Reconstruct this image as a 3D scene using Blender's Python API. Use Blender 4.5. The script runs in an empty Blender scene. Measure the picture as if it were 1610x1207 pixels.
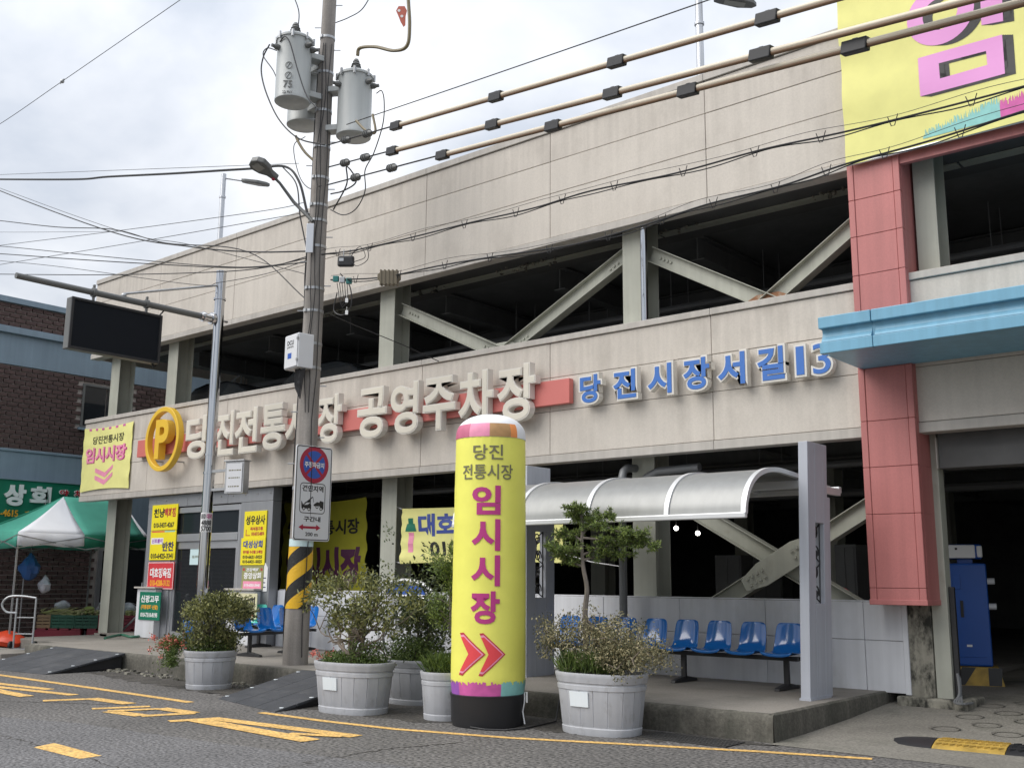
import bpy, bmesh, math, random
from mathutils import Vector, Matrix
random.seed(7)
PI = math.pi
SC = bpy.context.scene
COL = SC.collection
V = Vector

# ------------------------------------------------------------------ camera
FPX, HCAM = 1636.4, 1.6
YAW, PIT, ROL = math.radians(40.02), math.radians(10.624), math.radians(0.427)
fw = V((-math.sin(YAW) * math.cos(PIT), math.cos(YAW) * math.cos(PIT), math.sin(PIT)))
rt = V((math.cos(YAW), math.sin(YAW), 0))
up = rt.cross(fw)
rt, up = rt * math.cos(ROL) + up * math.sin(ROL), -rt * math.sin(ROL) + up * math.cos(ROL)
cd = bpy.data.cameras.new('camera')
cam = bpy.data.objects.new('camera', cd)
COL.objects.link(cam)
cam.matrix_world = Matrix(((rt.x, up.x, -fw.x, 0), (rt.y, up.y, -fw.y, 0), (rt.z, up.z, -fw.z, HCAM), (0, 0, 0, 1)))
cd.sensor_fit = 'HORIZONTAL'
cd.sensor_width = 36
cd.lens = FPX / 1610 * 36
cd.clip_start, cd.clip_end = 0.1, 2000
SC.camera = cam

# ------------------------------------------------------------------ sky, sun, exposure
SUN_EL, SUN_AZ = math.radians(46), math.radians(-152)      # azimuth from +Y, clockwise: behind the camera's left
world = bpy.data.worlds.new('World')
SC.world = world
world.use_nodes = True
nt = world.node_tree
nt.nodes.clear()
def N(t, **k):
    n = nt.nodes.new(t)
    for a, b in k.items(): setattr(n, a, b)
    return n
def L(a, b): nt.links.new(a, b)
out = N('ShaderNodeOutputWorld'); bg = N('ShaderNodeBackground')
bg.inputs['Strength'].default_value = 0.1
sky = N('ShaderNodeTexSky', sky_type='NISHITA', sun_disc=False, sun_elevation=SUN_EL, sun_rotation=SUN_AZ, air_density=1.0, dust_density=1.5)
tc = N('ShaderNodeTexCoord'); sep = N('ShaderNodeSeparateXYZ'); L(tc.outputs['Generated'], sep.inputs[0])
zc = N('ShaderNodeMath', operation='MAXIMUM'); zc.inputs[1].default_value = 0.0; L(sep.outputs['Z'], zc.inputs[0])
za = N('ShaderNodeMath', operation='ADD'); za.inputs[1].default_value = 0.35; L(zc.outputs[0], za.inputs[0])
dx = N('ShaderNodeMath', operation='DIVIDE'); L(sep.outputs['X'], dx.inputs[0]); L(za.outputs[0], dx.inputs[1])
dy = N('ShaderNodeMath', operation='DIVIDE'); L(sep.outputs['Y'], dy.inputs[0]); L(za.outputs[0], dy.inputs[1])
cb = N('ShaderNodeCombineXYZ'); L(dx.outputs[0], cb.inputs[0]); L(dy.outputs[0], cb.inputs[1])
n1 = N('ShaderNodeTexNoise'); n1.inputs['Scale'].default_value = 1.7; n1.inputs['Detail'].default_value = 7; n1.inputs['Roughness'].default_value = 0.5; n1.inputs['Distortion'].default_value = 0.25
mp = N('ShaderNodeMapping'); mp.inputs['Location'].default_value = (7.3, 4.1, 0); L(cb.outputs[0], mp.inputs[0]); L(mp.outputs[0], n1.inputs['Vector'])
rp = N('ShaderNodeValToRGB'); L(n1.outputs['Fac'], rp.inputs[0])
cr = rp.color_ramp
cr.elements[0].position = 0.40; cr.elements[0].color = (0.62, 0.69, 0.80, 1)
cr.elements[1].position = 0.60; cr.elements[1].color = (1.28, 1.29, 1.31, 1)
e = cr.elements.new(0.49); e.color = (0.93, 0.965, 1.03, 1)
# clouds get a little brighter towards the zenith (overcast luminance distribution)
ov = N('ShaderNodeMath', operation='MULTIPLY_ADD'); ov.inputs[1].default_value = 6.0; ov.inputs[2].default_value = 3.3; L(zc.outputs[0], ov.inputs[0])
vs = N('ShaderNodeVectorMath', operation='SCALE'); L(rp.outputs[0], vs.inputs[0]); L(ov.outputs[0], vs.inputs['Scale'])
mx = N('ShaderNodeMixRGB'); mx.inputs[0].default_value = 0.86; L(sky.outputs[0], mx.inputs[1]); L(vs.outputs[0], mx.inputs[2])
L(mx.outputs[0], bg.inputs[0]); L(bg.outputs[0], out.inputs[0])
sl = bpy.data.lights.new('sun', 'SUN'); sl.energy = 1.5; sl.angle = math.radians(50); sl.color = (1, 0.96, 0.9)
so = bpy.data.objects.new('sun', sl); COL.objects.link(so)
sd = V((math.sin(SUN_AZ) * math.cos(SUN_EL), math.cos(SUN_AZ) * math.cos(SUN_EL), math.sin(SUN_EL)))
so.rotation_euler = sd.to_track_quat('Z', 'Y').to_euler(); so.location = (0, 0, 40)
SC.view_settings.view_transform = 'Standard'
SC.view_settings.look = 'None'
SC.view_settings.gamma = 1
SC.view_settings.use_curve_mapping = False
SC.view_settings.exposure = 0.8
SC.cycles.max_bounces = 8
SC.cycles.use_denoising = True

# ------------------------------------------------------------------ surveying: sight lines to real points
EYE = V((0, 0, HCAM))
def ray(x, y): return fw + rt * ((x - 805) / FPX) - up * ((y - 603.5) / FPX)
def GZ(x, y, z=0.0): d = ray(x, y); return EYE + d * ((z - HCAM) / d.z)
def FY(x, y, Y): d = ray(x, y); return EYE + d * (Y / d.y)
def FX(x, y, X): d = ray(x, y); return EYE + d * (X / d.x)

# ------------------------------------------------------------------ mesh builder and tagging
class MB:
    def __init__(s): s.v = []; s.f = []; s.m = []
    def add(s, vs, fs, m=0):
        o = len(s.v); s.v += [V(p) for p in vs]
        for f in fs: s.f.append([i + o for i in f]); s.m.append(m)
        return s
    def poly(s, pts, m=0): return s.add(pts, [range(len(pts))], m)
    def box(s, x0, x1, y0, y1, z0, z1, m=0):
        p = [(x, y, z) for z in (z0, z1) for y in (y0, y1) for x in (x0, x1)]
        return s.add(p, [(0, 2, 3, 1), (4, 5, 7, 6), (0, 1, 5, 4), (2, 6, 7, 3), (0, 4, 6, 2), (1, 3, 7, 5)], m)
    def frame_box(s, O, R, U, Nn, x0, x1, y0, y1, z0, z1, m=0):
        p = [O + R * x + U * y + Nn * z for z in (z0, z1) for y in (y0, y1) for x in (x0, x1)]
        return s.add(p, [(0, 2, 3, 1), (4, 5, 7, 6), (0, 1, 5, 4), (2, 6, 7, 3), (0, 4, 6, 2), (1, 3, 7, 5)], m)
    def bar(s, p, q, w, h, m=0, upv=(0, 0, 1)):
        p, q = V(p), V(q); d = (q - p).normalized(); u = V(upv)
        r = d.cross(u)
        if r.length < 1e-4: r = d.cross(V((0, 1, 0)))
        r.normalize(); u = r.cross(d)
        return s.frame_box(p, r, u, d, -w / 2, w / 2, -h / 2, h / 2, 0, (q - p).length, m)
    def tube(s, pts, r, n=8, m=0, caps=True):
        pts = [V(p) for p in pts]; k = len(pts)
        rs = [r] * k if not isinstance(r, (list, tuple)) else r
        vs = []; fs = []; prev = None
        for i, p in enumerate(pts):
            d = (pts[min(i + 1, k - 1)] - pts[max(i - 1, 0)])
            if d.length < 1e-9: d = V((0, 0, 1))
            d.normalize()
            if prev is None:
                a = d.orthogonal().normalized()
            else:
                a = prev - d * prev.dot(d)
                a = a.normalized() if a.length > 1e-6 else d.orthogonal().normalized()
            prev = a; b = d.cross(a)
            for j in range(n):
                t = 2 * PI * j / n
                vs.append(p + (a * math.cos(t) + b * math.sin(t)) * rs[i])
        for i in range(k - 1):
            for j in range(n):
                fs.append((i * n + j, i * n + (j + 1) % n, (i + 1) * n + (j + 1) % n, (i + 1) * n + j))
        if caps: fs.append(tuple(range(n - 1, -1, -1))); fs.append(tuple((k - 1) * n + j for j in range(n)))
        return s.add(vs, fs, m)
    def lathe(s, c, prof, n=24, m=0, sx=1, sy=1, rot=0, caps=True):
        c = V(c); vs = []; fs = []
        for r, z in prof:
            for j in range(n):
                t = 2 * PI * j / n; x, y = r * sx * math.cos(t), r * sy * math.sin(t)
                vs.append(c + V((x * math.cos(rot) - y * math.sin(rot), x * math.sin(rot) + y * math.cos(rot), z)))
        for i in range(len(prof) - 1):
            for j in range(n):
                fs.append((i * n + j, i * n + (j + 1) % n, (i + 1) * n + (j + 1) % n, (i + 1) * n + j))
        if caps: fs.append(tuple(range(n - 1, -1, -1))); fs.append(tuple((len(prof) - 1) * n + j for j in range(n)))
        return s.add(vs, fs, m)
    def prism(s, poly, O, R, U, Nn, d0, d1, m=0):
        n = len(poly)
        vs = [O + R * x + U * y + Nn * d0 for x, y in poly] + [O + R * x + U * y + Nn * d1 for x, y in poly]
        fs = [tuple(range(n - 1, -1, -1)), tuple(range(n, 2 * n))] + [(i, (i + 1) % n, n + (i + 1) % n, n + i) for i in range(n)]
        return s.add(vs, fs, m)
    def ball(s, c, rx, ry=None, rz=None, n=10, k=6, m=0):
        ry = ry or rx; rz = rz or rx; c = V(c); vs = []; fs = []
        for i in range(k + 1):
            a = -PI / 2 + PI * i / k
            for j in range(n):
                t = 2 * PI * j / n
                vs.append(c + V((rx * math.cos(a) * math.cos(t), ry * math.cos(a) * math.sin(t), rz * math.sin(a))))
        for i in range(k):
            for j in range(n): fs.append((i * n + j, i * n + (j + 1) % n, (i + 1) * n + (j + 1) % n, (i + 1) * n + j))
        return s.add(vs, fs, m)
    def build(s, name, mats, parent=None, smooth=False, bev=0, loc=None, seg=2):
        o0 = WL.get(parent.name, V((0, 0, 0))) if parent else (V(loc) if loc is not None else V((0, 0, 0)))
        me = bpy.data.meshes.new(name)
        me.from_pydata([tuple(p - o0) for p in s.v], [], [tuple(f) for f in s.f])
        if not isinstance(mats, (list, tuple)): mats = [mats]
        for m in mats: me.materials.append(m)
        if len(mats) > 1: me.polygons.foreach_set('material_index', s.m)
        me.validate()
        bm = bmesh.new(); bm.from_mesh(me); bmesh.ops.recalc_face_normals(bm, faces=bm.faces); bm.to_mesh(me); bm.free()
        o = bpy.data.objects.new(name, me); COL.objects.link(o)
        if parent: o.parent = parent
        else: o.location = o0
        WL[o.name] = o0
        if smooth:
            me.polygons.foreach_set('use_smooth', [True] * len(me.polygons))
            me.set_sharp_from_angle(angle=math.radians(38))
        if bev:
            b = o.modifiers.new('bevel', 'BEVEL'); b.width = bev; b.segments = seg; b.limit_method = 'ANGLE'; b.angle_limit = math.radians(40)
        return o
    def build_each(s, name, mats, parent=None, **k):
        """one object for every loose piece"""
        par = list(range(len(s.v)))
        def fd_(i):
            while par[i] != i: par[i] = par[par[i]]; i = par[i]
            return i
        for f in s.f:
            for j in f[1:]: par[fd_(j)] = fd_(f[0])
        grp = {}
        for f, m_ in zip(s.f, s.m): grp.setdefault(fd_(f[0]), []).append((f, m_))
        for fl in grp.values():
            idx = {}; b = MB()
            for f, m_ in fl:
                for i in f:
                    if i not in idx: idx[i] = len(b.v); b.v.append(s.v[i])
                b.f.append([idx[i] for i in f]); b.m.append(m_)
            b.build(name, mats, parent, **k)
WL = {}
X_, Y_, Z_ = V((1, 0, 0)), V((0, 1, 0)), V((0, 0, 1))
def tag(o, label, cat, group=None):
    o['label'] = label; o['category'] = cat
    if group: o['group'] = group
    return o
def thing(name, label, cat, loc=(0, 0, 0), group=None):
    o = bpy.data.objects.new(name, None); COL.objects.link(o); o.location = loc; o.empty_display_size = 0.2
    WL[o.name] = V(loc)
    return tag(o, label, cat, group)
def copy_tree(o, parent=None):
    c = o.copy(); COL.objects.link(c)
    if parent: c.parent = parent
    for ch in list(o.children): copy_tree(ch, c)
    return c
def struct(o): o['kind'] = 'structure'; return o
def stuff(o): o['kind'] = 'stuff'; return o

# ------------------------------------------------------------------ materials
def mat(name, col, rough=0.6, metal=0.0, var=0.12, vscale=1.5, streak=0.0, fine=0.0, fscale=60, bump=0.0, bscale=80,
        stain=None, stain_amt=0.0, stain_scale=2.0, spec=0.5, island=0.0, col2=None, trans=0.0, coat=0.0, stain_lo=0.5):
    m = bpy.data.materials.new(name); m.use_nodes = True
    t = m.node_tree; ns = t.nodes; b = ns['Principled BSDF']
    def nn(ty, **k):
        n = ns.new(ty)
        for a, c in k.items(): setattr(n, a, c)
        return n
    ln = t.links.new
    b.inputs['Roughness'].default_value = rough; b.inputs['Metallic'].default_value = metal
    b.inputs['Specular IOR Level'].default_value = spec
    if coat: b.inputs['Coat Weight'].default_value = coat; b.inputs['Coat Roughness'].default_value = 0.08
    geo = nn('ShaderNodeNewGeometry'); pos = geo.outputs['Position']
    rgb = nn('ShaderNodeRGB'); rgb.outputs[0].default_value = (*col, 1); cur = rgb.outputs[0]
    def noise(scale, detail=4, vec=None, rg=0.55):
        n = nn('ShaderNodeTexNoise'); n.inputs['Scale'].default_value = scale; n.inputs['Detail'].default_value = detail
        n.inputs['Roughness'].default_value = rg; ln(vec or pos, n.inputs['Vector']); return n.outputs['Fac']
    def scale_by(cur, fac, lo, hi):
        mr = nn('ShaderNodeMapRange'); mr.inputs['From Min'].default_value = 0.3; mr.inputs['From Max'].default_value = 0.7
        mr.inputs['To Min'].default_value = lo; mr.inputs['To Max'].default_value = hi; ln(fac, mr.inputs['Value'])
        vm = nn('ShaderNodeVectorMath', operation='SCALE'); ln(cur, vm.inputs[0]); ln(mr.outputs[0], vm.inputs['Scale'])
        return vm.outputs[0]
    if col2 is not None:
        mm = nn('ShaderNodeMixRGB'); ln(geo.outputs['Random Per Island'], mm.inputs[0]); ln(cur, mm.inputs[1]); mm.inputs[2].default_value = (*col2, 1); cur = mm.outputs[0]
    if var: cur = scale_by(cur, noise(vscale), 1 - var, 1 + var)
    if fine: cur = scale_by(cur, noise(fscale, 3), 1 - fine, 1 + fine)
    if streak:
        mpn = nn('ShaderNodeMapping'); mpn.inputs['Scale'].default_value = (9, 9, 0.35); ln(pos, mpn.inputs[0])
        cur = scale_by(cur, noise(1.0, 5, mpn.outputs[0]), 1 - streak, 1 + streak * 0.35)
    if stain is not None:
        mpn = nn('ShaderNodeMapping'); mpn.inputs['Scale'].default_value = (1, 1, 0.55); ln(pos, mpn.inputs[0])
        f = noise(stain_scale, 8, mpn.outputs[0], 0.65)
        mr = nn('ShaderNodeMapRange'); mr.inputs['From Min'].default_value = stain_lo; mr.inputs['From Max'].default_value = stain_lo + 0.18
        mr.inputs['To Max'].default_value = stain_amt; ln(f, mr.inputs['Value'])
        mm = nn('ShaderNodeMixRGB'); ln(mr.outputs[0], mm.inputs[0]); ln(cur, mm.inputs[1]); mm.inputs[2].default_value = (*stain, 1); cur = mm.outputs[0]
    if island:
        mr = nn('ShaderNodeMapRange'); mr.inputs['To Min'].default_value = 1 - island; mr.inputs['To Max'].default_value = 1 + island
        ln(geo.outputs['Random Per Island'], mr.inputs['Value'])
        vm = nn('ShaderNodeVectorMath', operation='SCALE'); ln(cur, vm.inputs[0]); ln(mr.outputs[0], vm.inputs['Scale']); cur = vm.outputs[0]
    ln(cur, b.inputs['Base Color'])
    if bump:
        bp = nn('ShaderNodeBump'); bp.inputs['Strength'].default_value = bump; bp.inputs['Distance'].default_value = 0.01
        ln(noise(bscale, 4), bp.inputs['Height']); ln(bp.outputs[0], b.inputs['Normal'])
    if trans:
        ad = nn('ShaderNodeMixShader'); tr = nn('ShaderNodeBsdfTranslucent'); ln(cur, tr.inputs[0]); ad.inputs[0].default_value = trans
        o = ns['Material Output']; ln(b.outputs[0], ad.inputs[1]); ln(tr.outputs[0], ad.inputs[2]); ln(ad.outputs[0], o.inputs['Surface'])
    return m
def emit(name, col, st):
    m = bpy.data.materials.new(name); m.use_nodes = True; b = m.node_tree.nodes['Principled BSDF']
    b.inputs['Emission Color'].default_value = (*col, 1); b.inputs['Emission Strength'].default_value = st; return m

M = dict(
    asphalt=mat('asphalt', (.112, .106, .101), .85, var=.14, vscale=.7, fine=1.0, fscale=26, bump=.8, bscale=26, stain=(.06, .058, .056), stain_amt=.5, stain_scale=.6),
    patch=mat('asphalt_patch', (.125, .122, .124), .85, var=.12, vscale=.9, fine=.9, fscale=32, bump=.7, bscale=32),
    grit=mat('gutter_grit', (.055, .05, .044), .95, var=.35, vscale=3, fine=.8, fscale=30, bump=1.0, bscale=25),
    ringmark=mat('ring_mark', (.13, .122, .105), .9),
    concrete=mat('concrete_floor', (.23, .212, .187), .85, var=.12, vscale=.8, fine=.16, fscale=40, bump=.3, bscale=50, stain=(.11, .105, .09), stain_amt=.6, stain_scale=.9),
    drive=mat('driveway_concrete', (.20, .188, .162), .85, var=.2, vscale=.8, fine=.3, fscale=40, bump=.4, bscale=45, stain=(.065, .068, .05), stain_amt=.8, stain_scale=.8),
    kerb=mat('kerb_concrete', (.115, .108, .09), .9, var=.25, vscale=2, fine=.25, fscale=30, streak=.3, bump=.6, bscale=30, stain=(.05, .052, .04), stain_amt=.8, stain_scale=1.6),  # dark from moss and stain, with some contact shade put into the colour
    panel=mat('precast_panel', (.575, .53, .472), .75, var=.05, vscale=.8, fine=.05, fscale=45, streak=.07, bump=.12, bscale=90, stain=(.36, .325, .285), stain_amt=.4, stain_scale=1.2),
    panel_top=mat('weathered_panel', (.56, .515, .458), .75, var=.05, vscale=.8, fine=.05, fscale=45, streak=.13, bump=.12, bscale=90, stain=(.36, .325, .285), stain_amt=.45, stain_scale=1.6),
    coping=mat('coping_metal', (.47, .44, .40), .6, var=.08, streak=.15),
    gap=mat('joint_filler', (.22, .205, .185), .9),
    red=mat('red_cladding', (.47, .165, .155), .5, var=.06, vscale=1.2, streak=.12, fine=.05, bump=.05),
    redbar=mat('red_sign_panel', (.60, .17, .15), .45, var=.05),
    canopy=mat('blue_cladding', (.17, .40, .56), .38, var=.06, vscale=2, streak=.14, bump=.06, bscale=3),
    white=mat('white_wall_panel', (.64, .65, .68), .5, var=.05, vscale=2, streak=.10, stain=(.36, .36, .34), stain_amt=.35, stain_scale=1.4),
    steel=mat('painted_steel', (.40, .405, .345), .5, var=.08, vscale=2, streak=.12, stain=(.22, .19, .14), stain_amt=.5, stain_scale=5, stain_lo=.6),
    rust=mat('rusty_steel', (.25, .12, .06), .8, var=.3, vscale=9, stain=(.42, .40, .33), stain_amt=.9, stain_scale=9),
    cabinet=mat('cabinet_shaded', (.16, .16, .155), .6, var=.1),  # white cabinets darkened, the garage shade is put into the colour
    iron=mat('cast_iron', (.035, .034, .033), .8, var=.2, vscale=9),
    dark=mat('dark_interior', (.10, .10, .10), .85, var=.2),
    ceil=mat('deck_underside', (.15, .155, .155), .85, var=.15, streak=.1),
    darkpipe=mat('dull_pipe', (.17, .175, .18), .5, metal=.3),
    stained=mat('stained_concrete', (.30, .285, .235), .9, var=.2, vscale=3, streak=.4, bump=.7, bscale=22, stain=(.022, .022, .018), stain_amt=.97, stain_scale=7, stain_lo=.44),
    kiosk=mat('kiosk_metal', (.34, .35, .37), .42, metal=.5, var=.06, streak=.08),
    alu=mat('aluminium', (.55, .56, .58), .35, metal=.75, var=.05),
    chrome=mat('polished_steel', (.50, .51, .53), .05, metal=1.0, var=.04),
    galv=mat('galvanised', (.42, .43, .44), .45, metal=.7, var=.1, vscale=12),
    glass=mat('dark_glass', (.02, .023, .026), .05, var=0, spec=.6),
    pole=mat('pole_concrete', (.29, .268, .247), .85, var=.14, vscale=1.2, streak=.35, fine=.1, fscale=50, bump=.25, stain=(.17, .145, .125), stain_amt=.5, stain_scale=1.5),
    trafo=mat('transformer_paint', (.42, .44, .435), .4, var=.05, streak=.12),
    black=mat('black_rubber', (.018, .018, .02), .5, var=.1),
    cable=mat('cable_black', (.012, .012, .014), .5, var=0),
    sleeve=mat('cable_sleeve', (.68, .61, .49), .35, var=.05),
    sleeveb=mat('cable_sleeve_under', (.17, .10, .055), .5, var=.1),
    tan=mat('tan_lead', (.17, .135, .07), .45, var=.05),
    lampgrey=mat('lamp_housing', (.13, .133, .13), .45, var=.06),
    lens=mat('lamp_lens', (.30, .30, .28), .25, var=.1),
    led=mat('led_face', (.008, .010, .014), .7, spec=.15, var=0, fine=.5, fscale=220, bump=.4, bscale=250),
    signwhite=mat('sign_white', (.66, .67, .69), .35, var=.04),
    ink=mat('ink_black', (.02, .02, .02), .5, var=0),
    inkgrey=mat('ink_grey', (.17, .16, .09), .5, var=0),
    inkred=mat('ink_red', (.48, .035, .05), .5, var=0),
    signred=mat('traffic_red', (.36, .02, .05), .4, var=0),
    inkblue=mat('ink_blue', (.05, .08, .32), .45, var=0),
    signblue=mat('traffic_blue', (.03, .10, .42), .4, var=0),
    navy=mat('ink_navy', (.03, .035, .12), .5, var=0),
    magenta=mat('ink_magenta', (.45, .035, .20), .5, var=.03),
    pink=mat('ink_pink', (.72, .30, .62), .5, var=.03),
    chev=mat('chevron_red', (.72, .06, .07), .5, var=.03),
    paperwhite=mat('print_white', (.78, .78, .78), .5, var=.02),
    yellow=mat('vinyl_yellow', (.80, .78, .15), .5, var=.04, vscale=3, spec=.3, bump=.5, bscale=4),
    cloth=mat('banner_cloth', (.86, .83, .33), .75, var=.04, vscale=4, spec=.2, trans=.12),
    shaded_cloth=mat('banner_cloth_shaded', (.40, .38, .04), .75, var=.06, vscale=4, spec=.2),  # yellow banner cloth with the shade of the ground floor put into its colour
    teal=mat('print_teal', (.25, .55, .52), .6, var=.1, vscale=9),
    rosedark=mat('ink_plum', (.10, .02, .07), .6, var=0),
    purple=mat('print_purple', (.30, .09, .42), .6, var=.1, vscale=9),
    mag2=mat('print_magenta', (.60, .11, .36), .6, var=.12, vscale=9),
    brownp=mat('print_brown', (.42, .24, .10), .6, var=.12, vscale=9),
    pinkp=mat('print_pink', (.78, .28, .42), .6, var=.1, vscale=9),
    rosep=mat('print_rose', (.52, .13, .22), .6, var=.1, vscale=9),
    orangep=mat('print_orange', (.80, .28, .08), .6, var=.1, vscale=9),
    whitefab=mat('white_fabric', (.78, .79, .82), .7, var=.04),
    signyel=mat('panel_yellow', (.85, .72, .02), .4, var=.03),
    signredp=mat('panel_red', (.62, .05, .06), .4, var=.03),
    signgreen=mat('panel_green', (.01, .17, .10), .4, var=.04),
    cream=mat('panel_cream', (.72, .68, .45), .4, var=.03),
    olive=mat('panel_olive', (.30, .30, .13), .4, var=.08, vscale=8),
    orange=mat('ink_orange', (.80, .38, .03), .5, var=0),
    letter=mat('letter_cream', (.70, .655, .56), .4, var=.03),
    letterside=mat('letter_side', (.70, .67, .61), .4, var=.03),
    letterblue=mat('letter_blue', (.045, .16, .50), .35, var=.03),
    ochre=mat('parking_yellow', (.78, .50, .05), .4, var=.04),
    roadyel=mat('road_yellow', (.66, .41, .13), .75, var=.15, vscale=3, fine=.45, fscale=30, stain=(.15, .125, .095), stain_amt=.75, stain_scale=9, stain_lo=.53),
    planter=mat('planter_paint', (.43, .44, .465), .55, var=.06, vscale=4, streak=.12, stain=(.20, .19, .175), stain_amt=.55, stain_scale=8, stain_lo=.56, bump=.15),
    plantwhite=mat('blank_label', (.68, .73, .76), .5, var=.05),
    soil=mat('soil', (.07, .05, .035), .95, var=.3, vscale=20, bump=.6),
    bark=mat('bark', (.19, .155, .125), .9, var=.2, vscale=15, bump=.5, bscale=60),
    bark2=mat('bark_grey', (.15, .13, .11), .9, var=.2, vscale=15, bump=.5, bscale=60),
    leaf_dark=mat('leaf_dark', (.035, .06, .025), .5, var=.25, vscale=5, island=.35, col2=(.10, .115, .035), trans=.2),
    leaf_olive=mat('leaf_olive', (.05, .07, .025), .5, var=.25, vscale=6, island=.35, col2=(.25, .25, .09), trans=.25),
    leaf_dry=mat('leaf_dry', (.085, .098, .042), .7, var=.25, vscale=6, island=.4, col2=(.33, .285, .165), trans=.2),
    leaf_grass=mat('leaf_grass', (.06, .115, .02), .6, var=.25, vscale=6, island=.35, col2=(.12, .16, .04), trans=.25),
    needle=mat('needle', (.08, .14, .035), .6, var=.2, vscale=6, island=.4, col2=(.20, .25, .06), trans=.2),
    petal=mat('petal_red', (.55, .07, .06), .6, var=.1, island=.3, col2=(.60, .22, .16)),
    ramp=mat('ramp_rubber', (.045, .048, .055), .75, var=.15, vscale=3, fine=.2, bump=.4, bscale=60, stain=(.10, .10, .10), stain_amt=.4, stain_scale=3),
    seatblue=mat('seat_blue', (.008, .14, .47), .12, var=.05, spec=.6, coat=.5),
    seatteal=mat('seat_teal', (.10, .50, .42), .2, var=.05, spec=.5),
    shelterpost=mat('shelter_paint', (.43, .45, .50), .45, var=.06, streak=.1),
    roofsheet=mat('roof_sheet', (.28, .285, .28), .42, metal=.35, var=.06, vscale=1.5, streak=.08),
    roofframe=mat('roof_frame', (.66, .67, .68), .35, metal=.3, var=.05),
    tentgreen=mat('tent_green', (.14, .58, .44), .7, var=.08, vscale=2, trans=.4),
    tentdark=mat('tent_green_dark', (.01, .16, .09), .7, var=.06),
    brick=mat('brick_face', (.075, .046, .042), .8, var=.25, vscale=6, island=.3, fine=.1),
    mortar=mat('mortar', (.52, .47, .44), .9, var=.1),
    bluegrey=mat('blue_grey_render', (.21, .28, .34), .7, var=.07, streak=.1),
    machblue=mat('machine_blue', (.01, .08, .36), .35, var=.05),
    hazyel=mat('hazard_yellow', (.40, .26, .05), .6, var=.25, vscale=7, stain=(.2, .14, .05), stain_amt=.5, stain_scale=12),
    crategreen=mat('crate_green', (.03, .13, .08), .5, var=.1),
    cratered=mat('crate_red', (.30, .03, .05), .5, var=.1),
    bagclear=mat('plastic_bag', (.45, .48, .52), .25, var=.2, vscale=9, spec=.6),
    bagblue=mat('bag_blue', (.03, .10, .28), .4, var=.1),
    tarpred=mat('tarp_red', (.62, .06, .02), .4, var=.12),
    cardboard=mat('cardboard', (.36, .24, .14), .8, var=.1),
    veg=mat('vegetable', (.50, .44, .27), .7, var=.2, island=.3, col2=(.24, .30, .08)),
    skin=mat('skin', (.50, .30, .22), .55, var=.05),
    hair=mat('hair', (.02, .016, .014), .5, var=0),
    clothdark=mat('dark_dress', (.02, .022, .04), .8, var=.15),
    bulb=emit('lamp_glow', (1, .96, .88), 7.0),
    paper=mat('paper_blue', (.55, .70, .72), .6, var=.03),
    teal_box=mat('connector_teal', (.02, .16, .15), .5, var=.1),
    boxbrown=mat('splice_case', (.15, .125, .085), .6, var=.1),
    warn=mat('warn_red', (.50, .13, .09), .6, var=.1),
    tyre=mat('tyre', (.015, .015, .016), .7, var=0),
    carpaint=mat('car_paint', (.05, .05, .055), .25, metal=.3, coat=.6, var=0),
)
def stripes_mat(name, a, b, freq, ang):
    m = bpy.data.materials.new(name); m.use_nodes = True; t = m.node_tree; ns = t.nodes; bs = ns['Principled BSDF']; bs.inputs['Roughness'].default_value = .4
    tcn = ns.new('ShaderNodeTexCoord'); s = ns.new('ShaderNodeSeparateXYZ'); t.links.new(tcn.outputs['Object'], s.inputs[0])
    # helical stripe: angle round the pole plus height
    at = ns.new('ShaderNodeMath'); at.operation = 'ARCTAN2'; t.links.new(s.outputs[1], at.inputs[0]); t.links.new(s.outputs[0], at.inputs[1])
    ma = ns.new('ShaderNodeMath'); ma.operation = 'MULTIPLY_ADD'; ma.inputs[1].default_value = ang; t.links.new(at.outputs[0], ma.inputs[0])
    mz = ns.new('ShaderNodeMath'); mz.operation = 'MULTIPLY'; mz.inputs[1].default_value = freq; t.links.new(s.outputs[2], mz.inputs[0]); t.links.new(mz.outputs[0], ma.inputs[2])
    fr = ns.new('ShaderNodeMath'); fr.operation = 'FRACT'; t.links.new(ma.outputs[0], fr.inputs[0])
    gt = ns.new('ShaderNodeMath'); gt.operation = 'GREATER_THAN'; gt.inputs[1].default_value = .5; t.links.new(fr.outputs[0], gt.inputs[0])
    mm = ns.new('ShaderNodeMixRGB'); mm.inputs[1].default_value = (*a, 1); mm.inputs[2].default_value = (*b, 1); t.links.new(gt.outputs[0], mm.inputs[0])
    t.links.new(mm.outputs[0], bs.inputs['Base Color'])
    vo = ns.new('ShaderNodeTexVoronoi'); vo.inputs['Scale'].default_value = 45; t.links.new(tcn.outputs['Object'], vo.inputs['Vector'])
    bp = ns.new('ShaderNodeBump'); bp.inputs['Strength'].default_value = .4; bp.inputs['Distance'].default_value = .01; t.links.new(vo.outputs[0], bp.inputs['Height']); t.links.new(bp.outputs[0], bs.inputs['Normal'])
    return m
M['wrap'] = stripes_mat('hazard_wrap', (.72, .42, .02), (.02, .02, .02), 2.1, -.318)

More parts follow.
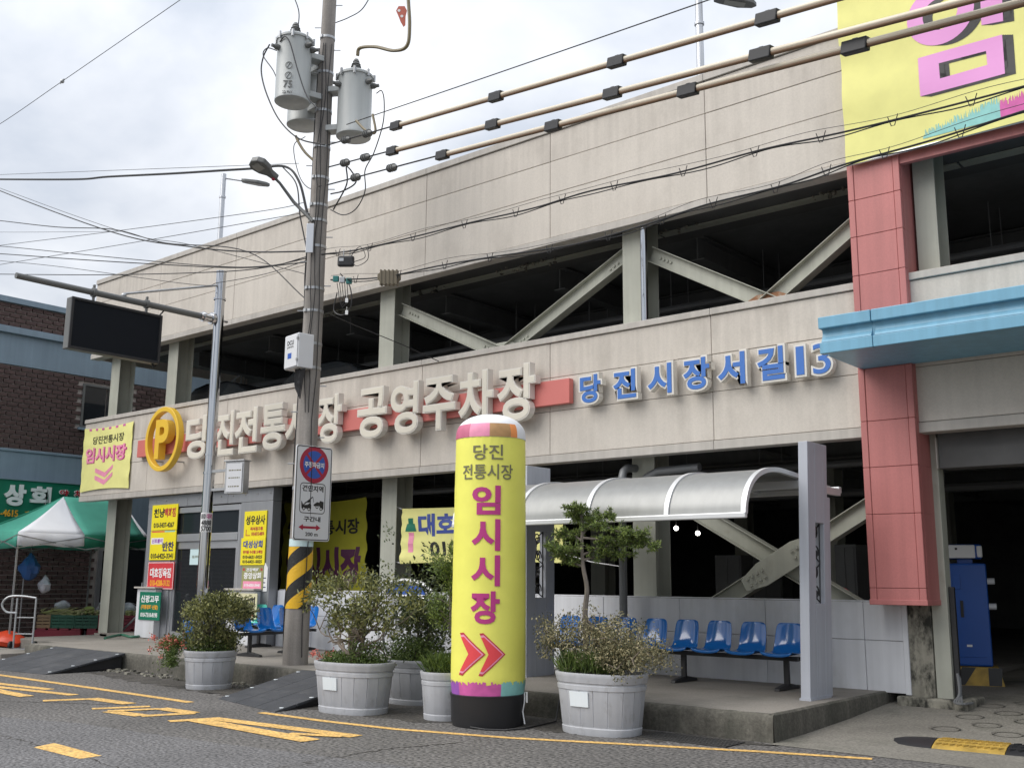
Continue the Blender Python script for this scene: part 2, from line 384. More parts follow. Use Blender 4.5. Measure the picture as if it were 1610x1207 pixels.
# ------------------------------------------------------------------ lettering
_tc = {}
def glyphs(body, extrude=0.0, offset=0.0, res=3, bevel=0.0, space=1.0):
    key = (body, extrude, offset, res, bevel, space)
    if key not in _tc:
        c = bpy.data.curves.new('tmp', 'FONT'); c.body = body; c.extrude = extrude; c.offset = offset; c.resolution_u = res; c.bevel_depth = bevel; c.space_character = space
        o = bpy.data.objects.new('tmp', c); COL.objects.link(o)
        dg = bpy.context.evaluated_depsgraph_get(); dg.update()
        me = bpy.data.meshes.new_from_object(o.evaluated_get(dg))
        bm = bmesh.new(); bm.from_mesh(me); bmesh.ops.remove_doubles(bm, verts=bm.verts, dist=1e-5)
        bm.verts.index_update()
        _tc[key] = ([v.co.copy() for v in bm.verts], [[v.index for v in f.verts] for f in bm.faces])
        bm.free(); bpy.data.objects.remove(o); bpy.data.curves.remove(c); bpy.data.meshes.remove(me)
    return _tc[key]
def bbox(vs):
    xs = [v.x for v in vs]; ys = [v.y for v in vs]
    return min(xs), max(xs), min(ys), max(ys)
def text(mb, body, O, R, U, Nn, w, h=None, depth=0.003, lift=0.002, offset=0.02, m=0, align='l', res=3, vcenter=False, box=None):
    """lettering w wide (h high if given), lower left corner at O, raised `lift` to `lift+depth`"""
    ex = 0.5
    vs, fs = glyphs(body, ex, offset, res)
    x0, x1, y0, y1 = box or bbox(vs)
    kx = w / (x1 - x0); ky = (h / (y1 - y0)) if h else kx
    mb.add([O + R * ((v.x - x0) * kx) + U * ((v.y - y0) * ky) + Nn * (lift + (v.z + ex) * depth) for v in vs], fs, m)
    return (x1 - x0) * kx, (y1 - y0) * ky
# ------------------------------------------------------------------ setting: road, platform, driveway
KY, PZ, PXR, PXL = 10.08, 0.28, -5.0, -21.0
mb = MB(); mb.add([(-300, -300, 0), (300, -300, 0), (300, 300, 0), (-300, 300, 0)], [(0, 1, 2, 3)])
struct(mb.build('road', M['asphalt']))
def gridsheet(name, xs, rows, m):
    b = MB(); n = len(xs); vs = []; fs = []
    for y, z in rows: vs += [(x, y, z) for x in xs]
    for i in range(len(rows) - 1):
        for j in range(n - 1): fs.append((i * n + j, i * n + j + 1, (i + 1) * n + j + 1, (i + 1) * n + j))
    return struct(b.add(vs, fs).build(name, m))
gridsheet('driveway', [-5.0, -2, 2, 9], [(10.0, .004), (10.8, .018), (11.9, .06), (13.8, .17), (15, .2), (34, .2)], M['drive'])
# platform with a worn kerb face
b = MB(); rnd = random.Random(3)
xs = [PXL + (PXR - PXL) * i / 160 for i in range(161)]
prof = [(0, 0), (.0, .09), (.0, .18), (.004, .245), (.02, .272), (.045, PZ)]
vs = []; fs = []
for i, x in enumerate(xs):
    ch = max(0, rnd.gauss(0, .012)) + (0.02 if rnd.random() < .06 else 0)
    for dy_, z in prof: vs.append((x, KY + dy_ + rnd.uniform(-.004, .004) + (ch if z > .2 else 0), z - (ch * .5 if z > .24 else 0)))
    vs.append((x, KY + .075, PZ))
k = len(prof) + 1
for i in range(160):
    for j in range(k - 1): fs.append((i * k + j, (i + 1) * k + j, (i + 1) * k + j + 1, i * k + j + 1))
b.add(vs, fs)
ys = [KY + .02 + (13.3 - KY - .02) * i / 30 for i in range(31)]; vs = []; fs = []
sp = [(0, -.03), (0, .1), (-.002, .2), (-.012, .262), (-.03, PZ - .002), (-.05, PZ + .001)]
for y in ys:
    j_ = rnd.gauss(0, .006)
    for q, (dx_, z) in enumerate(sp): vs.append((PXR + .003 + dx_ + j_ * (q > 1), y, z))
for i in range(30):
    for j in range(5): fs.append((i * 6 + j, (i + 1) * 6 + j, (i + 1) * 6 + j + 1, i * 6 + j + 1))
b.add(vs, fs)
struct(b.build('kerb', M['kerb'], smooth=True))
b = MB(); b.box(PXL, PXR - .04, KY + .06, 13.3, 0.02, PZ - .001); b.box(-24.0, -5.0, 13.3, 34, .02, PZ)
struct(b.build('pavement', M['concrete']))
b = MB(); b.box(-24.6, PXL - .005, 11.5, 13.55, -.02, .2); struct(b.build('pavement_end', M['concrete'], bev=.02))
b = MB(); b.box(-22.3, -21.02, 10.75, 11.48, -.02, .17); b.box(-23.2, -21.3, 9.75, 10.6, -.02, .085)
struct(b.build('step', M['concrete'], bev=.015))
rp = random.Random(44)
def blotch(name, pts, z, m, jag=.05, sub_=14):
    vs = []
    for a, c in zip(pts, pts[1:] + pts[:1]):
        for i in range(sub_): q = a.lerp(c, i / sub_); vs.append(V((q.x + rp.gauss(0, jag), q.y + rp.gauss(0, jag), z)))
    struct(MB().poly(vs).build(name, m))
blotch('asphalt_patch', [GZ(-60, 1122), GZ(120, 1136), GZ(330, 1166), GZ(560, 1195), GZ(900, 1240), GZ(-200, 1400)], .0025, M['patch'], .012)
blotch('gutter_dirt', [V((-17.3, 10.07, 0)), V((-17.1, 9.3, 0)), V((-15.2, 9.05, 0)), V((-13.8, 9.0, 0)), V((-12.6, 8.9, 0)), V((-12.5, 10.07, 0))], .003, M['grit'], .06)
blotch('gutter_dirt', [V((-10.9, 10.07, 0)), V((-10.7, 8.7, 0)), V((-8.9, 8.75, 0)), V((-7.6, 9.2, 0)), V((-6.3, 9.3, 0)), V((-5.0, 9.85, 0)), V((-4.95, 10.07, 0))], .003, M['grit'], .05)
def crack(pts, w=.014):
    P = []
    for a, c in zip(pts[:-1], pts[1:]):
        for i in range(12): q = a.lerp(c, i / 12); P.append(q + V((rp.gauss(0, .025), rp.gauss(0, .025), 0)))
    P.append(pts[-1]); b = MB()
    for a, c in zip(P[:-1], P[1:]): d = (c - a); d = V((-d.y, d.x, 0)).normalized() * w * rp.uniform(.3, .8); b.poly([V((*(q).xy, .0034)) for q in (a + d, c + d, c - d, a - d)])
    struct(b.build('road_crack', M['grit']))
crack([GZ(-20, 1152), GZ(60, 1170), GZ(130, 1190), GZ(190, 1210)]); crack([GZ(440, 1207), GZ(540, 1188), GZ(620, 1176), GZ(730, 1166)]); crack([GZ(0, 1102), GZ(90, 1104), GZ(200, 1108)], .02)
# yellow road paint
def strip(mb, pts, w, z=.005):
    pts = [V((p.x, p.y, z)) for p in pts]
    L_, R_ = [], []
    for i, p in enumerate(pts):
        d = (pts[min(i + 1, len(pts) - 1)] - pts[max(i - 1, 0)]); d.normalize(); n = V((-d.y, d.x, 0)) * w / 2
        L_.append(p + n); R_.append(p - n)
    for i in range(len(pts) - 1): mb.poly([L_[i], L_[i + 1], R_[i + 1], R_[i]])
b = MB()
strip(b, [V((-40, 7.9, 0)), V((-17.7, 8.13, 0)), V((-15, 8.13, 0)), V((-12.2, 8.09, 0))], .13)
strip(b, [V((-10.7, 8.07, 0)), V((-9.5, 8.1, 0)), V((-8.5, 8.2, 0)), V((-7.2, 8.55, 0)), V((-6.0, 9.05, 0)), V((-4.9, 9.5, 0)), V((-3.9, 9.84, 0))], .11)
struct(b.build('kerb_line', M['roadyel']))
b = MB()
for p in ([(53, 1175), (85, 1168), (160, 1188), (125, 1193)],): b.poly([V((*GZ(*q).xy, .005)) for q in p])
struct(b.build('centre_dash', M['roadyel']))
b = MB()
c3 = lambda x, y: GZ(x / 2.597, 980 + y / 2.597)
def st(pts, w, z): strip(b, [c3(*p) for p in pts], w, z)
st([(-120, 228), (0, 246), (205, 269)], .16, .005); st([(-120, 245), (0, 260), (303, 292)], .16, .006); st([(-60, 262), (0, 277), (110, 298)], .2, .007)
st([(175, 315), (395, 307)], .18, .005); st([(372, 306), (530, 328)], .2, .006)
st([(375, 348), (612, 338)], .16, .005)
st([(445, 358), (580, 376)], .2, .005); st([(575, 378), (795, 366)], .17, .006); st([(790, 366), (655, 347)], .2, .007); st([(650, 349), (440, 358)], .15, .008)
st([(690, 399), (905, 386)], .17, .005); st([(872, 388), (1455, 461)], .2, .006); st([(795, 393), (1270, 479)], .24, .007); st([(1180, 450), (1400, 462)], .13, .008)
struct(b.build('road_lettering', M['roadyel']))

# ------------------------------------------------------------------ parking garage
G = thing('parking_garage', 'beige open-sided parking garage with panelled parapets, steel braces and a red corner pier', 'building', (-12, 13, 0))
XL, XR = -24.75, 6.0
FYF = 12.9                                                     # front face of the precast panels
JX = [XL, -21.76, -18.76, -15.80, -12.92, -10.04, -7.13, -4.64, -1.7, 1.2, 4.1, XR]
def panels(rows, gapy):
    for z0, z1 in rows:
        for a, c in zip(JX[:-1], JX[1:]):
            b = MB(); b.box(a + .004, c - .004, FYF + random.uniform(-.002, .002), FYF + .05, z0 + .0035, z1 - .0035)
            b.build('wall_panel', M['panel_top' if z1 > 8.5 or 5.2 < z1 < 6 else 'panel'], G, bev=.006, seg=1)
b = MB(); b.box(XL + .01, XR, FYF + .03, FYF + .2, 3.45, 5.36); b.box(XL + .01, XR, FYF + .03, FYF + .2, 7.04, 8.98); b.build('panel_backing', M['gap'], G)
panels([(3.53, 4.22), (4.22, 4.76), (4.76, 5.33)], 0)
panels([(7.10, 7.86), (7.86, 8.42), (8.42, 8.93)], 0)
def trim(z0, z1, y0, y1, nm):
    for a, c in zip(JX[:-1:2], JX[2::2] + [XR]):
        if c > a: MB().box(a + .002, c - .002, y0, y1, z0, z1).build(nm, M['coping'], G, bev=.006, seg=1)
trim(3.40, 3.525, FYF - .02, FYF + .22, 'lower_trim'); trim(5.335, 5.43, FYF - .03, FYF + .24, 'sill_cap')
trim(6.98, 7.095, FYF - .02, FYF + .22, 'lower_trim'); trim(8.935, 9.05, FYF - .03, FYF + .26, 'coping')
b = MB(); b.box(XL, XL + .06, FYF + .23, 34, 7.0, 8.98); b.build('side_parapet', M['panel'], G)
# decks and inner walls
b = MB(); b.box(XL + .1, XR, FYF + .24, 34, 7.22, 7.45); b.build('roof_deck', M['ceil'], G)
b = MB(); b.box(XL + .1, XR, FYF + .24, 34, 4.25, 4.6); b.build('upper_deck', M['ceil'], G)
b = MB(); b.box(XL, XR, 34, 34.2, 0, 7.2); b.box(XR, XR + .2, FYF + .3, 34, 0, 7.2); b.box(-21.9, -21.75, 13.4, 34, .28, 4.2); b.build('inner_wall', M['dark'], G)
def ibeam_v(mb, x, y, z0, z1, w=.4, d=.42, t=.022):
    mb.box(x - w / 2, x + w / 2, y, y + t, z0, z1); mb.box(x - w / 2, x + w / 2, y + d - t, y + d, z0, z1); mb.box(x - t / 2, x + t / 2, y + t, y + d - t, z0, z1)
def ibeam(mb, p, q, h=.24, w=.2, t=.016):
    p, q = V(p), V(q); d = (q - p).normalized(); r = d.cross(Z_)
    if r.length < .01: r = X_.copy()
    r.normalize(); u = r.cross(d)
    mb.bar(p, q, t, h - 2 * t, upv=u)
    for s in (-1, 1): mb.bar(p + u * s * (h / 2 - t / 2), q + u * s * (h / 2 - t / 2), w, t, upv=u)
UC = [-23.98, -21.42, -14.16, -8.60, -3.9, 1.6]
for x in UC:
    b = MB(); ibeam_v(b, x if x != -3.9 else -4.13, FYF + .26, 5.2, 7.22, .4 if x != -3.9 else .27); b.build('upper_column', M['steel'], G, bev=.004, seg=1)
for x in [-23.98, -14.16, -8.60, 1.6]:
    b = MB(); ibeam_v(b, x, FYF + .45, .2, 4.25); b.build('ground_column', M['steel'], G, bev=.004, seg=1)
    if x == -23.98: MB().box(x - .3, x + .3, FYF + .4, FYF + .95, .19, .26).build('column_base', M['concrete'], G, bev=.01)
for x, y in [(x, y) for x in (-21.4, -14.16, -8.6, -3, 2) for y in (20, 27)]:
    b = MB(); ibeam_v(b, x, y, .25, 7.2); b.build('inner_column', M['steel'], G)
# front beams and cross beams
print('ZEB', FY(1100, 357, FYF + 1.1).z, FY(1100, 344, FYF + 1.1).z); zeb0, zeb1 = FY(1100, 357, FYF + 1.1).z, FY(1100, 344, FYF + 1.1).z
for z in (6.95, 3.98):
    for a, c in zip(UC[:-1], UC[1:]):
        zc_, hb_ = ((zeb0 + zeb1) / 2, zeb1 - zeb0) if z > 5 else (z - .05, .2)
        b = MB(); ibeam(b, (a + .02, FYF + 1.1, zc_), (c - .02, FYF + 1.1, zc_), hb_, .2, .018); b.build('edge_beam', M['steel'], G)
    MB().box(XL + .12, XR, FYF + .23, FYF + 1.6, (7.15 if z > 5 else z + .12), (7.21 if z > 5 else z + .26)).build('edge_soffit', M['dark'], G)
    for x in [-22.5 + 2.85 * i for i in range(10)]:
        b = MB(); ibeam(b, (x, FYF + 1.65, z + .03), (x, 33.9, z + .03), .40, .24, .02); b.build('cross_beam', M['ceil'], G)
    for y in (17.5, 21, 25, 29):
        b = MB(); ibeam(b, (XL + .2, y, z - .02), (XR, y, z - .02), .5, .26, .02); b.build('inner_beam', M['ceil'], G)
for z, y, r in ((6.35, 15.6, .06), (6.42, 16.2, .035), (6.2, 19.5, .08), (3.35, 15.2, .06), (3.42, 16.0, .04), (3.2, 18.5, .08)):
    b = MB(); b.tube([(XL + .5, y, z), (XR - .2, y, z)], r, 8)
    b.build('ceiling_pipe', M['darkpipe'], G, smooth=True)
    b = MB()
    for i in range(16): x = -22 + i * 1.8; b.bar((x, y, z), (x, y, z + .75), .012, .012)
    b.build_each('pipe_hanger', M['darkpipe'], G)
# spray-on lumps round the beam splices
b = MB(); rr = random.Random(5)
for x in (-14.16, -8.6, -5.3, -16.9, -11.3):
    for z0 in (zeb0 - .11, 3.74):
        for i in range(26): b.ball((x + rr.uniform(-.75, .75), FYF + 1.05 + rr.uniform(-.14, .1), z0 + .12 + rr.uniform(-.05, .06)), rr.uniform(.02, .04), n=6, k=4)
stuff(b.build('fireproofing', M['stained'], G, smooth=True))
# diagonal braces with gusset plates
def brace(p, q, yy=13.36, nm='brace'):
    b = MB(); ibeam(b, (p[0], yy, p[1]), (q[0], yy, q[1]), .24, .18, .014); b.build(nm, M['steel'], G, bev=.003, seg=1)
brace((-13.94, 6.62), (-11.5, 5.45)); brace((-11.3, 5.45), (-8.81, 6.68)); brace((-8.38, 6.60), (-6.35, 5.45)); brace((-6.55, 5.42), (-4.9, 6.50))
def gusset(x, z, w, h, m, holes=True):
    b = MB(); b.prism([(-w, -h), (w, -h), (w, h * .4), (w * .5, h), (-w * .5, h), (-w, h * .4)], V((x, 13.33, z)), X_, Z_, -Y_, 0, .016)
    o = b.build('gusset_plate', M[m], G, bev=.003, seg=1)
gusset(-11.4, 5.50, .32, .12, 'steel'); gusset(-6.44, 5.50, .34, .13, 'rust')
b = MB()
for (p, q) in (((-13.94, 6.62), (-11.5, 5.45)), ((-11.3, 5.45), (-8.81, 6.68)), ((-8.38, 6.60), (-6.35, 5.45)), ((-6.55, 5.42), (-4.9, 6.50))):
    for f in (.08, .11, .14, .17, .86, .89, .92):
        x, z = p[0] + (q[0] - p[0]) * f, p[1] + (q[1] - p[1]) * f
        b.lathe((x, 13.352, z), [(.022, 0), (.022, .02)], 6); 
        for k_ in range(12): b.v[-1 - k_] = V((b.v[-1 - k_].x, 13.352 - (b.v[-1 - k_].z - z) , z + (b.v[-1 - k_].y - 13.352)))
b.build_each('bolt', M['steel'], G)
for s in (-1, 1):
    brace((-6.51 - 1.9, 1.84 + s * 1.08), (-6.51 + 1.9, 1.84 - s * 1.08), 13.62 + .03 * s, 'cross_brace')
d = V((1.9, 0, 1.08)).normalized(); u = V((-d.z, 0, d.x))
b = MB(); b.prism([(-.62, -.09), (-.3, -.17), (.3, -.17), (.62, -.09), (.62, .09), (.3, .17), (-.3, .17), (-.62, .09)], V((-6.51, 13.5, 1.84)), d, u, -Y_, 0, .02); g_ = b.build('gusset_plate', M['steel'], G, bev=.004, seg=1)
b = MB()
for s in (-1, 1):
    for i in range(4):
        for t_ in (-.05, .05): b.frame_box(V((-6.51, 13.48, 1.84)) + d * (s * (.26 + .085 * i)) + u * t_, d, u, -Y_, -.02, .02, -.02, .02, 0, .022)
b.build_each('bolt', M['steel'], g_)
# red corner pier: flat cladding panels with raised edge strips
rx0, rx1, ryf = -4.98, -4.30, 12.78
zj = [1.37, 1.53, 2.42, 3.0, 3.58, 4.25, 5.0, 5.48, 6.0, 6.5, 7.05]
b = MB(); b.box(rx0 + .01, rx1 - .01, ryf + .02, 13.25, 1.39, 7.0); b.build('pier_core', M['red'], G)
for a, c in zip(zj[:-1], zj[1:]):
    MB().box(rx0 + .086, rx1 - .086, ryf - .004, ryf + .03, a + .003, c - .003).build('red_panel', M['red'], G, bev=.004, seg=1)
    MB().box(rx0, rx0 + .082, ryf - .012, ryf + .06, a + .002, c - .002).build('red_edge_strip', M['red'], G, bev=.006, seg=1)
    MB().box(rx1 - .082, rx1, ryf - .012, ryf + .06, a + .002, c - .002).build('red_edge_strip', M['red'], G, bev=.006, seg=1)
    MB().box(rx1 - .02, rx1 + .002, ryf + .062, 13.27, a + .001, c - .001).build('red_side_panel', M['red'], G)
    MB().box(rx0 - .002, rx0 + .02, ryf + .062, FYF + .0, a + .001, c - .001).build('red_side_panel', M['red'], G)
MB().box(rx0 - .01, rx1 + .012, ryf - .02, 13.29, 1.33, 1.395).build('red_bottom_trim', M['red'], G, bev=.006, seg=1)
MB().box(rx1, XR, ryf + .02, FYF - .02, 6.86, 7.02).build('red_soffit_band', M['red'], G)
# pier foot: stained concrete beside a painted steel column
b = MB(); b.box(-4.78, -4.42, 13.22, 13.7, .12, 1.4); b.build('concrete_stub', M['stained'], G, bev=.012)
b = MB(); b.box(-4.41, -4.22, 13.24, 13.44, .15, 4.2); b.build('pier_column', M['steel'], G, bev=.008)
b = MB(); b.box(-4.86, -4.02, 13.12, 13.8, .02, .24); b.build('pier_plinth', M['stained'], G, bev=.025)
b = MB(); b.box(-4.215, -4.15, 13.30, 13.36, .25, 1.55); b.build('corner_guard', M['black'], G, bev=.01)
MB().box(-4.19, XR, 13.2, 13.5, 2.98, 3.42).build('entrance_beam', M['dark'], G, bev=.01)
MB().box(-4.21, -4.195, 13.16, 13.24, 2.98, 3.36).build('beam_end_plate', M['coping'], G)
# white low wall panels
WJ = [-17.14, -16.05, -14.95, -13.85, -12.75, -11.65, -10.55] + [FY(x, 960, 13.2).x for x in (862, 949, 1068.7, 1203, 1357)] + [-4.72]
b = MB(); b.box(-17.13, -4.74, 13.235, 13.36, .27, 1.35); b.build('low_wall_core', M['gap'], G)
for a, c in zip(WJ[:-1], WJ[1:]):
    for z0, z1 in ((.26, .885), (.885, 1.355)):
        MB().box(a + .003, c - .003, 13.2, 13.24, z0 + .003, z1 - .003).build('white_wall_panel', M['white'], G, bev=.005, seg=1)
MB().box(-4.765, -4.70, 13.19, 13.38, .25, 1.362).build('low_wall_end_cap', M['white'], G, bev=.006, seg=1)
MB().box(-17.14, -4.72, 13.245, 13.4, 1.357, 1.372).build('low_wall_cap', M['white'], G)
# downpipes
b = MB(); b.tube([(-8.34, 13.06, 5.44), (-8.34, 13.06, 6.98)], .055, 12); b.build('chrome_downpipe', M['chrome'], G, smooth=True)
p0 = FY(977.5, 725, 12.98)
b = MB(); b.tube([(p0.x, 12.98, .28), (p0.x, 12.98, 3.1), (p0.x, 13.02, 3.2), (p0.x, 13.12, 3.26), (p0.x, 13.4, 3.28)], .06, 12); b.build('grey_downpipe', M['darkpipe'], G, smooth=True)
b = MB(); b.tube([(-8.62, 13.3, 2.7), (-8.6, 13.3, 2.98), (-8.5, 13.3, 3.12), (-8.3, 13.3, 3.2), (-7.6, 13.3, 3.22)], .065, 12); b.build('bent_pipe', M['darkpipe'], G, smooth=True)
# blue entrance canopy
cx0, cx1, cyf = -4.96, 6.0, 11.58
b = MB(); b.box(cx0 + .04, cx1, cyf + .06, FYF - .03, 4.28, 4.6); b.build('canopy_core', M['canopy'], G)
for a, c in ((cx0, -4.32), (-4.32, -1.4), (-1.4, 1.6), (1.6, cx1)):
    MB().box(a, c - .008, cyf - .02, cyf + .2, 4.55, 4.69).build('canopy_top_lip', M['canopy'], G, bev=.01)
    b = MB()
    pr = [(cyf + .05, 4.55), (cyf + .06, 4.50), (cyf + .045, 4.45), (cyf + .02, 4.41), (cyf + .01, 4.39), (cyf + .09, 4.38), (cyf + .09, 4.56)]
    n = len(pr); vs = [(a + .02, y, z) for y, z in pr] + [(c - .02, y, z) for y, z in pr]
    b.add(vs, [tuple(range(n)), tuple(range(2 * n - 1, n - 1, -1))] + [(i, (i + 1) % n, n + (i + 1) % n, n + i) for i in range(n)])
    b.build('canopy_cove', M['canopy'], G)
    MB().box(a, c - .006, cyf, cyf + .1, 4.25, 4.385).build('canopy_bottom_lip', M['canopy'], G, bev=.008)
MB().box(cx0 + .01, cx0 + .05, cyf + .21, FYF - .02, 4.26, 4.66).build('canopy_end', M['canopy'], G, bev=.006)
MB().box(cx0 + .06, cx1, cyf + .11, FYF - .05, 4.255, 4.275).build('canopy_soffit', M['canopy'], G)
# things far inside: stair, boxes, low concrete ramp wall
b = MB(); s0, s1 = FY(352, 540, 18.5), FY(470, 650, 18.5)
b.bar(s0, s1, .9, .28)
for i in range(14):
    p = s0.lerp(s1, i / 13); b.box(p.x - .14, p.x + .14, 18.06, 18.94, p.z + .1, p.z + .16)
b.build('stair_flight', M['ceil'], G)
b = MB()
for sgn in (.5,):
    a, c = FY(330, 635, 16.5), FY(400, 560, 16.5)
    for h in (0, .3, .55): b.tube([FY(330, 655, 17) + Z_ * h, FY(378, 618, 17) + Z_ * h], .025, 6)
    for i in range(6): p = FY(330, 655, 17).lerp(FY(378, 618, 17), i / 5); b.tube([p, p + Z_ * .55], .02, 6)
b.build('stair_rail', M['alu'], G)
b = MB(); p = FY(452, 560, 17.5); b.tube([(p.x, 17.5, 4.6), (p.x, 17.5, 7.2)], .1, 10); p = FY(400, 560, 17.5); b.tube([(p.x, 17.5, 5.9), (p.x + 3.4, 17.5, 5.95)], .06, 8)
b.build('standpipe', M['darkpipe'], G, smooth=True)
for x in (1063, 1097):
    p = FY(x, 830 + (x - 1063) * .23, 24)
    l = thing('ceiling_lamp', 'small round white lamp glowing deep inside the garage, %s of the two' % ('left' if x == 1063 else 'right'), 'lamp', p, 'lamps lit inside the garage')
    b = MB(); b.ball(p, .06, n=12, k=8); b.build('bulb', M['bulb'], l, smooth=True)
    b = MB(); b.tube([p + Z_ * .08, V((p.x, p.y, 3.7))], .012, 6); b.build('stem', M['darkpipe'], l)
# white cabinets standing in the shade
for i, (x0_, x1_, y0_, y1_, yy, lb) in enumerate([(1125, 1165, 872, 925, 19, 'metal cabinet in the dark left of the cross brace'), (1180, 1228, 860, 912, 22, 'low cabinet in the dark behind the cross brace'), (1315, 1345, 855, 930, 17, 'cabinet in the dark between shelter post and red pier')]):
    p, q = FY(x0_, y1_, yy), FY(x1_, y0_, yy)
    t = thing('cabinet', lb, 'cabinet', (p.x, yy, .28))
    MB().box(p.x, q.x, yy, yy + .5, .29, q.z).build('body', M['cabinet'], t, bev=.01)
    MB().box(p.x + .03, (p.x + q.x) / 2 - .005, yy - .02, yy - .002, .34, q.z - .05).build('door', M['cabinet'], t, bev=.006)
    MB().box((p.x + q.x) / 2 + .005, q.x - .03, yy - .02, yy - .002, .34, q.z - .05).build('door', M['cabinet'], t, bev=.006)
# roof lamp posts
def roof_lamp(px_, py_, lab, Y=17, al=.55):
    p = FY(px_, py_, Y); t = thing('roof_lamp', lab, 'lamp post', (p.x, Y, 7.45), 'lamp posts on the garage roof')
    b = MB(); b.tube([(p.x, Y, 7.45), (p.x, Y, p.z)], [.085, .075], 12); b.tube([(p.x, Y, p.z - .75), (p.x, Y, p.z - .7)], .1, 12); b.build('mast', M['alu'], t, smooth=True)
    d = V((.80, .66, -.16)); q = V((p.x, Y, p.z - .12))
    b = MB(); b.tube([q, q + d * al], .03, 8); b.build('arm', M['alu'], t, smooth=True)
    h = q + d * (al - .02); b = MB(); dn = d.normalized(); sd_ = dn.cross(Z_).normalized()
    b.prism([(0, -.07), (.12, -.11), (.5, -.16), (.78, -.1), (.86, 0), (.78, .1), (.5, .16), (.12, .11), (0, .07)], h, dn, sd_, Z_, -.04, .05); b.build('head', M['lampgrey'], t, bev=.015)
    b = MB(); b.frame_box(h, dn, sd_, -Z_, .2, .62, -.08, .08, .042, .05); b.build('lens', M['lens'], t)
roof_lamp(352, 274, 'slim lamp post on the garage roof left of the utility pole')
p = FY(1098, -14, 17)
roof_lamp(1098, -14, 'slim lamp post on the garage roof near the big yellow banner', 17, .32)
# ------------------------------------------------------------------ shop entrance at the garage's left end
KYF = 13.0
def kx(x, y=900): return FY(x, y, KYF).x
K = thing('shop_entrance', 'grey metal entrance with glazed double door under the left end of the garage', 'entrance', (-19.5, KYF, PZ))
ka, kb, kc, kd = -21.74, -20.72, -18.22, -17.16
for a, c, nm in ((ka, kb, 'side_panel'), (kc, kd, 'side_panel')):
    MB().box(a, c - .003, KYF, KYF + .22, PZ, 3.12).build(nm, M['kiosk'], K, bev=.008)
for a, c in ((ka, -20.2), (-20.19, -18.7), (-18.69, kd)):
    MB().box(a, c, KYF - .004, KYF + .22, 3.125, 3.39).build('header_panel', M['kiosk'], K, bev=.006)
b = MB()
for i in range(11):
    p = V((ka + .3 + i * .42, KYF - .006, 3.28)); b.ball(p, .018, n=6, k=4)
b.build_each('rivet', M['galv'], K)
df = MB().box(kb + .01, kb + .09, KYF + .02, KYF + .14, PZ, 3.1).box(kc - .09, kc - .01, KYF + .02, KYF + .14, PZ, 3.1).box(kb + .09, kc - .09, KYF + .02, KYF + .14, 2.98, 3.1).build('door_frame', M['alu'], K, bev=.006)
MB().box(kb + .09, kc - .09, KYF + .0, KYF + .13, 2.36, 2.52).build('transom_bar', M['alu'], K, bev=.006)
MB().box(kb + .09, kc - .09, KYF + .06, KYF + .075, 2.52, 2.98).build('transom_pane', M['glass'], K)
mid = (kb + kc) / 2
for a, c in ((kb + .095, mid - .006), (mid + .006, kc - .095)):
    dl = MB().box(a, a + .07, KYF + .04, KYF + .1, PZ + .02, 2.355).box(c - .07, c, KYF + .04, KYF + .1, PZ + .02, 2.355).box(a + .07, c - .07, KYF + .04, KYF + .1, 2.2, 2.355).box(a + .07, c - .07, KYF + .04, KYF + .1, PZ + .02, PZ + .16).build('door', M['alu'], K, bev=.004)
    MB().box(a + .07, c - .07, KYF + .065, KYF + .078, PZ + .16, 2.2).build('pane', M['glass'], dl)
    hx = c - .11 if c < mid + .1 else a + .11
    b = MB(); b.tube([(hx, KYF - .02, .9), (hx, KYF - .02, 1.7)], .014, 8); b.bar((hx, KYF - .02, 1.0), (hx, KYF + .05, 1.0), .015, .015); b.bar((hx, KYF - .02, 1.6), (hx, KYF + .05, 1.6), .015, .015); b.build('handle', M['chrome'], dl)
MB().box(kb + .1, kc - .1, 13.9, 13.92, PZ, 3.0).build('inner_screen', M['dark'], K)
MB().box(kb + .05, kc - .05, 12.86, KYF + .05, PZ - .01, PZ + .03).build('threshold', M['concrete'], K)
for a, c in ((-21.7, -20.95), (-18.3, -17.4)):
    MB().box(a, c, 12.84, KYF - .002, PZ, 1.34).build('stub_wall', M['white'], K, bev=.01)
    MB().box(a - .05, c + .05, 12.78, KYF - .004, 1.345, 1.38).build('ledge', M['coping'], K, bev=.005)
p = FY(304, 868, KYF)
t = tag(MB().frame_box(V((p.x - .2, KYF + .058, 1.86)), X_, Z_, -Y_, 0, .46, 0, .58, 0, .006).build('paper_notice', M['paper'], loc=p), 'pale blue paper notice taped to the glass entrance door', 'notice')
b = MB(); text(b, '냉방중', V((p.x - .12, KYF + .052, 2.2)), X_, Z_, -Y_, .3, .12, .001, 0.0005); text(b, '문을 닫아주세요', V((p.x - .12, KYF + .052, 2.0)), X_, Z_, -Y_, .3, .06, .001, .0005); b.build('lettering', M['inkgrey'], t)

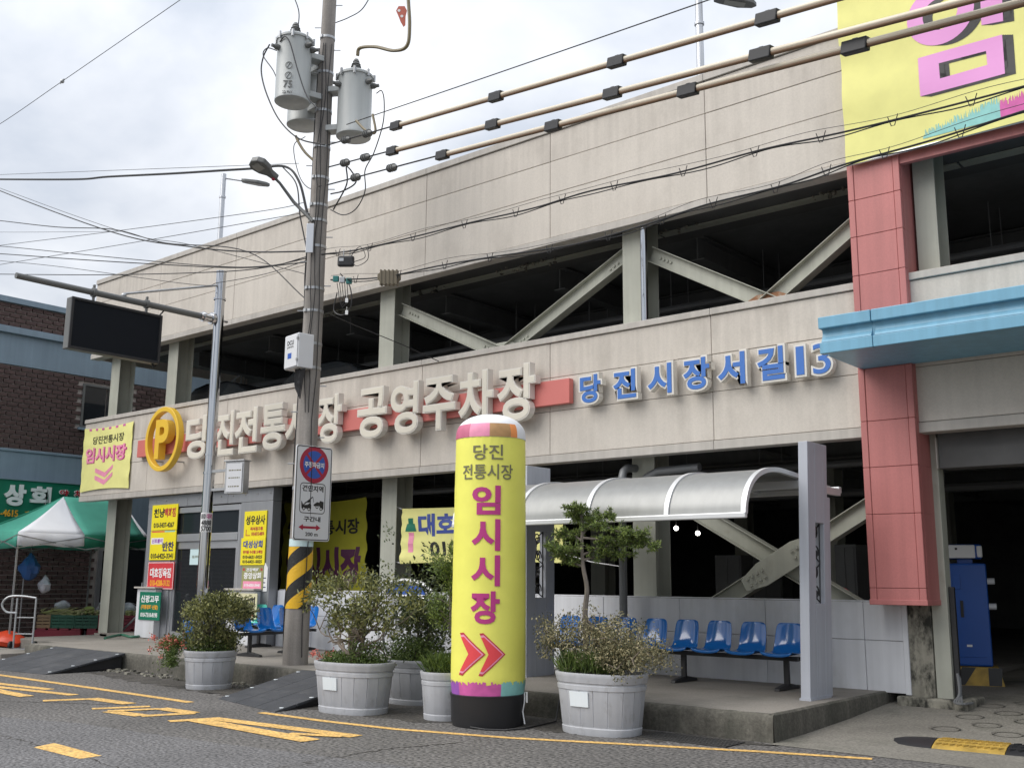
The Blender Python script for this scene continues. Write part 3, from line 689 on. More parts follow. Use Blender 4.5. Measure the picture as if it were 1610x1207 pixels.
def board(name, label, x0, x1, z0, z1, y, m, lines, th=.02, group='shop signs beside the garage entrance', cat='shop sign', rot=None, frame=None):
    """flat printed panel facing the road; lines = (text, material, x fraction 0..1, z fraction, width fraction, height fraction)"""
    O = V((x0, y, z0)); w, h = x1 - x0, z1 - z0
    t = thing(name, label, cat, (x0 + w / 2, y, z0), group)
    MB().frame_box(O, X_, Z_, -Y_, 0, w, 0, h, 0, th).build('panel', M[m], t, bev=.003, seg=1)
    if frame: 
        b = MB()
        for a in ((.01, .022, .01, h - .01), (w - .022, w - .01, .01, h - .01), (.022, w - .022, .01, .022), (.022, w - .022, h - .022, h - .01)): b.frame_box(O, X_, Z_, -Y_, *a, th, th + .002)
        b.build('border', M[frame], t)
    by = {}
    for tx, mm, fx, fz, fw_, fh in lines:
        b = by.setdefault(mm, MB())
        if tx == '#': b.frame_box(O, X_, Z_, -Y_, fx * w, (fx + fw_) * w, fz * h, (fz + fh) * h, th + .0002, th + .001)
        else: text(b, tx, O + X_ * (fx * w) + Z_ * (fz * h), X_, Z_, -Y_, fw_ * w, fh * h, .0015, th + .001, .035)
    for mm, b in by.items(): b.build('lettering', M[mm], t)
    return t
g = lambda x, y: FY(x, y, KYF - .02)
def rect(xl, xr, yt, yb):
    a = g(xl, (yt + yb) / 2); c = g(xr, (yt + yb) / 2); m_ = (xl + xr) / 2
    return a.x, c.x, g(m_, yb).z, g(m_, yt).z
board('shop_sign', 'yellow sign with black and red heading, topmost on the left door pier', *rect(239, 279, 793, 833), KYF - .004, 'signyel', [('천냥', 'ink', .08, .5, .42, .36), ('백화점', 'inkred', .5, .5, .43, .36), ('010-5437-4267', 'ink', .1, .1, .8, .2)])
board('shop_sign', 'yellow side-dish sign below the topmost sign on the left door pier', *rect(236, 276, 834, 880), KYF - .004, 'signyel', [('#', 'paperwhite', .04, .54, .48, .22), ('신토불이', 'purple', .07, .58, .42, .15), ('반찬', 'navy', .5, .3, .44, .32), ('010-6425-3341', 'ink', .06, .05, .88, .18), ('#', 'chev', .05, .95, .5, .04), ('#', 'teal', .55, .95, .4, .04)])
board('shop_sign', 'red butcher sign with white letters on the left door pier', *rect(232, 273, 883, 926), KYF - .004, 'signredp', [('대호정육점', 'paperwhite', .1, .42, .8, .36), ('010-4288-3132', 'orange', .12, .12, .76, .22)], frame='paperwhite')
board('shop_sign', 'dark green sign with white letters on the left stub wall', *rect(229, 262, 930, 974), 12.838, 'signgreen', [('신광고무', 'paperwhite', .07, .62, .86, .26), ('(각종장화·신발)', 'orange', .1, .36, .8, .18), ('010-7310-8195', 'paperwhite', .1, .1, .8, .16)])
board('shop_sign', 'yellow sign with black heading, topmost on the right door pier', *rect(384, 419, 803, 846), KYF - .004, 'signyel', [('성우상사', 'ink', .08, .5, .86, .34), ('즉석침구류', 'inkred', .3, .28, .56, .14), ('010-8713-8874', 'inkred', .36, .1, .56, .13), ('#', 'inkred', .1, .1, .2, .03), ('#', 'inkred', .1, .13, .03, .2)])
board('shop_sign', 'yellow sign with blue heading in the middle of the right door pier', *rect(379, 417, 845, 888), KYF - .01, 'signyel', [('대성상회', 'inkblue', .1, .62, .8, .28), ('건어물 수산물 도매업', 'inkred', .1, .42, .8, .12), ('010-6621-5025', 'ink', .1, .24, .8, .12), ('010-6421-5025', 'ink', .1, .07, .8, .12)])
board('shop_sign', 'olive sign with pale outlined letters on the right door pier', *rect(380, 414, 889, 927), KYF - .004, 'olive', [('건강백화', 'paperwhite', .2, .76, .6, .15), ('중앙상회', 'paperwhite', .1, .45, .8, .28), ('#', 'pinkp', .08, .06, .84, .3), ('010-6355-2440', 'paperwhite', .14, .14, .72, .12), ('#', 'inkred', .05, .8, .08, .1), ('#', 'inkred', .87, .8, .08, .1)])
board('shop_sign', 'cream sign with black letters on the right stub wall behind the teal seat', *rect(370, 414, 932, 972), 12.838, 'cream', [('성정상회', 'ink', .08, .45, .86, .42), ('010-3432-3211', 'inkred', .12, .12, .76, .18)])
p = FY(417, 905, KYF); b = MB(); b.prism([(-.09, -.3), (.09, -.3), (.09, .16), (0, .26), (-.09, .16)], V((p.x, KYF - .003, p.z)), X_, Z_, -Y_, 0, .012)
t = tag(b.build('arrow_notice', M['paperwhite'], loc=p), 'small white arrow shaped notice on the right edge of the door pier', 'notice')
b = MB()
for i, (w_, m_) in enumerate(((.1, 0), (.08, 0), (.1, 0))): b.frame_box(V((p.x - .05, KYF - .015, p.z - .05 - .09 * i)), X_, Z_, -Y_, 0, w_, 0, .02, .0, .001)
b.build('lettering', M['navy'], t)

# ------------------------------------------------------------------ channel-letter sign of the garage
YS = FYF - .25
S = thing('garage_name_sign', 'raised cream letters with a yellow P disc on a red bar across the lower parapet', 'sign', (-15, YS, 4.5))
rA, rB = FY(217, 690, YS + .12), FY(895, 610, YS + .12)
zb0, zb1 = 4.30, 4.69
MB().box(rA.x, rB.x, YS + .12, FYF - .02, zb0, zb1).build('red_bar', M['redbar'], S, bev=.006)
chars = [('당', 293, 334), ('진', 339, 372), ('전', 370, 409), ('통', 411, 452), ('시', 450, 488), ('장', 500, 541), ('공', 563, 612), ('영', 615, 662), ('주', 666, 720), ('차', 722, 780), ('장', 783, 846)]
for ch, a, c in chars:
    yc = 690 - (a - 293) * .155
    xa, xb = FY(a, yc, YS).x, FY(c - 3, yc, YS).x
    b = MB(); text(b, ch, V((xa, YS, 4.08)), X_, Z_, -Y_, xb - xa, .93, .13, -.11, .034, res=4)
    lt = b.build('letter', M['letterside'], S)
    b = MB(); text(b, ch, V((xa + .022, YS - .02, 4.08 + .022)), X_, Z_, -Y_, xb - xa - .044, .93 - .044, .006, .001, .016, res=4)
    b.build('letter_face', M['letter'], lt)
    b = MB()
    for dx_ in (.2, .6): b.bar((xa + dx_ * (xb - xa), YS + .13, 4.3), (xa + dx_ * (xb - xa), FYF - .01, 4.3), .02, .02)
    b.build_each('stand_off', M['galv'], lt)
pc = FY(257, 690, YS - .05); R1 = .72
b = MB(); prof = []
O = V((pc.x, YS - .05, 4.60)); n = 48; vs = []; fs = []
for r_, d_ in ((R1, -.09), (R1, .05), (R1 - .105, .05), (R1 - .105, -.09)):
    vs += [O + X_ * (r_ * .93 * math.cos(2 * PI * j / n)) + Z_ * (r_ * math.sin(2 * PI * j / n)) - Y_ * d_ for j in range(n)]
for i in range(4):
    for j in range(n): fs.append((i * n + j, i * n + (j + 1) % n, ((i + 1) % 4) * n + (j + 1) % n, ((i + 1) % 4) * n + j))
b.add(vs, fs); b.build('ring', M['ochre'], S, smooth=True, bev=.008)
b = MB(); text(b, 'P', O + X_ * -.25 + Z_ * -.44, X_, Z_, -Y_, .52, .88, .18, -.12, .03, res=6); b.build('parking_letter', M['ochre'], S, bev=.004)
b = MB()
for a in (.6, 2.3, 3.9, 5.4): q = O + X_ * (R1 * .85 * math.cos(a)) + Z_ * (R1 * .92 * math.sin(a)); b.bar(q + Y_ * .1, V((q.x, FYF, q.z)), .03, .03)
b.build_each('stand_off', M['galv'], S)
# blue address letters
YB = FYF - .16
A = thing('address_sign', 'blue raised letters with white rims reading a street address on the lower parapet', 'sign', (-7.3, YB, 4.4))
for ch, a, c, zz0, zz1 in [('당', 911, 948, 4.22, 4.71), ('진', 963, 1004, 4.22, 4.71), ('시', 1017, 1060, 4.22, 4.72), ('장', 1073, 1120, 4.22, 4.73), ('서', 1127, 1176, 4.22, 4.73), ('길', 1189, 1238, 4.22, 4.73), ('1', 1250, 1269, 4.24, 4.68), ('3', 1276, 1311, 4.22, 4.68)]:
    yc = 615 - (a - 911) * .115
    xa, xb = FY(a, yc, YB).x, FY(c, yc, YB).x
    off = .045 if ch in '13' else .066
    b = MB(); text(b, ch, V((xa, YB, zz0)), X_, Z_, -Y_, xb - xa, zz1 - zz0, .11, -.09, off, res=4); lt = b.build('letter', M['letterside'], A)
    b = MB(); text(b, ch, V((xa + .03, YB - .02, zz0 + .03)), X_, Z_, -Y_, xb - xa - .06, zz1 - zz0 - .06, .008, .001, .004 if ch in '13' else .03, res=4); b.build('letter_face', M['letterblue'], lt)
    b = MB(); b.bar(((xa + xb) / 2, YB + .08, zz0 + .3), ((xa + xb) / 2, FYF - .01, zz0 + .3), .02, .02); b.build_each('stand_off', M['galv'], lt)

# ------------------------------------------------------------------ cloth banners
def banner(name, label, x0, x1, z0, z1, y, m, printed, nx=40, nz=24, amp=.012, seed=1, sag=0.02, group=None, shear=0):
    rb = random.Random(seed); ph = [rb.uniform(0, 6) for _ in range(6)]
    def P(u, w, lift=0):
        x = x0 + (x1 - x0) * u; z = z0 + (z1 - z0) * w + sag * (4 * u * (1 - u)) * (w - .5) * -2
        d = amp * (math.sin(9 * u + 5 * w + ph[0]) + .6 * math.sin(17 * u - 11 * w + ph[1]) + .5 * math.sin(6 * u + 19 * w + ph[2]))
        ed = min(u, 1 - u)
        d += amp * 1.4 * math.sin(26 * w + ph[3] + 3 * u) * math.exp(-ed * 9)
        return V((x, y - abs(amp) * 2 + d - lift, z + shear * u))
    t = thing(name, label, 'banner', (x0, y, z0), group)
    b = MB(); vs = [P(i / nx, j / nz) for j in range(nz + 1) for i in range(nx + 1)]; vs += [v + Y_ * .004 for v in vs]; k = (nx + 1) * (nz + 1)
    fs = []
    for j in range(nz):
        for i in range(nx):
            q = (j * (nx + 1) + i, j * (nx + 1) + i + 1, (j + 1) * (nx + 1) + i + 1, (j + 1) * (nx + 1) + i)
            fs.append(q); fs.append(tuple(a + k for a in reversed(q)))
    b.add(vs, fs); b.build('cloth', M[m], t, smooth=True)
    W, H = x1 - x0, z1 - z0
    for mm, fill in printed:
        b = MB(); fill(b, W, H); me = b.build('lettering', M[mm], t)
        d = me.data; bm = bmesh.new(); bm.from_mesh(d); o0 = WL[t.name]
        for v in bm.verts: v.co += o0                      # back to flat print space, cut to the cloth grid, then drape
        for c in [W * i / nx for i in range(1, nx)]: bmesh.ops.bisect_plane(bm, geom=bm.verts[:] + bm.edges[:] + bm.faces[:], plane_co=(c, 0, 0), plane_no=(1, 0, 0))
        for c in [H * i / nz for i in range(1, nz)]: bmesh.ops.bisect_plane(bm, geom=bm.verts[:] + bm.edges[:] + bm.faces[:], plane_co=(0, c, 0), plane_no=(0, 1, 0))
        for v in bm.verts:
            l = v.co
            v.co = P(l.x / W, l.y / H, .004 + l.z * .002) - o0
        bm.to_mesh(d); bm.free()
    return t
def flat_text(body, fx, fz, fw_, fh, off=.03, z=0):
    return lambda b, W, H: text(b, body, V((fx * W, fz * H, z)), X_, Y_, Z_, fw_ * W, fh * H, .3, .1, off, res=3)
def flat_polys(*polys, z=0):
    def f(b, W, H):
        for pl in polys: b.poly([V((x * W, y * H, z)) for x, y in pl])
    return f
def ringpoly(cx, cy, ro, ri, n=28):
    return [[(cx + ro * math.cos(a), cy + ro * math.sin(a)), (cx + ro * math.cos(c), cy + ro * math.sin(c)), (cx + ri * math.cos(c), cy + ri * math.sin(c)), (cx + ri * math.cos(a), cy + ri * math.sin(a))] for a, c in ((2 * PI * i / n, 2 * PI * (i + 1) / n) for i in range(n))]
# small banner at the left end of the parapet
p0, p1 = FY(131, 700, FYF - .05), FY(206, 700, FYF - .05)
bz0, bz1 = 3.62, 5.20
def chev_down(b, W, H, k=1.0):
    for zc in (.26, .14):
        b.poly([V((.30 * W, (zc + .09) * H, 0)), V((.5 * W, zc * H, 0)), V((.66 * W, (zc + .12) * H, 0)), V((.66 * W, (zc + .06) * H, 0)), V((.5 * W, (zc - .08) * H, 0)), V((.30 * W, (zc + .02) * H, 0))])
banner('cloth_banner', 'small pale yellow market banner tied to the left end of the lower parapet', p0.x, p1.x, bz0, bz1, FYF - .03, 'cloth',
       [('ink', flat_text('당진전통시장', .2, .74, .64, .13, .015)), ('magenta', flat_text('임시시장', .08, .43, .84, .25, .05)), ('pinkp', flat_text('임시시장', .07, .44, .83, .25, .03, .5)), ('pinkp', chev_down),
        ('mag2', flat_polys(*[[(.1 + .14 * i, .965), (.15 + .14 * i, .965), (.15 + .14 * i, .998), (.1 + .14 * i, .998)] for i in range(6)]))], 26, 20, .005, 3, .05)
# giant banner on the upper parapet
bx0, bx1, byy, bzz = FY(1323, 130, FYF - .22).x, 2.2, FYF - .2, 6.96
H_, W_ = 3.6, bx1 - bx0
def q_(x, y): p = FY(x, y, byy - .04); return ((p.x - bx0) / W_, (p.z - bzz) / H_)
cxy = q_(1478, 22); hh = H_ / W_
def scale_ring(cx, cy, ro, ri): return [[(x, cy + (y - cy) / hh) for x, y in pl] for pl in ringpoly(cx, cy, ro, ri, 40)]
ro = abs(q_(1533, 20)[0] - cxy[0]); ri = ro * .52
bar_ = [q_(1543, 40), q_(1577, 33), q_(1573, -60), q_(1540, -50)]
sqo = [q_(1447, 152), q_(1580, 116), q_(1575, 54), q_(1443, 92)]
sqi = [q_(1478, 124), q_(1552, 102), q_(1550, 80), q_(1476, 100)]
def frame4(o, i): return [[o[k], o[(k + 1) % 4], i[(k + 1) % 4], i[k]] for k in range(4)]
def sh(polys, dx_, dz_): return [[(x + dx_, y + dz_) for x, y in pl] for pl in polys]
glyph = scale_ring(cxy[0], cxy[1], ro, ri) + [bar_] + frame4(sqo, sqi)
def many(polys, z=0): return flat_polys(*polys, z=z)
shadows = []
for k_ in range(1, 7): shadows += sh(glyph, .0028 * k_, -.0018 * k_)
rg = random.Random(4)
def ragged(x0, x1, zt, n=90):
    out = []
    for i in range(n):
        a, c = x0 + (x1 - x0) * i / n, x0 + (x1 - x0) * (i + 1) / n
        out.append([(a, .028), (c, .028), (c, zt + (i + 1) / n * .05 + rg.uniform(-.02, .012)), (a, zt + i / n * .05 + rg.uniform(-.02, .012))])
    return out
t1 = q_(1450, 215)[0]; t2 = q_(1573, 180)[0]
banner('cloth_banner', 'huge yellow banner with pink block letter hung over the upper parapet', bx0, bx1, bzz, bzz + H_, byy, 'cloth',
       [('ink', many(shadows)), ('pink', many(glyph, .6)), ('teal', many(ragged(t1, t2, .05))), ('mag2', many(ragged(t2, t2 + .16, .085))), ('purple', many(ragged(t2 + .16, t2 + .33, .085)))], 70, 40, .012, 8, 0.0)
b = MB(); b.tube([(bx0, byy + .0, bzz + .01), (bx1, byy, bzz + .01)], .018, 8); tag(b.build('banner_batten', M['roofframe'], loc=(bx0, byy, bzz)), 'thin pale rod along the bottom of the huge yellow banner', 'rod')
# banners tied up inside the ground floor
YBN = 14.5
a0, a1 = FY(447, 850, YBN), FY(578, 850, YBN)
banner('cloth_banner', 'yellow market banner hanging in the shade behind the road sign', a0.x, a1.x, FY(510, 930, YBN).z, FY(510, 786, YBN).z, YBN, 'shaded_cloth',
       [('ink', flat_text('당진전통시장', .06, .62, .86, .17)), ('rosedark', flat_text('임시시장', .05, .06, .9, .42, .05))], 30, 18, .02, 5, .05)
YBN = 13.42
a0, a1 = FY(632, 840, YBN), FY(886, 840, YBN); z0_, z1_ = FY(640, 886, YBN).z, FY(640, 799, YBN).z
banner('cloth_banner', 'pale yellow shop banner tied between columns behind the inflatable pillar', a0.x, a1.x, z0_, z1_, YBN, 'cloth',
       [('inkblue', flat_text('대호정육점', .12, .48, .62, .42, .04)), ('pinkp', flat_text('정육', .76, .52, .2, .4, .05)), ('signgreen', flat_polys([(.03, .58), (.105, .58), (.095, .72), (.085, .72), (.085, .82), (.05, .82), (.05, .72), (.04, .72)])),
        ('pinkp', flat_polys([(.05, .2), (.085, .2), (.085, .56), (.05, .56)])), ('ink', flat_text('010-4288-3102', .2, .12, .76, .26, .03))], 40, 14, .012, 6, .03)
b = MB(); q = FY(886, 870, YBN); b.tube([q, q.lerp(FY(975, 890, YBN), .5) - Z_ * .03, FY(975, 890, YBN)], .008, 6); b.tube([FY(632, 885, YBN), FY(608, 880, YBN)], .008, 6); b.tube([FY(632, 800, YBN), FY(608, 790, YBN)], .008, 6)
tag(b.build('tie_string', M['paperwhite'], loc=q), 'white string tying the shop banner to the downpipe by the shelter', 'string')

# ------------------------------------------------------------------ utility pole and what hangs on it
PB, PT = V((-13.28, 10.63, .28)), V((-13.1, 10.63, 14.5))
def pl(z): return PB.lerp(PT, (z - .28) / (PT.z - .28))
def pr(z): return .198 - .0072 * (z - .28)
PO = thing('utility_pole', 'tall weathered concrete utility pole with metal bands and striped wrap near its foot', 'utility pole', PB)
b = MB(); zs = [.2 + i * .65 for i in range(23)]; b.tube([pl(z) for z in zs], [pr(z) for z in zs], 24); b.build('shaft', M['pole'], PO, smooth=True)
for z in (3.0, 4.95, 5.35, 5.9, 6.28, 7.0, 7.45, 7.72, 8.2, 8.75, 9.4, 10.1, 10.75):
    b = MB(); b.tube([pl(z - .022), pl(z + .022)], pr(z) + .009, 20); c = pl(z); b.bar(c - Y_ * (pr(z) + .03) , c - Y_ * (pr(z) + .0), .06, .05); b.build('band', M['galv'], PO, smooth=True)
wz0, wz1 = 1.13, 2.08
b = MB(); b.tube([pl(wz0), pl(wz0 + .5), pl(wz1)], [pr(wz0) + .006, pr(wz0 + .5) + .006, pr(wz1) + .006], 28); o = b.build('hazard_wrap', M['wrap'], PO, smooth=True)
b = MB(); b.tube([pl(2.085), pl(2.2)], [pr(2.1) + .005] * 2, 24); b.build('torn_sticker', M['paper'], PO, smooth=True)
b = MB()
for i, z in enumerate([3.4 + .42 * i for i in range(20)]):
    if 4.7 < z < 5.6: continue
    s = 1 if i % 2 else -1; c = pl(z); b.tube([c + rt * s * pr(z), c + rt * s * (pr(z) + .11)], .009, 6)
b.build_each('climbing_peg', M['galv'], PO)
b = MB()
rw = random.Random(12)
for k_ in range(4):
    a = (-2.75, -.75, -1.05, -.2)[k_]; pts = []
    for i in range(26):
        z = .4 + 10.2 * i / 25 if k_ in (0, 3) else 4.2 + 6.4 * i / 25
        aa = a + .12 * math.sin(i * .9 + k_) + rw.uniform(-.05, .05)
        rr_ = pr(z) + .014 + .012 * abs(math.sin(i * .7 + k_)); pts.append(pl(z) + V((math.cos(aa) * rr_, math.sin(aa) * rr_, 0)))
    b.tube(pts, .007 if k_ else .014, 6)
b.build_each('riser_cable', M['cable'], PO, smooth=True)
# transformers
def transformer(loc, lab, mark=False, ztop=11.0, h=1.16, sc=1.0, toward=None, bush='up'):
    t = thing('transformer', lab, 'transformer', (loc.x, loc.y, ztop - h), 'pole transformers')
    R_ = .292 * sc; z1 = ztop
    b = MB(); b.lathe((loc.x, loc.y, z1 - h), [(R_ * .93, 0), (R_, .015), (R_, .06), (R_ * .985, .07), (R_ * .985, h - .1), (R_ * 1.0, h - .06)], 28); b.build('tank', M['trafo'], t, smooth=True)
    b = MB(); b.lathe((loc.x, loc.y, z1 - .06), [(R_ * 1.06, 0), (R_ * 1.06, .035), (R_ * .9, .075), (R_ * .4, .10), (.02, .105)], 28); b.build('lid', M['trafo'], t, smooth=True)
    b = MB()
    for i in range(8): a = i * PI / 4; c = V((loc.x + math.cos(a) * R_ * 1.08, loc.y + math.sin(a) * R_ * 1.08, z1 - .1)); b.bar(c, c + Z_ * .12, .035, .03)
    b.build_each('lid_clamp', M['galv'], t)
    b = MB(); b.lathe((loc.x, loc.y, z1 + .03), [(.10, 0), (.10, .05), (.07, .07), (.07, .12), (.09, .13), (.06, .16), (.08, .17), (.05, .21), (.06, .22), (.035, .27)], 16); b.build('bushing', M['lampgrey'], t, smooth=True)
    c = pl(z1 - .5); d = V((c.x - loc.x, c.y - loc.y, 0)); dist = d.length; d.normalize()
    for dz in (.25, .95):
        b = MB(); b.bar(V((loc.x, loc.y, z1 - dz)) + d * R_ * .9, V((loc.x, loc.y, z1 - dz)) + d * (dist - .08), .22, .1); b.build('bracket', M['trafo'], t, bev=.01)
    a0_ = math.atan2(-loc.y, -loc.x)
    for s, dz in ((1.2, .22), (-1.1, .25), (.75, .2)):
        a = a0_ + s; c = V((loc.x + math.cos(a) * R_, loc.y + math.sin(a) * R_, z1 - dz)); dd = V((math.cos(a), math.sin(a), 0))
        b = MB(); b.tube([c, c + dd * .05, c + dd * .09, c + dd * .13], [.05, .05, .03, .03], 10); b.build('terminal', M['lampgrey'], t, smooth=True)
    if mark:
        a = a0_ - .28; Nn = V((math.cos(a), math.sin(a), 0)); Rr = Z_.cross(Nn) 
        O = V((loc.x, loc.y, 0)) + Nn * (R_ * .985 + .002)
        b = MB()
        text(b, '75', O + Rr * -.08 + Z_ * (z1 - 1.02), Rr, Z_, Nn, .15, .13, .003, .002, .02)
        text(b, '22.9kV', O + Rr * -.09 + Z_ * (z1 - 1.12), Rr, Z_, Nn, .17, .05, .003, .002, .01)
        for zc in (z1 - .62, z1 - .80):
            for j in range(14):
                a1, a2 = 2 * PI * j / 14, 2 * PI * (j + 1) / 14
                b.bar(O + Rr * .058 * math.cos(a1) + Z_ * (zc + .058 * math.sin(a1)) + Nn * .003, O + Rr * .058 * math.cos(a2) + Z_ * (zc + .058 * math.sin(a2)) + Nn * .003, .01, .004)
            b.bar(O + Rr * -.03 + Z_ * (zc - .04) + Nn * .003, O + Rr * .02 + Z_ * (zc + .04) + Nn * .003, .01, .004)
        b.build('marking', M['lampgrey'], t)
    return t
TC = pl(10)
T1, T2, T3 = TC + V((-.17, -.55, 0)), TC + V((-.62, .06, 0)), TC + V((.48, .26, 0))
transformer(T1, 'grey drum transformer marked 75, nearest on the left of the utility pole', True, 10.57)
transformer(T2, 'grey drum transformer hidden behind the one marked 75', False, 10.50)
transformer(T3, 'grey drum transformer with black bushing on the right of the utility pole', False, 10.02, 1.13)
# street light on an arm
SLP = pl(7.75) + V((-.17, -.1, 0))
t = thing('street_light', 'cobra head street light on a bent arm clamped to the utility pole', 'street light', SLP)
def px_at(x, y, base, dist_y): d = ray(x, y); return EYE + d * ((base.y + dist_y) / d.y)
e0 = px_at(492, 348, PB, -.15); e1 = px_at(462, 318, PB, -.28); e2 = px_at(440, 288, PB, -.5); e3 = px_at(431, 279, PB, -.6); e4 = px_at(398, 254, PB, -1.0)
b = MB(); b.tube([e0, e0.lerp(e1, .6), e1, e1.lerp(e2, .6), e2, e3], [.03, .03, .028, .026, .024, .024], 10); b.build('arm', M['lampgrey'], t, smooth=True)
d = (e4 - e3); ln_ = d.length; d.normalize(); s_ = d.cross(Z_).normalized(); u_ = s_.cross(d)
b = MB(); b.prism([(-.05, -.05), (.1, -.07), (.2, -.16), (ln_ * .8, -.20), (ln_, -.13), (ln_ + .04, 0), (ln_, .13), (ln_ * .8, .20), (.2, .16), (.1, .07), (-.05, .05)], e3, d, s_, u_, -.03, .07); b.build('head', M['lampgrey'], t, bev=.02)
b = MB(); b.frame_box(e3, d, s_, -u_, .24, ln_ * .9, -.1, .1, .031, .038); b.build('lens', M['lens'], t)
b = MB(); c = FY(488, 372, PB.y - .2); b.frame_box(c, rt, Z_, -fw, -.06, .06, -.28, .22, -.02, .05); b.build('mount_plate', M['alu'], t, bev=.005)
b = MB(); b.ball(e3 + u_ * -.03, .035, n=8, k=6); b.build('indicator', M['signred'], t)
# cabinet
c0, c1 = FX(448, 555, PB.x - .38), None
Xn = V((1, 0, 0))
t = thing('meter_cabinet', 'small white metal cabinet with a printed front strapped to the utility pole', 'cabinet', V((-13.5, 10.35, 4.9)))
cO = FY(447, 582, 10.28); w_ = FY(470, 582, 10.28).x - cO.x; 
aR = V((math.cos(-.15), math.sin(-.15), 0)); aN = V((math.sin(-.15), -math.cos(-.15), 0))
b = MB(); b.frame_box(cO, aR, Z_, -aN, 0, .42, 0, .56, 0, .28); b.build('body', M['signwhite'], t, bev=.012)
b = MB(); b.frame_box(cO, aR, Z_, aN, .015, .405, .015, .545, .003, .018); fd = b.build('door', M['signwhite'], t, bev=.008)
b = MB(); text(b, 'DCU', cO + aR * .1 + Z_ * .38 + aN * .019, aR, Z_, aN, .2, .075, .001, .001, .02); text(b, '[HPGP]', cO + aR * .1 + Z_ * .325 + aN * .019, aR, Z_, aN, .19, .035, .001, .001, .0); b.build('lettering', M['ink'], fd)
b = MB(); b.frame_box(cO, aR, Z_, aN, .12, .24, .16, .25, .0185, .0195); b.build('label', M['signblue'], fd)
b = MB()
for zz in (.1, .45): b.frame_box(cO, aR, Z_, aN, .385, .42, zz, zz + .04, .0, .024)
b.build_each('latch', M['galv'], fd)
b = MB()
for k_ in range(5):
    x = cO + aR * (.2 + .035 * k_) - aN * -.0 + V((0, .1, 0)); b.tube([x, x - Z_ * (.25 + .04 * k_), x - Z_ * (.34 + .04 * k_) + aR * .04, x - Z_ * .2 + aR * .1, x - Z_ * .02 + aR * .16], .009, 6)
b.build_each('tail_cable', M['cable'], t, smooth=True)
b = MB()
for zz in (.12, .44): q = cO + Z_ * zz + aR * .3 - aN * .28; b.bar(q, V((pl(5).x, pl(5).y - .12, q.z)), .03, .05)
b.build_each('strap', M['galv'], t)
# no-parking road sign (faces along the road)
sX = PB.x + .23
ry0, ry1 = FX(463, 775, sX).y, FX(520, 778, sX).y
rz0, rz1 = 2.17, 3.67
t = thing('road_sign', 'tall white no parking sign with tow truck panel fixed to the utility pole', 'road sign', (sX, (ry0 + ry1) / 2, rz0))
W2, H2 = ry1 - ry0, rz1 - rz0
O = V((sX, ry0, rz0)); R_, U_, N_ = Y_, Z_, X_
def rrect(x0, x1, y0, y1, r, k=5):
    out = []
    for cx_, cy_, a0 in ((x1 - r, y0 + r, -PI / 2), (x1 - r, y1 - r, 0), (x0 + r, y1 - r, PI / 2), (x0 + r, y0 + r, PI)):
        for i in range(k + 1): a = a0 + PI / 2 * i / k; out.append((cx_ + r * math.cos(a), cy_ + r * math.sin(a)))
    return out
b = MB(); b.prism(rrect(0, W2, 0, H2, .05), O, R_, U_, N_, -.012, .004); b.build('plate', M['signwhite'], t)
def ringframe(b, o, i, d0, d1):
    n = len(o)
    for k_ in range(n): b.poly([O + R_ * o[k_][0] + U_ * o[k_][1] + N_ * d1, O + R_ * o[(k_ + 1) % n][0] + U_ * o[(k_ + 1) % n][1] + N_ * d1, O + R_ * i[(k_ + 1) % n][0] + U_ * i[(k_ + 1) % n][1] + N_ * d1, O + R_ * i[k_][0] + U_ * i[k_][1] + N_ * d1])
b = MB(); ringframe(b, rrect(.012, W2 - .012, .012, H2 - .012, .045), rrect(.026, W2 - .026, .026, H2 - .026, .035), 0, .006)
bx_a, bx_b, bz_a, bz_b = .14 * W2, .84 * W2, .285 * H2, .605 * H2
ringframe(b, rrect(bx_a, bx_b, bz_a, bz_b, .06), rrect(bx_a + .012, bx_b - .012, bz_a + .012, bz_b - .012, .05), 0, .006)
text(b, '견인지역', O + R_ * (.2 * W2) + U_ * (.515 * H2), R_, U_, N_, .58 * W2, .065 * H2, .001, .005, .03)
text(b, '구간내', O + R_ * (.27 * W2) + U_ * (.2 * H2), R_, U_, N_, .46 * W2, .055 * H2, .001, .005, .03)
text(b, '200 m', O + R_ * (.33 * W2) + U_ * (.05 * H2), R_, U_, N_, .34 * W2, .04 * H2, .001, .005, .02)
def sp(pts): b.poly([O + R_ * x * W2 + U_ * y * H2 + N_ * .006 for x, y in pts])
sp([(.2, .335), (.46, .335), (.46, .375), (.42, .395), (.36, .375), (.24, .37), (.2, .41), (.185, .41)]); sp([(.22, .37), (.26, .37), (.50, .455), (.49, .465)]); sp([(.27, .395), (.44, .43), (.42, .40)]); sp([(.495, .46), (.505, .46), (.53, .405), (.52, .4)])
sp([(.52, .38), (.62, .41), (.68, .405), (.7, .425), (.8, .415), (.8, .345), (.77, .33), (.68, .37), (.54, .365)])
for cx_, cy_ in ((.26, .335), (.4, .33), (.62, .358), (.73, .34)):
    sp([(cx_ + .04 * math.cos(2 * PI * j / 12), cy_ + .04 * W2 / H2 * math.sin(2 * PI * j / 12)) for j in range(12)])
b.build('print_black', M['ink'], t)
b = MB()
cC = (.5 * W2, .80 * H2); rO = .40 * W2
for k_ in range(32):
    a, c = 2 * PI * k_ / 32, 2 * PI * (k_ + 1) / 32
    b.poly([O + R_ * (cC[0] + r_ * math.cos(q)) + U_ * (cC[1] + r_ * math.sin(q)) + N_ * .006 for r_, q in ((rO, a), (rO, c), (rO * .76, c), (rO * .76, a))])
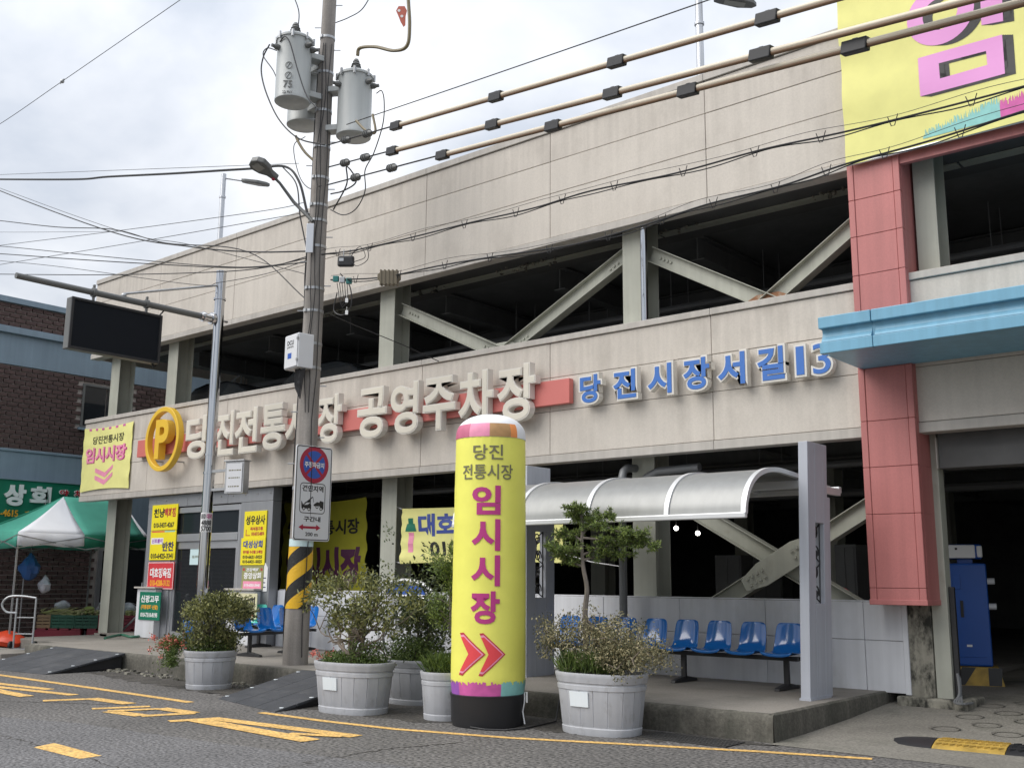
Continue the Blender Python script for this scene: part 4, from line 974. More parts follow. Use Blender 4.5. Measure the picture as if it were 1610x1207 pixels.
for s_ in (1, -1):
    dv = V((1, s_ * 1.0, 0)).normalized(); nv = V((-dv.y, dv.x, 0)) * .022; dv *= rO * .8
    for dd, zz in ((dv, .0072 + s_ * .0004),): b.poly([O + R_ * (cC[0] + q.x) + U_ * (cC[1] + q.y) + N_ * zz for q in (-dd - nv, dd - nv, dd + nv, -dd + nv)])
b.poly([O + R_ * x * W2 + U_ * y * H2 + N_ * .006 for x, y in ((.14, .14), (.26, .172), (.26, .152), (.62, .152), (.62, .172), (.74, .14), (.62, .108), (.62, .128), (.26, .128), (.26, .108))])
b.build('print_red', M['signred'], t)
b = MB(); b.poly([O + R_ * (cC[0] + rO * .775 * math.cos(2 * PI * j / 32)) + U_ * (cC[1] + rO * .775 * math.sin(2 * PI * j / 32)) + N_ * .0055 for j in range(32)]); b.build('print_blue', M['signblue'], t)
b = MB(); text(b, '주정차금지', O + R_ * (cC[0] - .27 * W2) + U_ * (cC[1] - .032 * H2), R_, U_, N_, .54 * W2, .06 * H2, .001, .0085, .03)
for cx_, cy_ in ((.26, .335), (.4, .33), (.62, .358), (.73, .34)): b.poly([O + R_ * (cx_ + .02 * math.cos(2 * PI * j / 10)) * W2 + U_ * (cy_ * H2 + .02 * W2 * math.sin(2 * PI * j / 10)) + N_ * .007 for j in range(10)])
b.build('print_white', M['paperwhite'], t)
b = MB()
for zz in (2.5, 3.3): b.tube([V((sX - .01, PB.y, zz)), V((PB.x, PB.y, zz))], .03, 8)
b.build_each('bracket', M['galv'], t)

# ------------------------------------------------------------------ display board on a polished pole
SX = -17.2; SY = FX(340, 564, SX).y
def S2(x, y): return FX(x, y, SX)
zt = S2(347, 428).z
t = thing('sign_pole', 'polished steel pole with a long side arm over the road in front of the entrance', 'pole', (SX, SY, PZ))
b = MB(); b.tube([(SX, SY, PZ), (SX, SY, 3.6), (SX, SY, zt)], [.105, .105, .095], 24); b.tube([(SX, SY, zt), (SX, SY, zt + .02)], [.1, .1], 24); b.build('shaft', M['chrome'], t, smooth=True)
b = MB(); b.tube([(SX, SY, PZ), (SX, SY, PZ + .03)], .2, 20); b.build('base_plate', M['galv'], t)
za = S2(330, 500).z; aE = S2(25, 433)
b = MB(); b.tube([(SX, SY, za), (SX, aE.y, aE.z)], [.062, .052], 16); b.build('arm', M['lampgrey'], t, smooth=True)
b = MB(); b.tube([(SX, SY - .1, za), (SX, SY - .42, za)], [.09, .075], 16); b.tube([(SX, SY - .14, za), (SX, SY - .18, za)], .12, 16); b.tube([(SX, SY - .32, za), (SX, SY - .36, za)], .1, 16); b.tube([(SX, SY + .1, za), (SX, SY + .2, za)], .03, 8); b.build_each('flange', M['chrome'], t, smooth=True)
r0 = S2(195, 462); r1 = S2(335, 445)
b = MB(); b.tube([V((SX, r0.y, r0.z)), V((SX, SY, r1.z))], .022, 10); b.ball((SX, r0.y, r0.z - .03), .05, n=10, k=6); b.build('stay_rod', M['galv'], t, smooth=True)
b = MB()
for z in (3.55, 3.9, za + .42): b.tube([(SX, SY, z - .02), (SX, SY, z + .02)], .118, 20)
b.build_each('clamp_band', M['chrome'], t, smooth=True)
dz0, dz1 = S2(175, 560).z, S2(182, 482).z
dy0, dy1 = S2(107, 505).y, S2(250, 530).y
t = thing('display_board', 'blank black electronic display board hanging from the pole arm', 'display board', (SX, (dy0 + dy1) / 2, dz0))
MB().box(SX - .12, SX + .06, dy0, dy1, dz0, dz1).build('housing', M['lampgrey'], t, bev=.012)
MB().box(SX + .062, SX + .066, dy0 + .05, dy1 - .05, dz0 + .05, dz1 - .05).build('screen', M['led'], t)
b = MB()
for a in ((dy0, dy1, dz0, dz0 + .045), (dy0, dy1, dz1 - .045, dz1), (dy0, dy0 + .045, dz0 + .046, dz1 - .046), (dy1 - .045, dy1, dz0 + .046, dz1 - .046)): b.box(SX + .061, SX + .085, *a)
b.build('bezel', M['black'], t, bev=.004)
for fx in (.24, .83):
    y = dy0 + (dy1 - dy0) * fx; zz = za + (aE.z - za) * (SY - y) / (SY - aE.y)
    b = MB(); b.tube([(SX, y - .03, zz), (SX, y + .03, zz)], .085, 14); b.bar((SX, y, dz1 - .02), (SX, y, zz + .14), .05, .03); b.build('hanger', M['lampgrey'], t, smooth=True)
b = MB(); b.tube([(SX + .0, dy1 - .1, dz0), (SX, dy1 - .06, dz0 - .06), (SX, dy1 - .03, dz0 - .02)], .02, 6); b.tube([(SX, dy1 - .03, dz1), (SX, dy1 + .06, dz1 + .12), (SX, dy1 + .12, za + .02)], .014, 6); b.build_each('cable', M['cable'], t, smooth=True)
# small box with a notice on the same pole
nb = S2(345, 752)
t = thing('notice_box', 'small grey box with a white printed plate strapped to the polished pole', 'box', (SX + .1, SY, nb.z - .3))
nR = V((math.cos(.25), math.sin(.25), 0)); nN = V((math.sin(.25), -math.cos(.25), 0)); nO = FY(352, 776, SY - .05)
b = MB(); b.frame_box(nO, nR, Z_, -nN, 0, .44, 0, .60, 0, .16); b.frame_box(nO, nR, Z_, nN, -.02, .46, .6, .625, -.18, .03); b.build('body', M['galv'], t, bev=.006)
b = MB(); b.frame_box(nO, nR, Z_, nN, .05, .41, .03, .56, .003, .015); pt_ = b.build('plate', M['signwhite'], t)
b = MB(); rn = random.Random(2)
for zz in (.42, .28, .12):
    x = .1
    while x < .36: w_ = rn.uniform(.015, .05); b.frame_box(nO, nR, Z_, nN, x, x + w_, zz, zz + .022, .0155, .0165); x += w_ + .014
b.build('lettering', M['inkgrey'], pt_)
b = MB()
for zz in (.1, .45): b.bar(nO + Z_ * zz + nR * .02 - nN * .08, V((SX + .08, SY, nO.z + zz)), .04, .05)
b.build_each('bracket', M['galv'], t)
# phone sticker round the pole
def wrap_print(b, cx, cy, r, a0, builder_pts): pass
sz = S2(321, 820).z
t = thing('phone_sticker', 'white phone number sticker wrapped round the polished pole', 'sticker', (SX, SY, sz - .2))
n = 16; aC = math.atan2(-SY, -SX)
b = MB(); vs = []; 
for j in range(n + 1):
    a = aC - 1.35 + 2.7 * j / n
    for zz in (-.19, .17): vs.append((SX + .109 * math.cos(a), SY + .109 * math.sin(a), sz + zz))
b.add(vs, [(2 * j, 2 * j + 2, 2 * j + 3, 2 * j + 1) for j in range(n)]); b.build('backing', M['paperwhite'], t, smooth=True)
def curved_text(b, body, r, cx, cy, ac, u0, z0, w, h, off=.03, lift=.002, depth=.002, step=.02, m=0):
    q = MB(); text(q, body, V((u0, z0, 0)), X_, Y_, Z_, w, h, depth, lift, off)
    curve_into(b, q, r, cx, cy, ac, step, m)
def curve_into(b, q, r, cx, cy, ac, step, m=0):
    me = bpy.data.meshes.new('t'); me.from_pydata([tuple(v) for v in q.v], [], [tuple(f) for f in q.f]); bm = bmesh.new(); bm.from_mesh(me)
    xs = [v.co.x for v in bm.verts]; x = min(xs) + step
    while x < max(xs):
        bmesh.ops.bisect_plane(bm, geom=bm.verts[:] + bm.edges[:] + bm.faces[:], plane_co=(x, 0, 0), plane_no=(1, 0, 0)); x += step
    bm.verts.index_update()
    vs = [V((cx + (r + v.co.z) * math.cos(ac + v.co.x / r), cy + (r + v.co.z) * math.sin(ac + v.co.x / r), v.co.y)) for v in bm.verts]
    b.add(vs, [[v.index for v in f.verts] for f in bm.faces], m); bm.free(); bpy.data.meshes.remove(me)
b = MB(); curved_text(b, '4888', .109, SX, SY, aC, -.10, sz - .07, .2, .1); curved_text(b, '5700', .109, SX, SY, aC, -.10, sz - .18, .2, .1); curved_text(b, '010', .109, SX, SY, aC, -.11, sz + .05, .09, .1); b.build('lettering', M['ink'], t)
b = MB(); curved_text(b, '대리', .109, SX, SY, aC, .0, sz + .05, .11, .1); b.build('lettering', M['magenta'], t)
# ------------------------------------------------------------------ overhead wires
def cat_rom(P, k=8):
    out = []
    P = [P[0] + (P[0] - P[1])] + P + [P[-1] + (P[-1] - P[-2])]
    for i in range(1, len(P) - 2):
        for j in range(k):
            t = j / k; a, b_, c, d = P[i - 1], P[i], P[i + 1], P[i + 2]
            out.append(.5 * ((2 * b_) + (c - a) * t + (2 * a - 5 * b_ + 4 * c - d) * t * t + (3 * b_ - a - 3 * c + d) * t ** 3))
    return out + [P[-2]]
WY = PB.y - .1
def wire(pts, r, label, name='power_cable', group=None, Ys=None, m='cable', cat='cable', k=8, extra=None):
    P = [FY(x, y, (Ys[i] if Ys else WY)) for i, (x, y) in enumerate(pts)]
    b = MB(); b.tube(cat_rom(P, k) if len(P) > 2 else P, r, 6)
    o = b.build(name, M[m], smooth=True, loc=P[0]); tag(o, label, cat, group); return o
# three sleeved high cables to the right
def high_cable(x0, y0, x1, y1, joints, lab, yj, sleeve_from):
    A_, B_ = FY(x0, y0, WY), FY(x1, y1, 8.2)
    t = thing('sleeved_cable', lab, 'cable', A_, 'three sleeved high cables')
    def at(x):                                                  # point of the span seen at image column x
        lo, hi = 0., 1.
        for _ in range(40):
            md = (lo + hi) / 2; p = A_.lerp(B_, md) - EYE; xx = 805 + FPX * p.dot(rt) / p.dot(fw)
            if xx < x: lo = md
            else: hi = md
        return A_.lerp(B_, lo)
    s0 = at(sleeve_from)
    b = MB(); b.tube([A_, s0, B_], .012, 8); b.build('core', M['cable'], t, smooth=True)
    b = MB(); b.tube([s0, B_], .028, 12); sl_ = b.build('sleeve', M['sleeve'], t, smooth=True)
    b = MB(); b.tube([s0 - Z_ * .028, B_ - Z_ * .028], .022, 10); b.build('lower_sleeve', M['sleeveb'], t, smooth=True)
    d = (B_ - A_).normalized()
    for x in [sleeve_from] + joints:
        p = at(x); b = MB(); b.bar(p - d * .13 - Z_ * .01, p + d * .13 - Z_ * .01, .085, .12); b.tube([p - d * .03 + Z_ * .055, p + d * .03 + Z_ * .055], .02, 6); b.build('joint_cover', M['black'], t, bev=.012)
    for f in (.14, .3):
        p = A_.lerp(s0, f * 2); b = MB(); b.tube([p - d * .14, p - d * .07, p + d * .07, p + d * .14], [.02, .05, .05, .02], 10)
        for q in (-.06, 0, .06): b.tube([p + d * (q - .008), p + d * (q + .008)], .062, 10)
        b.build('insulator', M['lampgrey'], t, smooth=True)
high_cable(516, 228, 1500, -58, [780, 970, 1207], 'highest of the three beige sleeved cables right of the transformers', 0, 623)
high_cable(516, 263, 1620, -27, [775, 963, 1197], 'middle one of the three beige sleeved cables right of the transformers', 0, 617)
high_cable(514, 291, 1760, -38, [870, 1082, 1345], 'lowest of the three beige sleeved cables crossing the huge yellow banner', 0, 696)
wire([(545, 196), (760, 123), (1115, 0), (1300, -65)], .008, 'thin black wire rising above the sleeved cables to the top of the picture', Ys=[WY, 10.2, 9.6, 9.3])
def lashed(pts, lab, seed, Ys=None):
    t = thing('telephone_cable', lab, 'cable', FY(*pts[0], WY), 'lashed cables across the facade')
    P = [FY(x, y, WY - .02) for x, y in pts]; mid_ = cat_rom(P, 10); rr_ = random.Random(seed)
    top = [mid_[0].lerp(mid_[-1], i / (len(mid_) - 1)) for i in range(len(mid_))]
    b = MB(); b.tube(mid_, .011, 6); b.tube([p + V((0, 0, -.02 + .018 * math.sin(i * .45 + seed))) + Y_ * .02 for i, p in enumerate(mid_)], .007, 6); b.build('bundle', M['cable'], t, smooth=True)
    b = MB(); b.tube([p + Z_ * (.07 + .02 * math.sin(i * .35)) for i, p in enumerate(mid_)], .0035, 5); b.build('messenger_wire', M['cable'], t, smooth=True)
    b = MB()
    for i in range(5, len(mid_), 8):
        p = mid_[i]; b.tube([p + V((-.05, 0, .055)), p + V((-.015, 0, -.06)), p + V((.02, 0, -.06)), p + V((.06, 0, .06))], .0055, 5)
    b.build_each('cable_hanger', M['cable'], t)
lashed([(505, 400), (560, 393), (640, 375), (740, 350), (840, 327), (930, 300), (1060, 273), (1200, 235), (1330, 207), (1480, 170), (1640, 128)], 'lashed cable bundle sagging across the upper parapet from the utility pole', 1)
lashed([(520, 440), (600, 436), (690, 418), (780, 403), (900, 385), (1010, 355), (1110, 322), (1230, 292), (1330, 258), (1460, 222), (1640, 165)], 'lower lashed cable bundle running under the upper parapet edge', 2)
# wires to the left
wire([(-60, 281), (0, 282), (120, 282), (170, 278), (270, 273), (350, 268), (400, 265), (448, 262), (470, 285), (482, 330), (488, 350)], .022, 'thick black cable running left past the street light head', k=8)
wire([(-60, 277), (470, 257)], .005, 'fine wire just above the thick black cable on the left')
wire([(-60, 270), (0, 300), (180, 366), (300, 388), (395, 396), (485, 395)], .013, 'black cable falling from the left edge and crossing above the display board')
wire([(-60, 275), (0, 296), (120, 340), (220, 372), (300, 385), (485, 432)], .006, 'thin wire beside the falling black cable on the left')
wire([(-60, 341), (0, 347), (90, 357), (180, 361), (260, 382), (390, 396), (484, 473)], .010, 'black cable from the left edge slanting down to the pole below the lamp')
wire([(-60, 395), (0, 386), (200, 361), (418, 331), (480, 318)], .006, 'thin wire rising gently from the left towards the lamp bracket')
wire([(-60, 426), (0, 416), (230, 378), (470, 336)], .006, 'second thin wire rising from the left, below the first')
wire([(-60, 362), (0, 365), (190, 364)], .004, 'faint wire low in the left sky ending at the crossing cables')
wire([(-60, 385), (0, 387), (150, 402), (330, 418), (420, 418), (488, 405)], .008, 'cable passing behind the polished pole top, upper of two')
wire([(-60, 397), (0, 399), (110, 407), (240, 415), (380, 421), (484, 412)], .010, 'cable passing behind the polished pole top, lower of two')
wire([(-60, 430), (0, 431), (160, 432), (330, 428), (420, 420), (488, 402)], .009, 'straight black cable reaching the left corner of the parapet')
wire([(-60, 405), (0, 410), (100, 420), (300, 447), (345, 444), (420, 430), (486, 408)], .006, 'thin sagging wire in front of the left end of the parapet')
wire([(-80, 240), (0, 195), (98, 128), (288, -3), (330, -32)], .007, 'lone thin wire slanting across the top left sky', Ys=[9.5, 9.5, 9.5, 9.5, 9.5])
p = FY(98, 128, 9.5); b = MB(); b.ball(p, .045, n=8, k=6); b.tube([p - V((.08, 0, .03)), p + V((.08, 0, .03))], .012, 6); tag(b.build('wire_clamp', M['galv'], smooth=True, loc=p), 'small clamp on the lone wire in the top left sky', 'clamp')
wire([(452, -30), (462, -5), (470, 20), (468, 50)], .009, 'short lead dropping from above to the lid of the marked transformer', Ys=[WY - .5] * 4)
wire([(528, 36), (548, 28), (570, 14), (590, -20)], .009, 'short lead curving up right from the pole top')
wire([(424, 70), (414, 90), (411, 115), (420, 150), (440, 190), (470, 218), (510, 228)], .013, 'black lead looping out left of the marked transformer', Ys=[WY - .35] * 7)
wire([(440, 66), (448, 58), (456, 68), (468, 110), (482, 150), (500, 172)], .011, 'black lead draped over the front of the marked transformer', Ys=[10.63 - .85] * 6)
wire([(436, 80), (420, 76), (414, 88), (430, 112), (440, 138)], .010, 'short hooked lead left of the marked transformer', Ys=[WY - .35] * 5)
wire([(465, 214), (470, 225), (480, 240), (496, 255)], .024, 'tan lead curving from the left transformers to the pole', m='tan')
wire([(560, 190), (575, 205), (590, 208), (586, 180)], .022, 'tan lead under the right transformer', m='tan', Ys=[WY - .1] * 4)
wire([(562, 88), (566, 76), (590, 74), (620, 80), (640, 72), (644, 40), (642, 0), (641, -30)], .030, 'thick tan cable curving up from the right transformer bushing', m='tan', Ys=[TC.y + .2] * 8)
wire([(592, 147), (600, 143), (604, 160), (602, 195), (588, 240), (574, 268), (574, 300), (560, 328), (540, 338), (520, 330)], .009, 'long thin loop hanging from the right transformer', Ys=[WY] * 10)
wire([(524, 330), (545, 290), (545, 262), (560, 285), (540, 300), (520, 305)], .012, 'black lead coiled right of the pole below the transformers')
wire([(444, 262), (466, 290), (472, 340), (484, 400)], .012, 'black drop cable bending down along the left of the pole')
wire([(480, 215), (462, 230), (470, 275), (486, 296), (505, 292)], .008, 'thin loop hanging left of the pole under the transformers')
wire([(515, 492), (560, 512), (640, 545), (690, 568)], .008, 'thin wire slanting from the pole to the sill of the upper opening', Ys=[WY, 11.3, 12.2, FYF - .05])
wire([(535, 430), (550, 450), (552, 480), (540, 495), (525, 488), (530, 460)], .010, 'loose black loops below the teal connectors')
wire([(552, 398), (575, 390), (578, 408), (560, 418), (552, 404), (566, 388), (574, 404), (556, 412)], .006, 'small coil of spare cable beside the black splice box')
p = FY(632, 28, TC.y + .18); b = MB(); b.prism([(-.10, .12), (-.06, .2), (.04, .2), (.08, .12), (.06, .02), (.06, -.14), (.03, -.17), (-.02, -.08), (-.05, .0)], p, rt, Z_, -fw, 0, .012)
t = tag(b.build('warning_tag', M['warn'], loc=p), 'faded red warning tag on the thick tan cable at the top', 'tag')
b = MB()
for x, z in ((-.05, .12), (.0, .02)): b.prism([(x + .025 * math.cos(a * PI / 4), z + .025 * math.sin(a * PI / 4)) for a in range(8)], p, rt, Z_, -fw, .013, .015)
b.build('print', M['paperwhite'], t)
p = FY(544, 411, WY - .02); t = thing('splice_box', 'black plastic splice box hung under the upper lashed cable by the pole', 'cable box', p)
b = MB(); b.frame_box(p, rt, Z_, -fw, -.13, .13, -.09, .09, -.06, .06); b.build('case', M['black'], t, bev=.03)
b = MB(); b.frame_box(p, rt, Z_, -fw, -.10, -.03, .0, .05, .061, .063); b.build('label', M['galv'], t)
b = MB()
for s in (-.04, .06): b.tube([p + rt * s + Z_ * .08, p + rt * s + Z_ * .2], .008, 6)
b.build_each('hanger', M['galv'], t)
p = FY(612, 436, WY - .02); t = thing('splice_case', 'brown ribbed splice case hung on the lower lashed cable', 'cable box', p)
b = MB(); b.prism([(-.17, -.03), (-.1, -.12), (.1, -.12), (.17, -.03), (.17, .04), (.1, .1), (-.1, .1), (-.17, .04)], p, rt, Z_, -fw, -.1, .1); b.build('case', M['boxbrown'], t, bev=.012)
b = MB()
for s in (-.12, -.06, 0, .06, .12): b.frame_box(p, rt, Z_, -fw, s - .012, s + .012, -.13, .115, -.11, .11)
b.build_each('rib', M['boxbrown'], t, bev=.006)
p = FY(538, 440, WY - .05); t = thing('cable_connectors', 'cluster of teal cable connectors beside the pole', 'connector', p)
for s in (-.10, .0, .11):
    b = MB(); b.frame_box(p + rt * s + Z_ * .02 * math.sin(s * 40), rt, Z_, -fw, -.045, .045, -.05, .05, -.04, .04); b.build('connector', M['teal_box'] if s else M['galv'], t, bev=.012)
b = MB()
for s in range(5): q = p + rt * (-.08 + .04 * s); b.tube([q - Z_ * .05, q - Z_ * (.2 + .04 * s) + rt * .03, q - Z_ * (.34 + .03 * s) + rt * (.05 - .03 * s)], .006, 5)
b.build_each('tail', M['cable'], t)
for x, y, lb in ((545, 472, 'upper of two white cable tags dangling by the pole'), (545, 491, 'lower of two white cable tags dangling by the pole')):
    p = FY(x, y, WY - .05); b = MB(); b.frame_box(p, rt, Z_, -fw, -.022, .022, -.035, .035, -.002, .002); b.tube([p + Z_ * .035, p + Z_ * .09], .003, 4); tag(b.build('cable_tag', M['paperwhite'], loc=p), lb, 'tag', 'white cable tags')

# ------------------------------------------------------------------ waiting shelter
SH = thing('waiting_shelter', 'grey waiting shelter with curved silver roof and two slab posts over blue seats', 'shelter', (-7.3, 12, PZ))
def slab_post(x, y0, y1, z1, tilt=0.0):
    def lean(b):
        for v in b.v: v.x += tilt * (v.z - PZ)
        return b
    b = MB(); a, c, w = y0 + (y1 - y0) * .30, y0 + (y1 - y0) * .66, .058
    zl0, zl1 = 1.35, 2.28
    b.box(x - w, x + w, y0, a, PZ, z1); b.box(x - w, x + w, c, y1 - .12, PZ, z1); b.box(x - w, x + w, a, c, PZ, zl0); b.box(x - w, x + w, a, c, zl1, z1)
    o = lean(b).build('post', M['shelterpost'], SH, bev=.006)
    b = MB(); b.box(x - w * .7, x + w * .7, y1 - .115, y1, PZ, z1 - .62); lean(b).build('post_back', M['shelterpost'], o, bev=.006)
    b = MB(); b.box(x - w - .012, x + w + .012, y0 - .01, y1 - .11, PZ - .01, PZ + .025); b.build('foot', M['shelterpost'], o)
    b = MB(); yc = (a + c) / 2; hw = (c - a) / 2
    for i in range(4):
        zc = zl0 + (zl1 - zl0) * (i + .5) / 4; s = 1 if i % 2 else -1
        sp_ = []
        for k_ in range(26):
            th = k_ / 25 * 3.1 * PI; r_ = .012 + .0075 * th; sp_.append(V((x, yc + s * (r_ * math.cos(th) * .9 - .01), zc + r_ * math.sin(th) * 1.1)))
        b.tube(sp_, .009, 5)
        b.tube([V((x, yc - s * hw, zc - .11)), V((x, yc - s * .02, zc - .06)), V((x, yc + s * .03, zc + .06)), V((x, yc + s * hw, zc + .11))], .009, 5)
    for y in (a + .005, c - .005): b.tube([V((x, y, zl0)), V((x, y, zl1))], .008, 5)
    lean(b).build('scroll_grille', M['black'], o, smooth=True)
slab_post(-5.29, 11.50, 12.16, 3.22, .034); slab_post(-9.42, 11.50, 12.16, 3.2)
sx0, sx1 = -9.75, -5.42
prof = []
P_ = [(10.42, 2.33), (10.45, 2.47), (10.55, 2.64), (10.72, 2.77), (10.95, 2.85), (11.25, 2.885), (11.6, 2.87), (12.0, 2.84), (12.4, 2.80), (12.75, 2.765)]
cur_ = cat_rom([V((0, y, z)) for y, z in P_], 4)
ribx = [sx0] + [FY(x, 810, 10.45).x for x in (818, 925, 1050)] + [sx1]
for a, c in zip(ribx[:-1], ribx[1:]):
    b = MB(); vs = []; n = len(cur_)
    for x in (a + .02, c - .02): vs += [V((x, p.y, p.z)) for p in cur_]
    for x in (a + .02, c - .02): vs += [V((x, p.y + .004, p.z - .006)) for p in cur_]
    fs = [(i, i + 1, n + i + 1, n + i) for i in range(n - 1)] + [(2 * n + i, 3 * n + i, 3 * n + i + 1, 2 * n + i + 1) for i in range(n - 1)]
    b.add(vs, fs); b.build('roof_sheet', M['roofsheet'], SH, smooth=True)
for x in ribx:
    b = MB(); vs = []; n = len(cur_); fs = []
    for i, p in enumerate(cur_):
        q = (cur_[min(i + 1, n - 1)] - cur_[max(i - 1, 0)]).normalized(); nn_ = V((0, -q.z, q.y))
        for dx_, dn in ((-.03, .018), (.03, .018), (.03, -.035), (-.03, -.035)): vs.append(V((x + dx_, p.y, p.z)) + nn_ * dn)
    for i in range(n - 1):
        for j in range(4): fs.append((i * 4 + j, i * 4 + (j + 1) % 4, (i + 1) * 4 + (j + 1) % 4, (i + 1) * 4 + j))
    fs += [(0, 1, 2, 3), ((n - 1) * 4 + 3, (n - 1) * 4 + 2, (n - 1) * 4 + 1, (n - 1) * 4)]
    b.add(vs, fs); b.build('roof_rib', M['roofframe'], SH, smooth=True)
MB().box(sx0 - .03, sx1 + .03, 10.39, 10.45, 2.28, 2.345).build('gutter', M['roofframe'], SH, bev=.012)
MB().box(sx0 - .03, sx1 + .14, 12.72, 12.8, 2.70, 2.78).build('rear_beam', M['roofframe'], SH, bev=.01)
MB().box(-9.47, -5.23, 11.8, 11.9, 2.70, 2.80).build('ridge_beam', M['roofframe'], SH, bev=.01)
for x in (-9.42, -5.29): MB().box(x - .03, x + .03, 12.17, 12.715, 2.66, 2.75).build('side_beam', M['roofframe'], SH, bev=.008)

# ------------------------------------------------------------------ seat rows
def seat_mesh(b, m=0):
    """moulded shell: front lip, pan, curve, tapered backrest with rounded corners; local x across, -y forward"""
    prof = [(-.23, -.035, .205), (-.235, -.005, .215), (-.2, .005, .215), (-.1, -.01, .212), (.02, -.025, .208), (.1, -.01, .2), (.15, .05, .195), (.18, .15, .19), (.205, .26, .185), (.22, .33, .175), (.226, .355, .155), (.228, .365, .12)]
    nu = 9; vs = []; 
    for y, z, hw in prof:
        for i in range(nu):
            u = -1 + 2 * i / (nu - 1); lift = .03 * abs(u) ** 3 if z < .04 else 0
            back = -.035 * abs(u) ** 2.5 if z >= .04 else 0
            vs.append(V((u * hw, y + back, z + lift)))
    k = len(vs); vs += [v + V((0, .012, -.012)) for v in vs]; fs = []
    for j in range(len(prof) - 1):
        for i in range(nu - 1):
            q = (j * nu + i, j * nu + i + 1, (j + 1) * nu + i + 1, (j + 1) * nu + i); fs.append(q); fs.append(tuple(k + a for a in reversed(q)))
    def edge(seq):
        for a, c in zip(seq[:-1], seq[1:]): fs.append((a, c, k + c, k + a))
    n = len(prof)
    edge(list(range(nu))); edge([(n - 1) * nu + i for i in range(nu)]); edge([j * nu for j in range(n)]); edge([j * nu + nu - 1 for j in range(n)])
    return vs, fs
def bench(label, origin, rz, cols, pitch, legs, zs=.44):
    t = thing('seat_row', label, 'bench', origin, None); t.rotation_euler.z = rz
    L0 = V(origin)
    vs, fs = seat_mesh(None)
    for i, c in enumerate(cols):
        b = MB(); x = (i - (len(cols) - 1) / 2) * pitch
        b.add([L0 + v + V((x, 0, zs)) for v in vs], fs); o = b.build('seat', M[c], t, smooth=True)
        sm = o.modifiers.new('s', 'SUBSURF'); sm.levels = 1; sm.render_levels = 1
    w = len(cols) * pitch
    b = MB(); b.box(L0.x - w / 2 + .04, L0.x + w / 2 - .04, L0.y - .06, L0.y, L0.z + zs - .09, L0.z + zs - .045); b.box(L0.x - w / 2 + .04, L0.x + w / 2 - .04, L0.y + .08, L0.y + .12, L0.z + zs - .09, L0.z + zs - .045); b.build('beam', M['black'], t, bev=.004)
    for lx in legs:
        b = MB(); b.bar((L0.x + lx, L0.y + .02, L0.z + .03), (L0.x + lx, L0.y + .02, L0.z + zs - .09), .07, .045); b.prism([(-.3, 0), (.3, 0), (.28, .035), (.06, .07), (-.06, .07), (-.28, .035)], L0 + V((lx, .02, 0)), Y_, Z_, X_, -.035, .035); b.build('leg', M['black'], t, bev=.006)
    return t
xs_ = [FY(x, 1000, 12.5).x for x in (957, 1022, 1075, 1130, 1180, 1232)]
pit = (xs_[-1] - xs_[1]) / 4
x8 = [xs_[-1] - pit * i for i in range(8)]; cxm = sum(x8) / 8
bench('long row of eight glossy blue seats under the shelter roof', (cxm, 12.48, PZ), 0, ['seatblue'] * 8, pit, [FY(1076, 1075, 12.5).x - cxm, FY(1012, 1075, 12.5).x - cxm - .35, FY(1238, 1080, 12.5).x - cxm, -1.75])
p = FY(432, 975, 12.72)
bench('row of one teal and three blue seats against the wall left of the utility pole', (p.x + .1, 12.72, PZ), 0, ['seatteal', 'seatblue', 'seatblue', 'seatblue'], .52, [-.6, .75])
p = GZ(408, 1034, PZ)
bench('short row of blue seats seen side on behind the red flower tub', (p.x - .45, p.y + .55, PZ), PI / 2 + .1, ['seatblue', 'seatblue', 'seatblue'], .52, [-.45, .5])
p = FY(305, 990, 12.6); b = MB(); b.lathe((p.x, 12.6, PZ), [(.17, 0), (.22, .42), (.235, .42), (.235, .45), (.21, .45), (.165, .02)], 20); tag(b.build('waste_bin', M['seatblue'], smooth=True, loc=(p.x, 12.6, PZ)), 'open blue bin standing before the glass entrance door', 'bin')

# ------------------------------------------------------------------ inflatable advertising pillar
ICX, ICY = -8.02, 9.17; IR = .425
iA = math.atan2(-ICY, -ICX)
I = thing('inflatable_pillar', 'tall yellow inflatable pillar with magenta letters standing in a black tub', 'inflatable', (ICX, ICY, 0))
b = MB(); b.lathe((ICX, ICY, 0), [(.395, 0), (.41, .05), (.42, .3), (.43, .34), (.40, .35), (.38, .30)], 36); tub = b.build('tub', M['black'], I, smooth=True)
zb_, zt_ = .33, 3.20
def irad(z): return IR * (1.0 - .035 * max(0, (z - 1.2) / 2)) * (1 - .06 * max(0, (.5 - z) / .2))
b = MB(); prof = [(irad(zb_ + (zt_ - zb_) * i / 24), zb_ + (zt_ - zb_) * i / 24 - 0) for i in range(25)]
b.lathe((ICX, ICY, 0), [(irad(z), z) for z in [zb_ + (zt_ - zb_) * i / 70 for i in range(71)]], 144, caps=False)
def gather(b):
    for v in b.v:
        th = math.atan2(v.y - ICY, v.x - ICX); e_ = math.exp(-(v.z - zb_) / .10) + math.exp(-abs(zt_ - v.z) / .09)
        k_ = 1 - .016 * min(1.2, e_) * (.5 + .3 * math.sin(31 * th) + .2 * math.sin(53 * th + 2 * v.z)) - .0035 * (.5 + .5 * math.sin(5 * th + 9 * v.z)) - .003 * (.5 + .5 * math.sin(23 * v.z + 2 * th))
        v.x = ICX + (v.x - ICX) * k_; v.y = ICY + (v.y - ICY) * k_
gather(b); b.build('sleeve', M['yellow'], I, smooth=True)
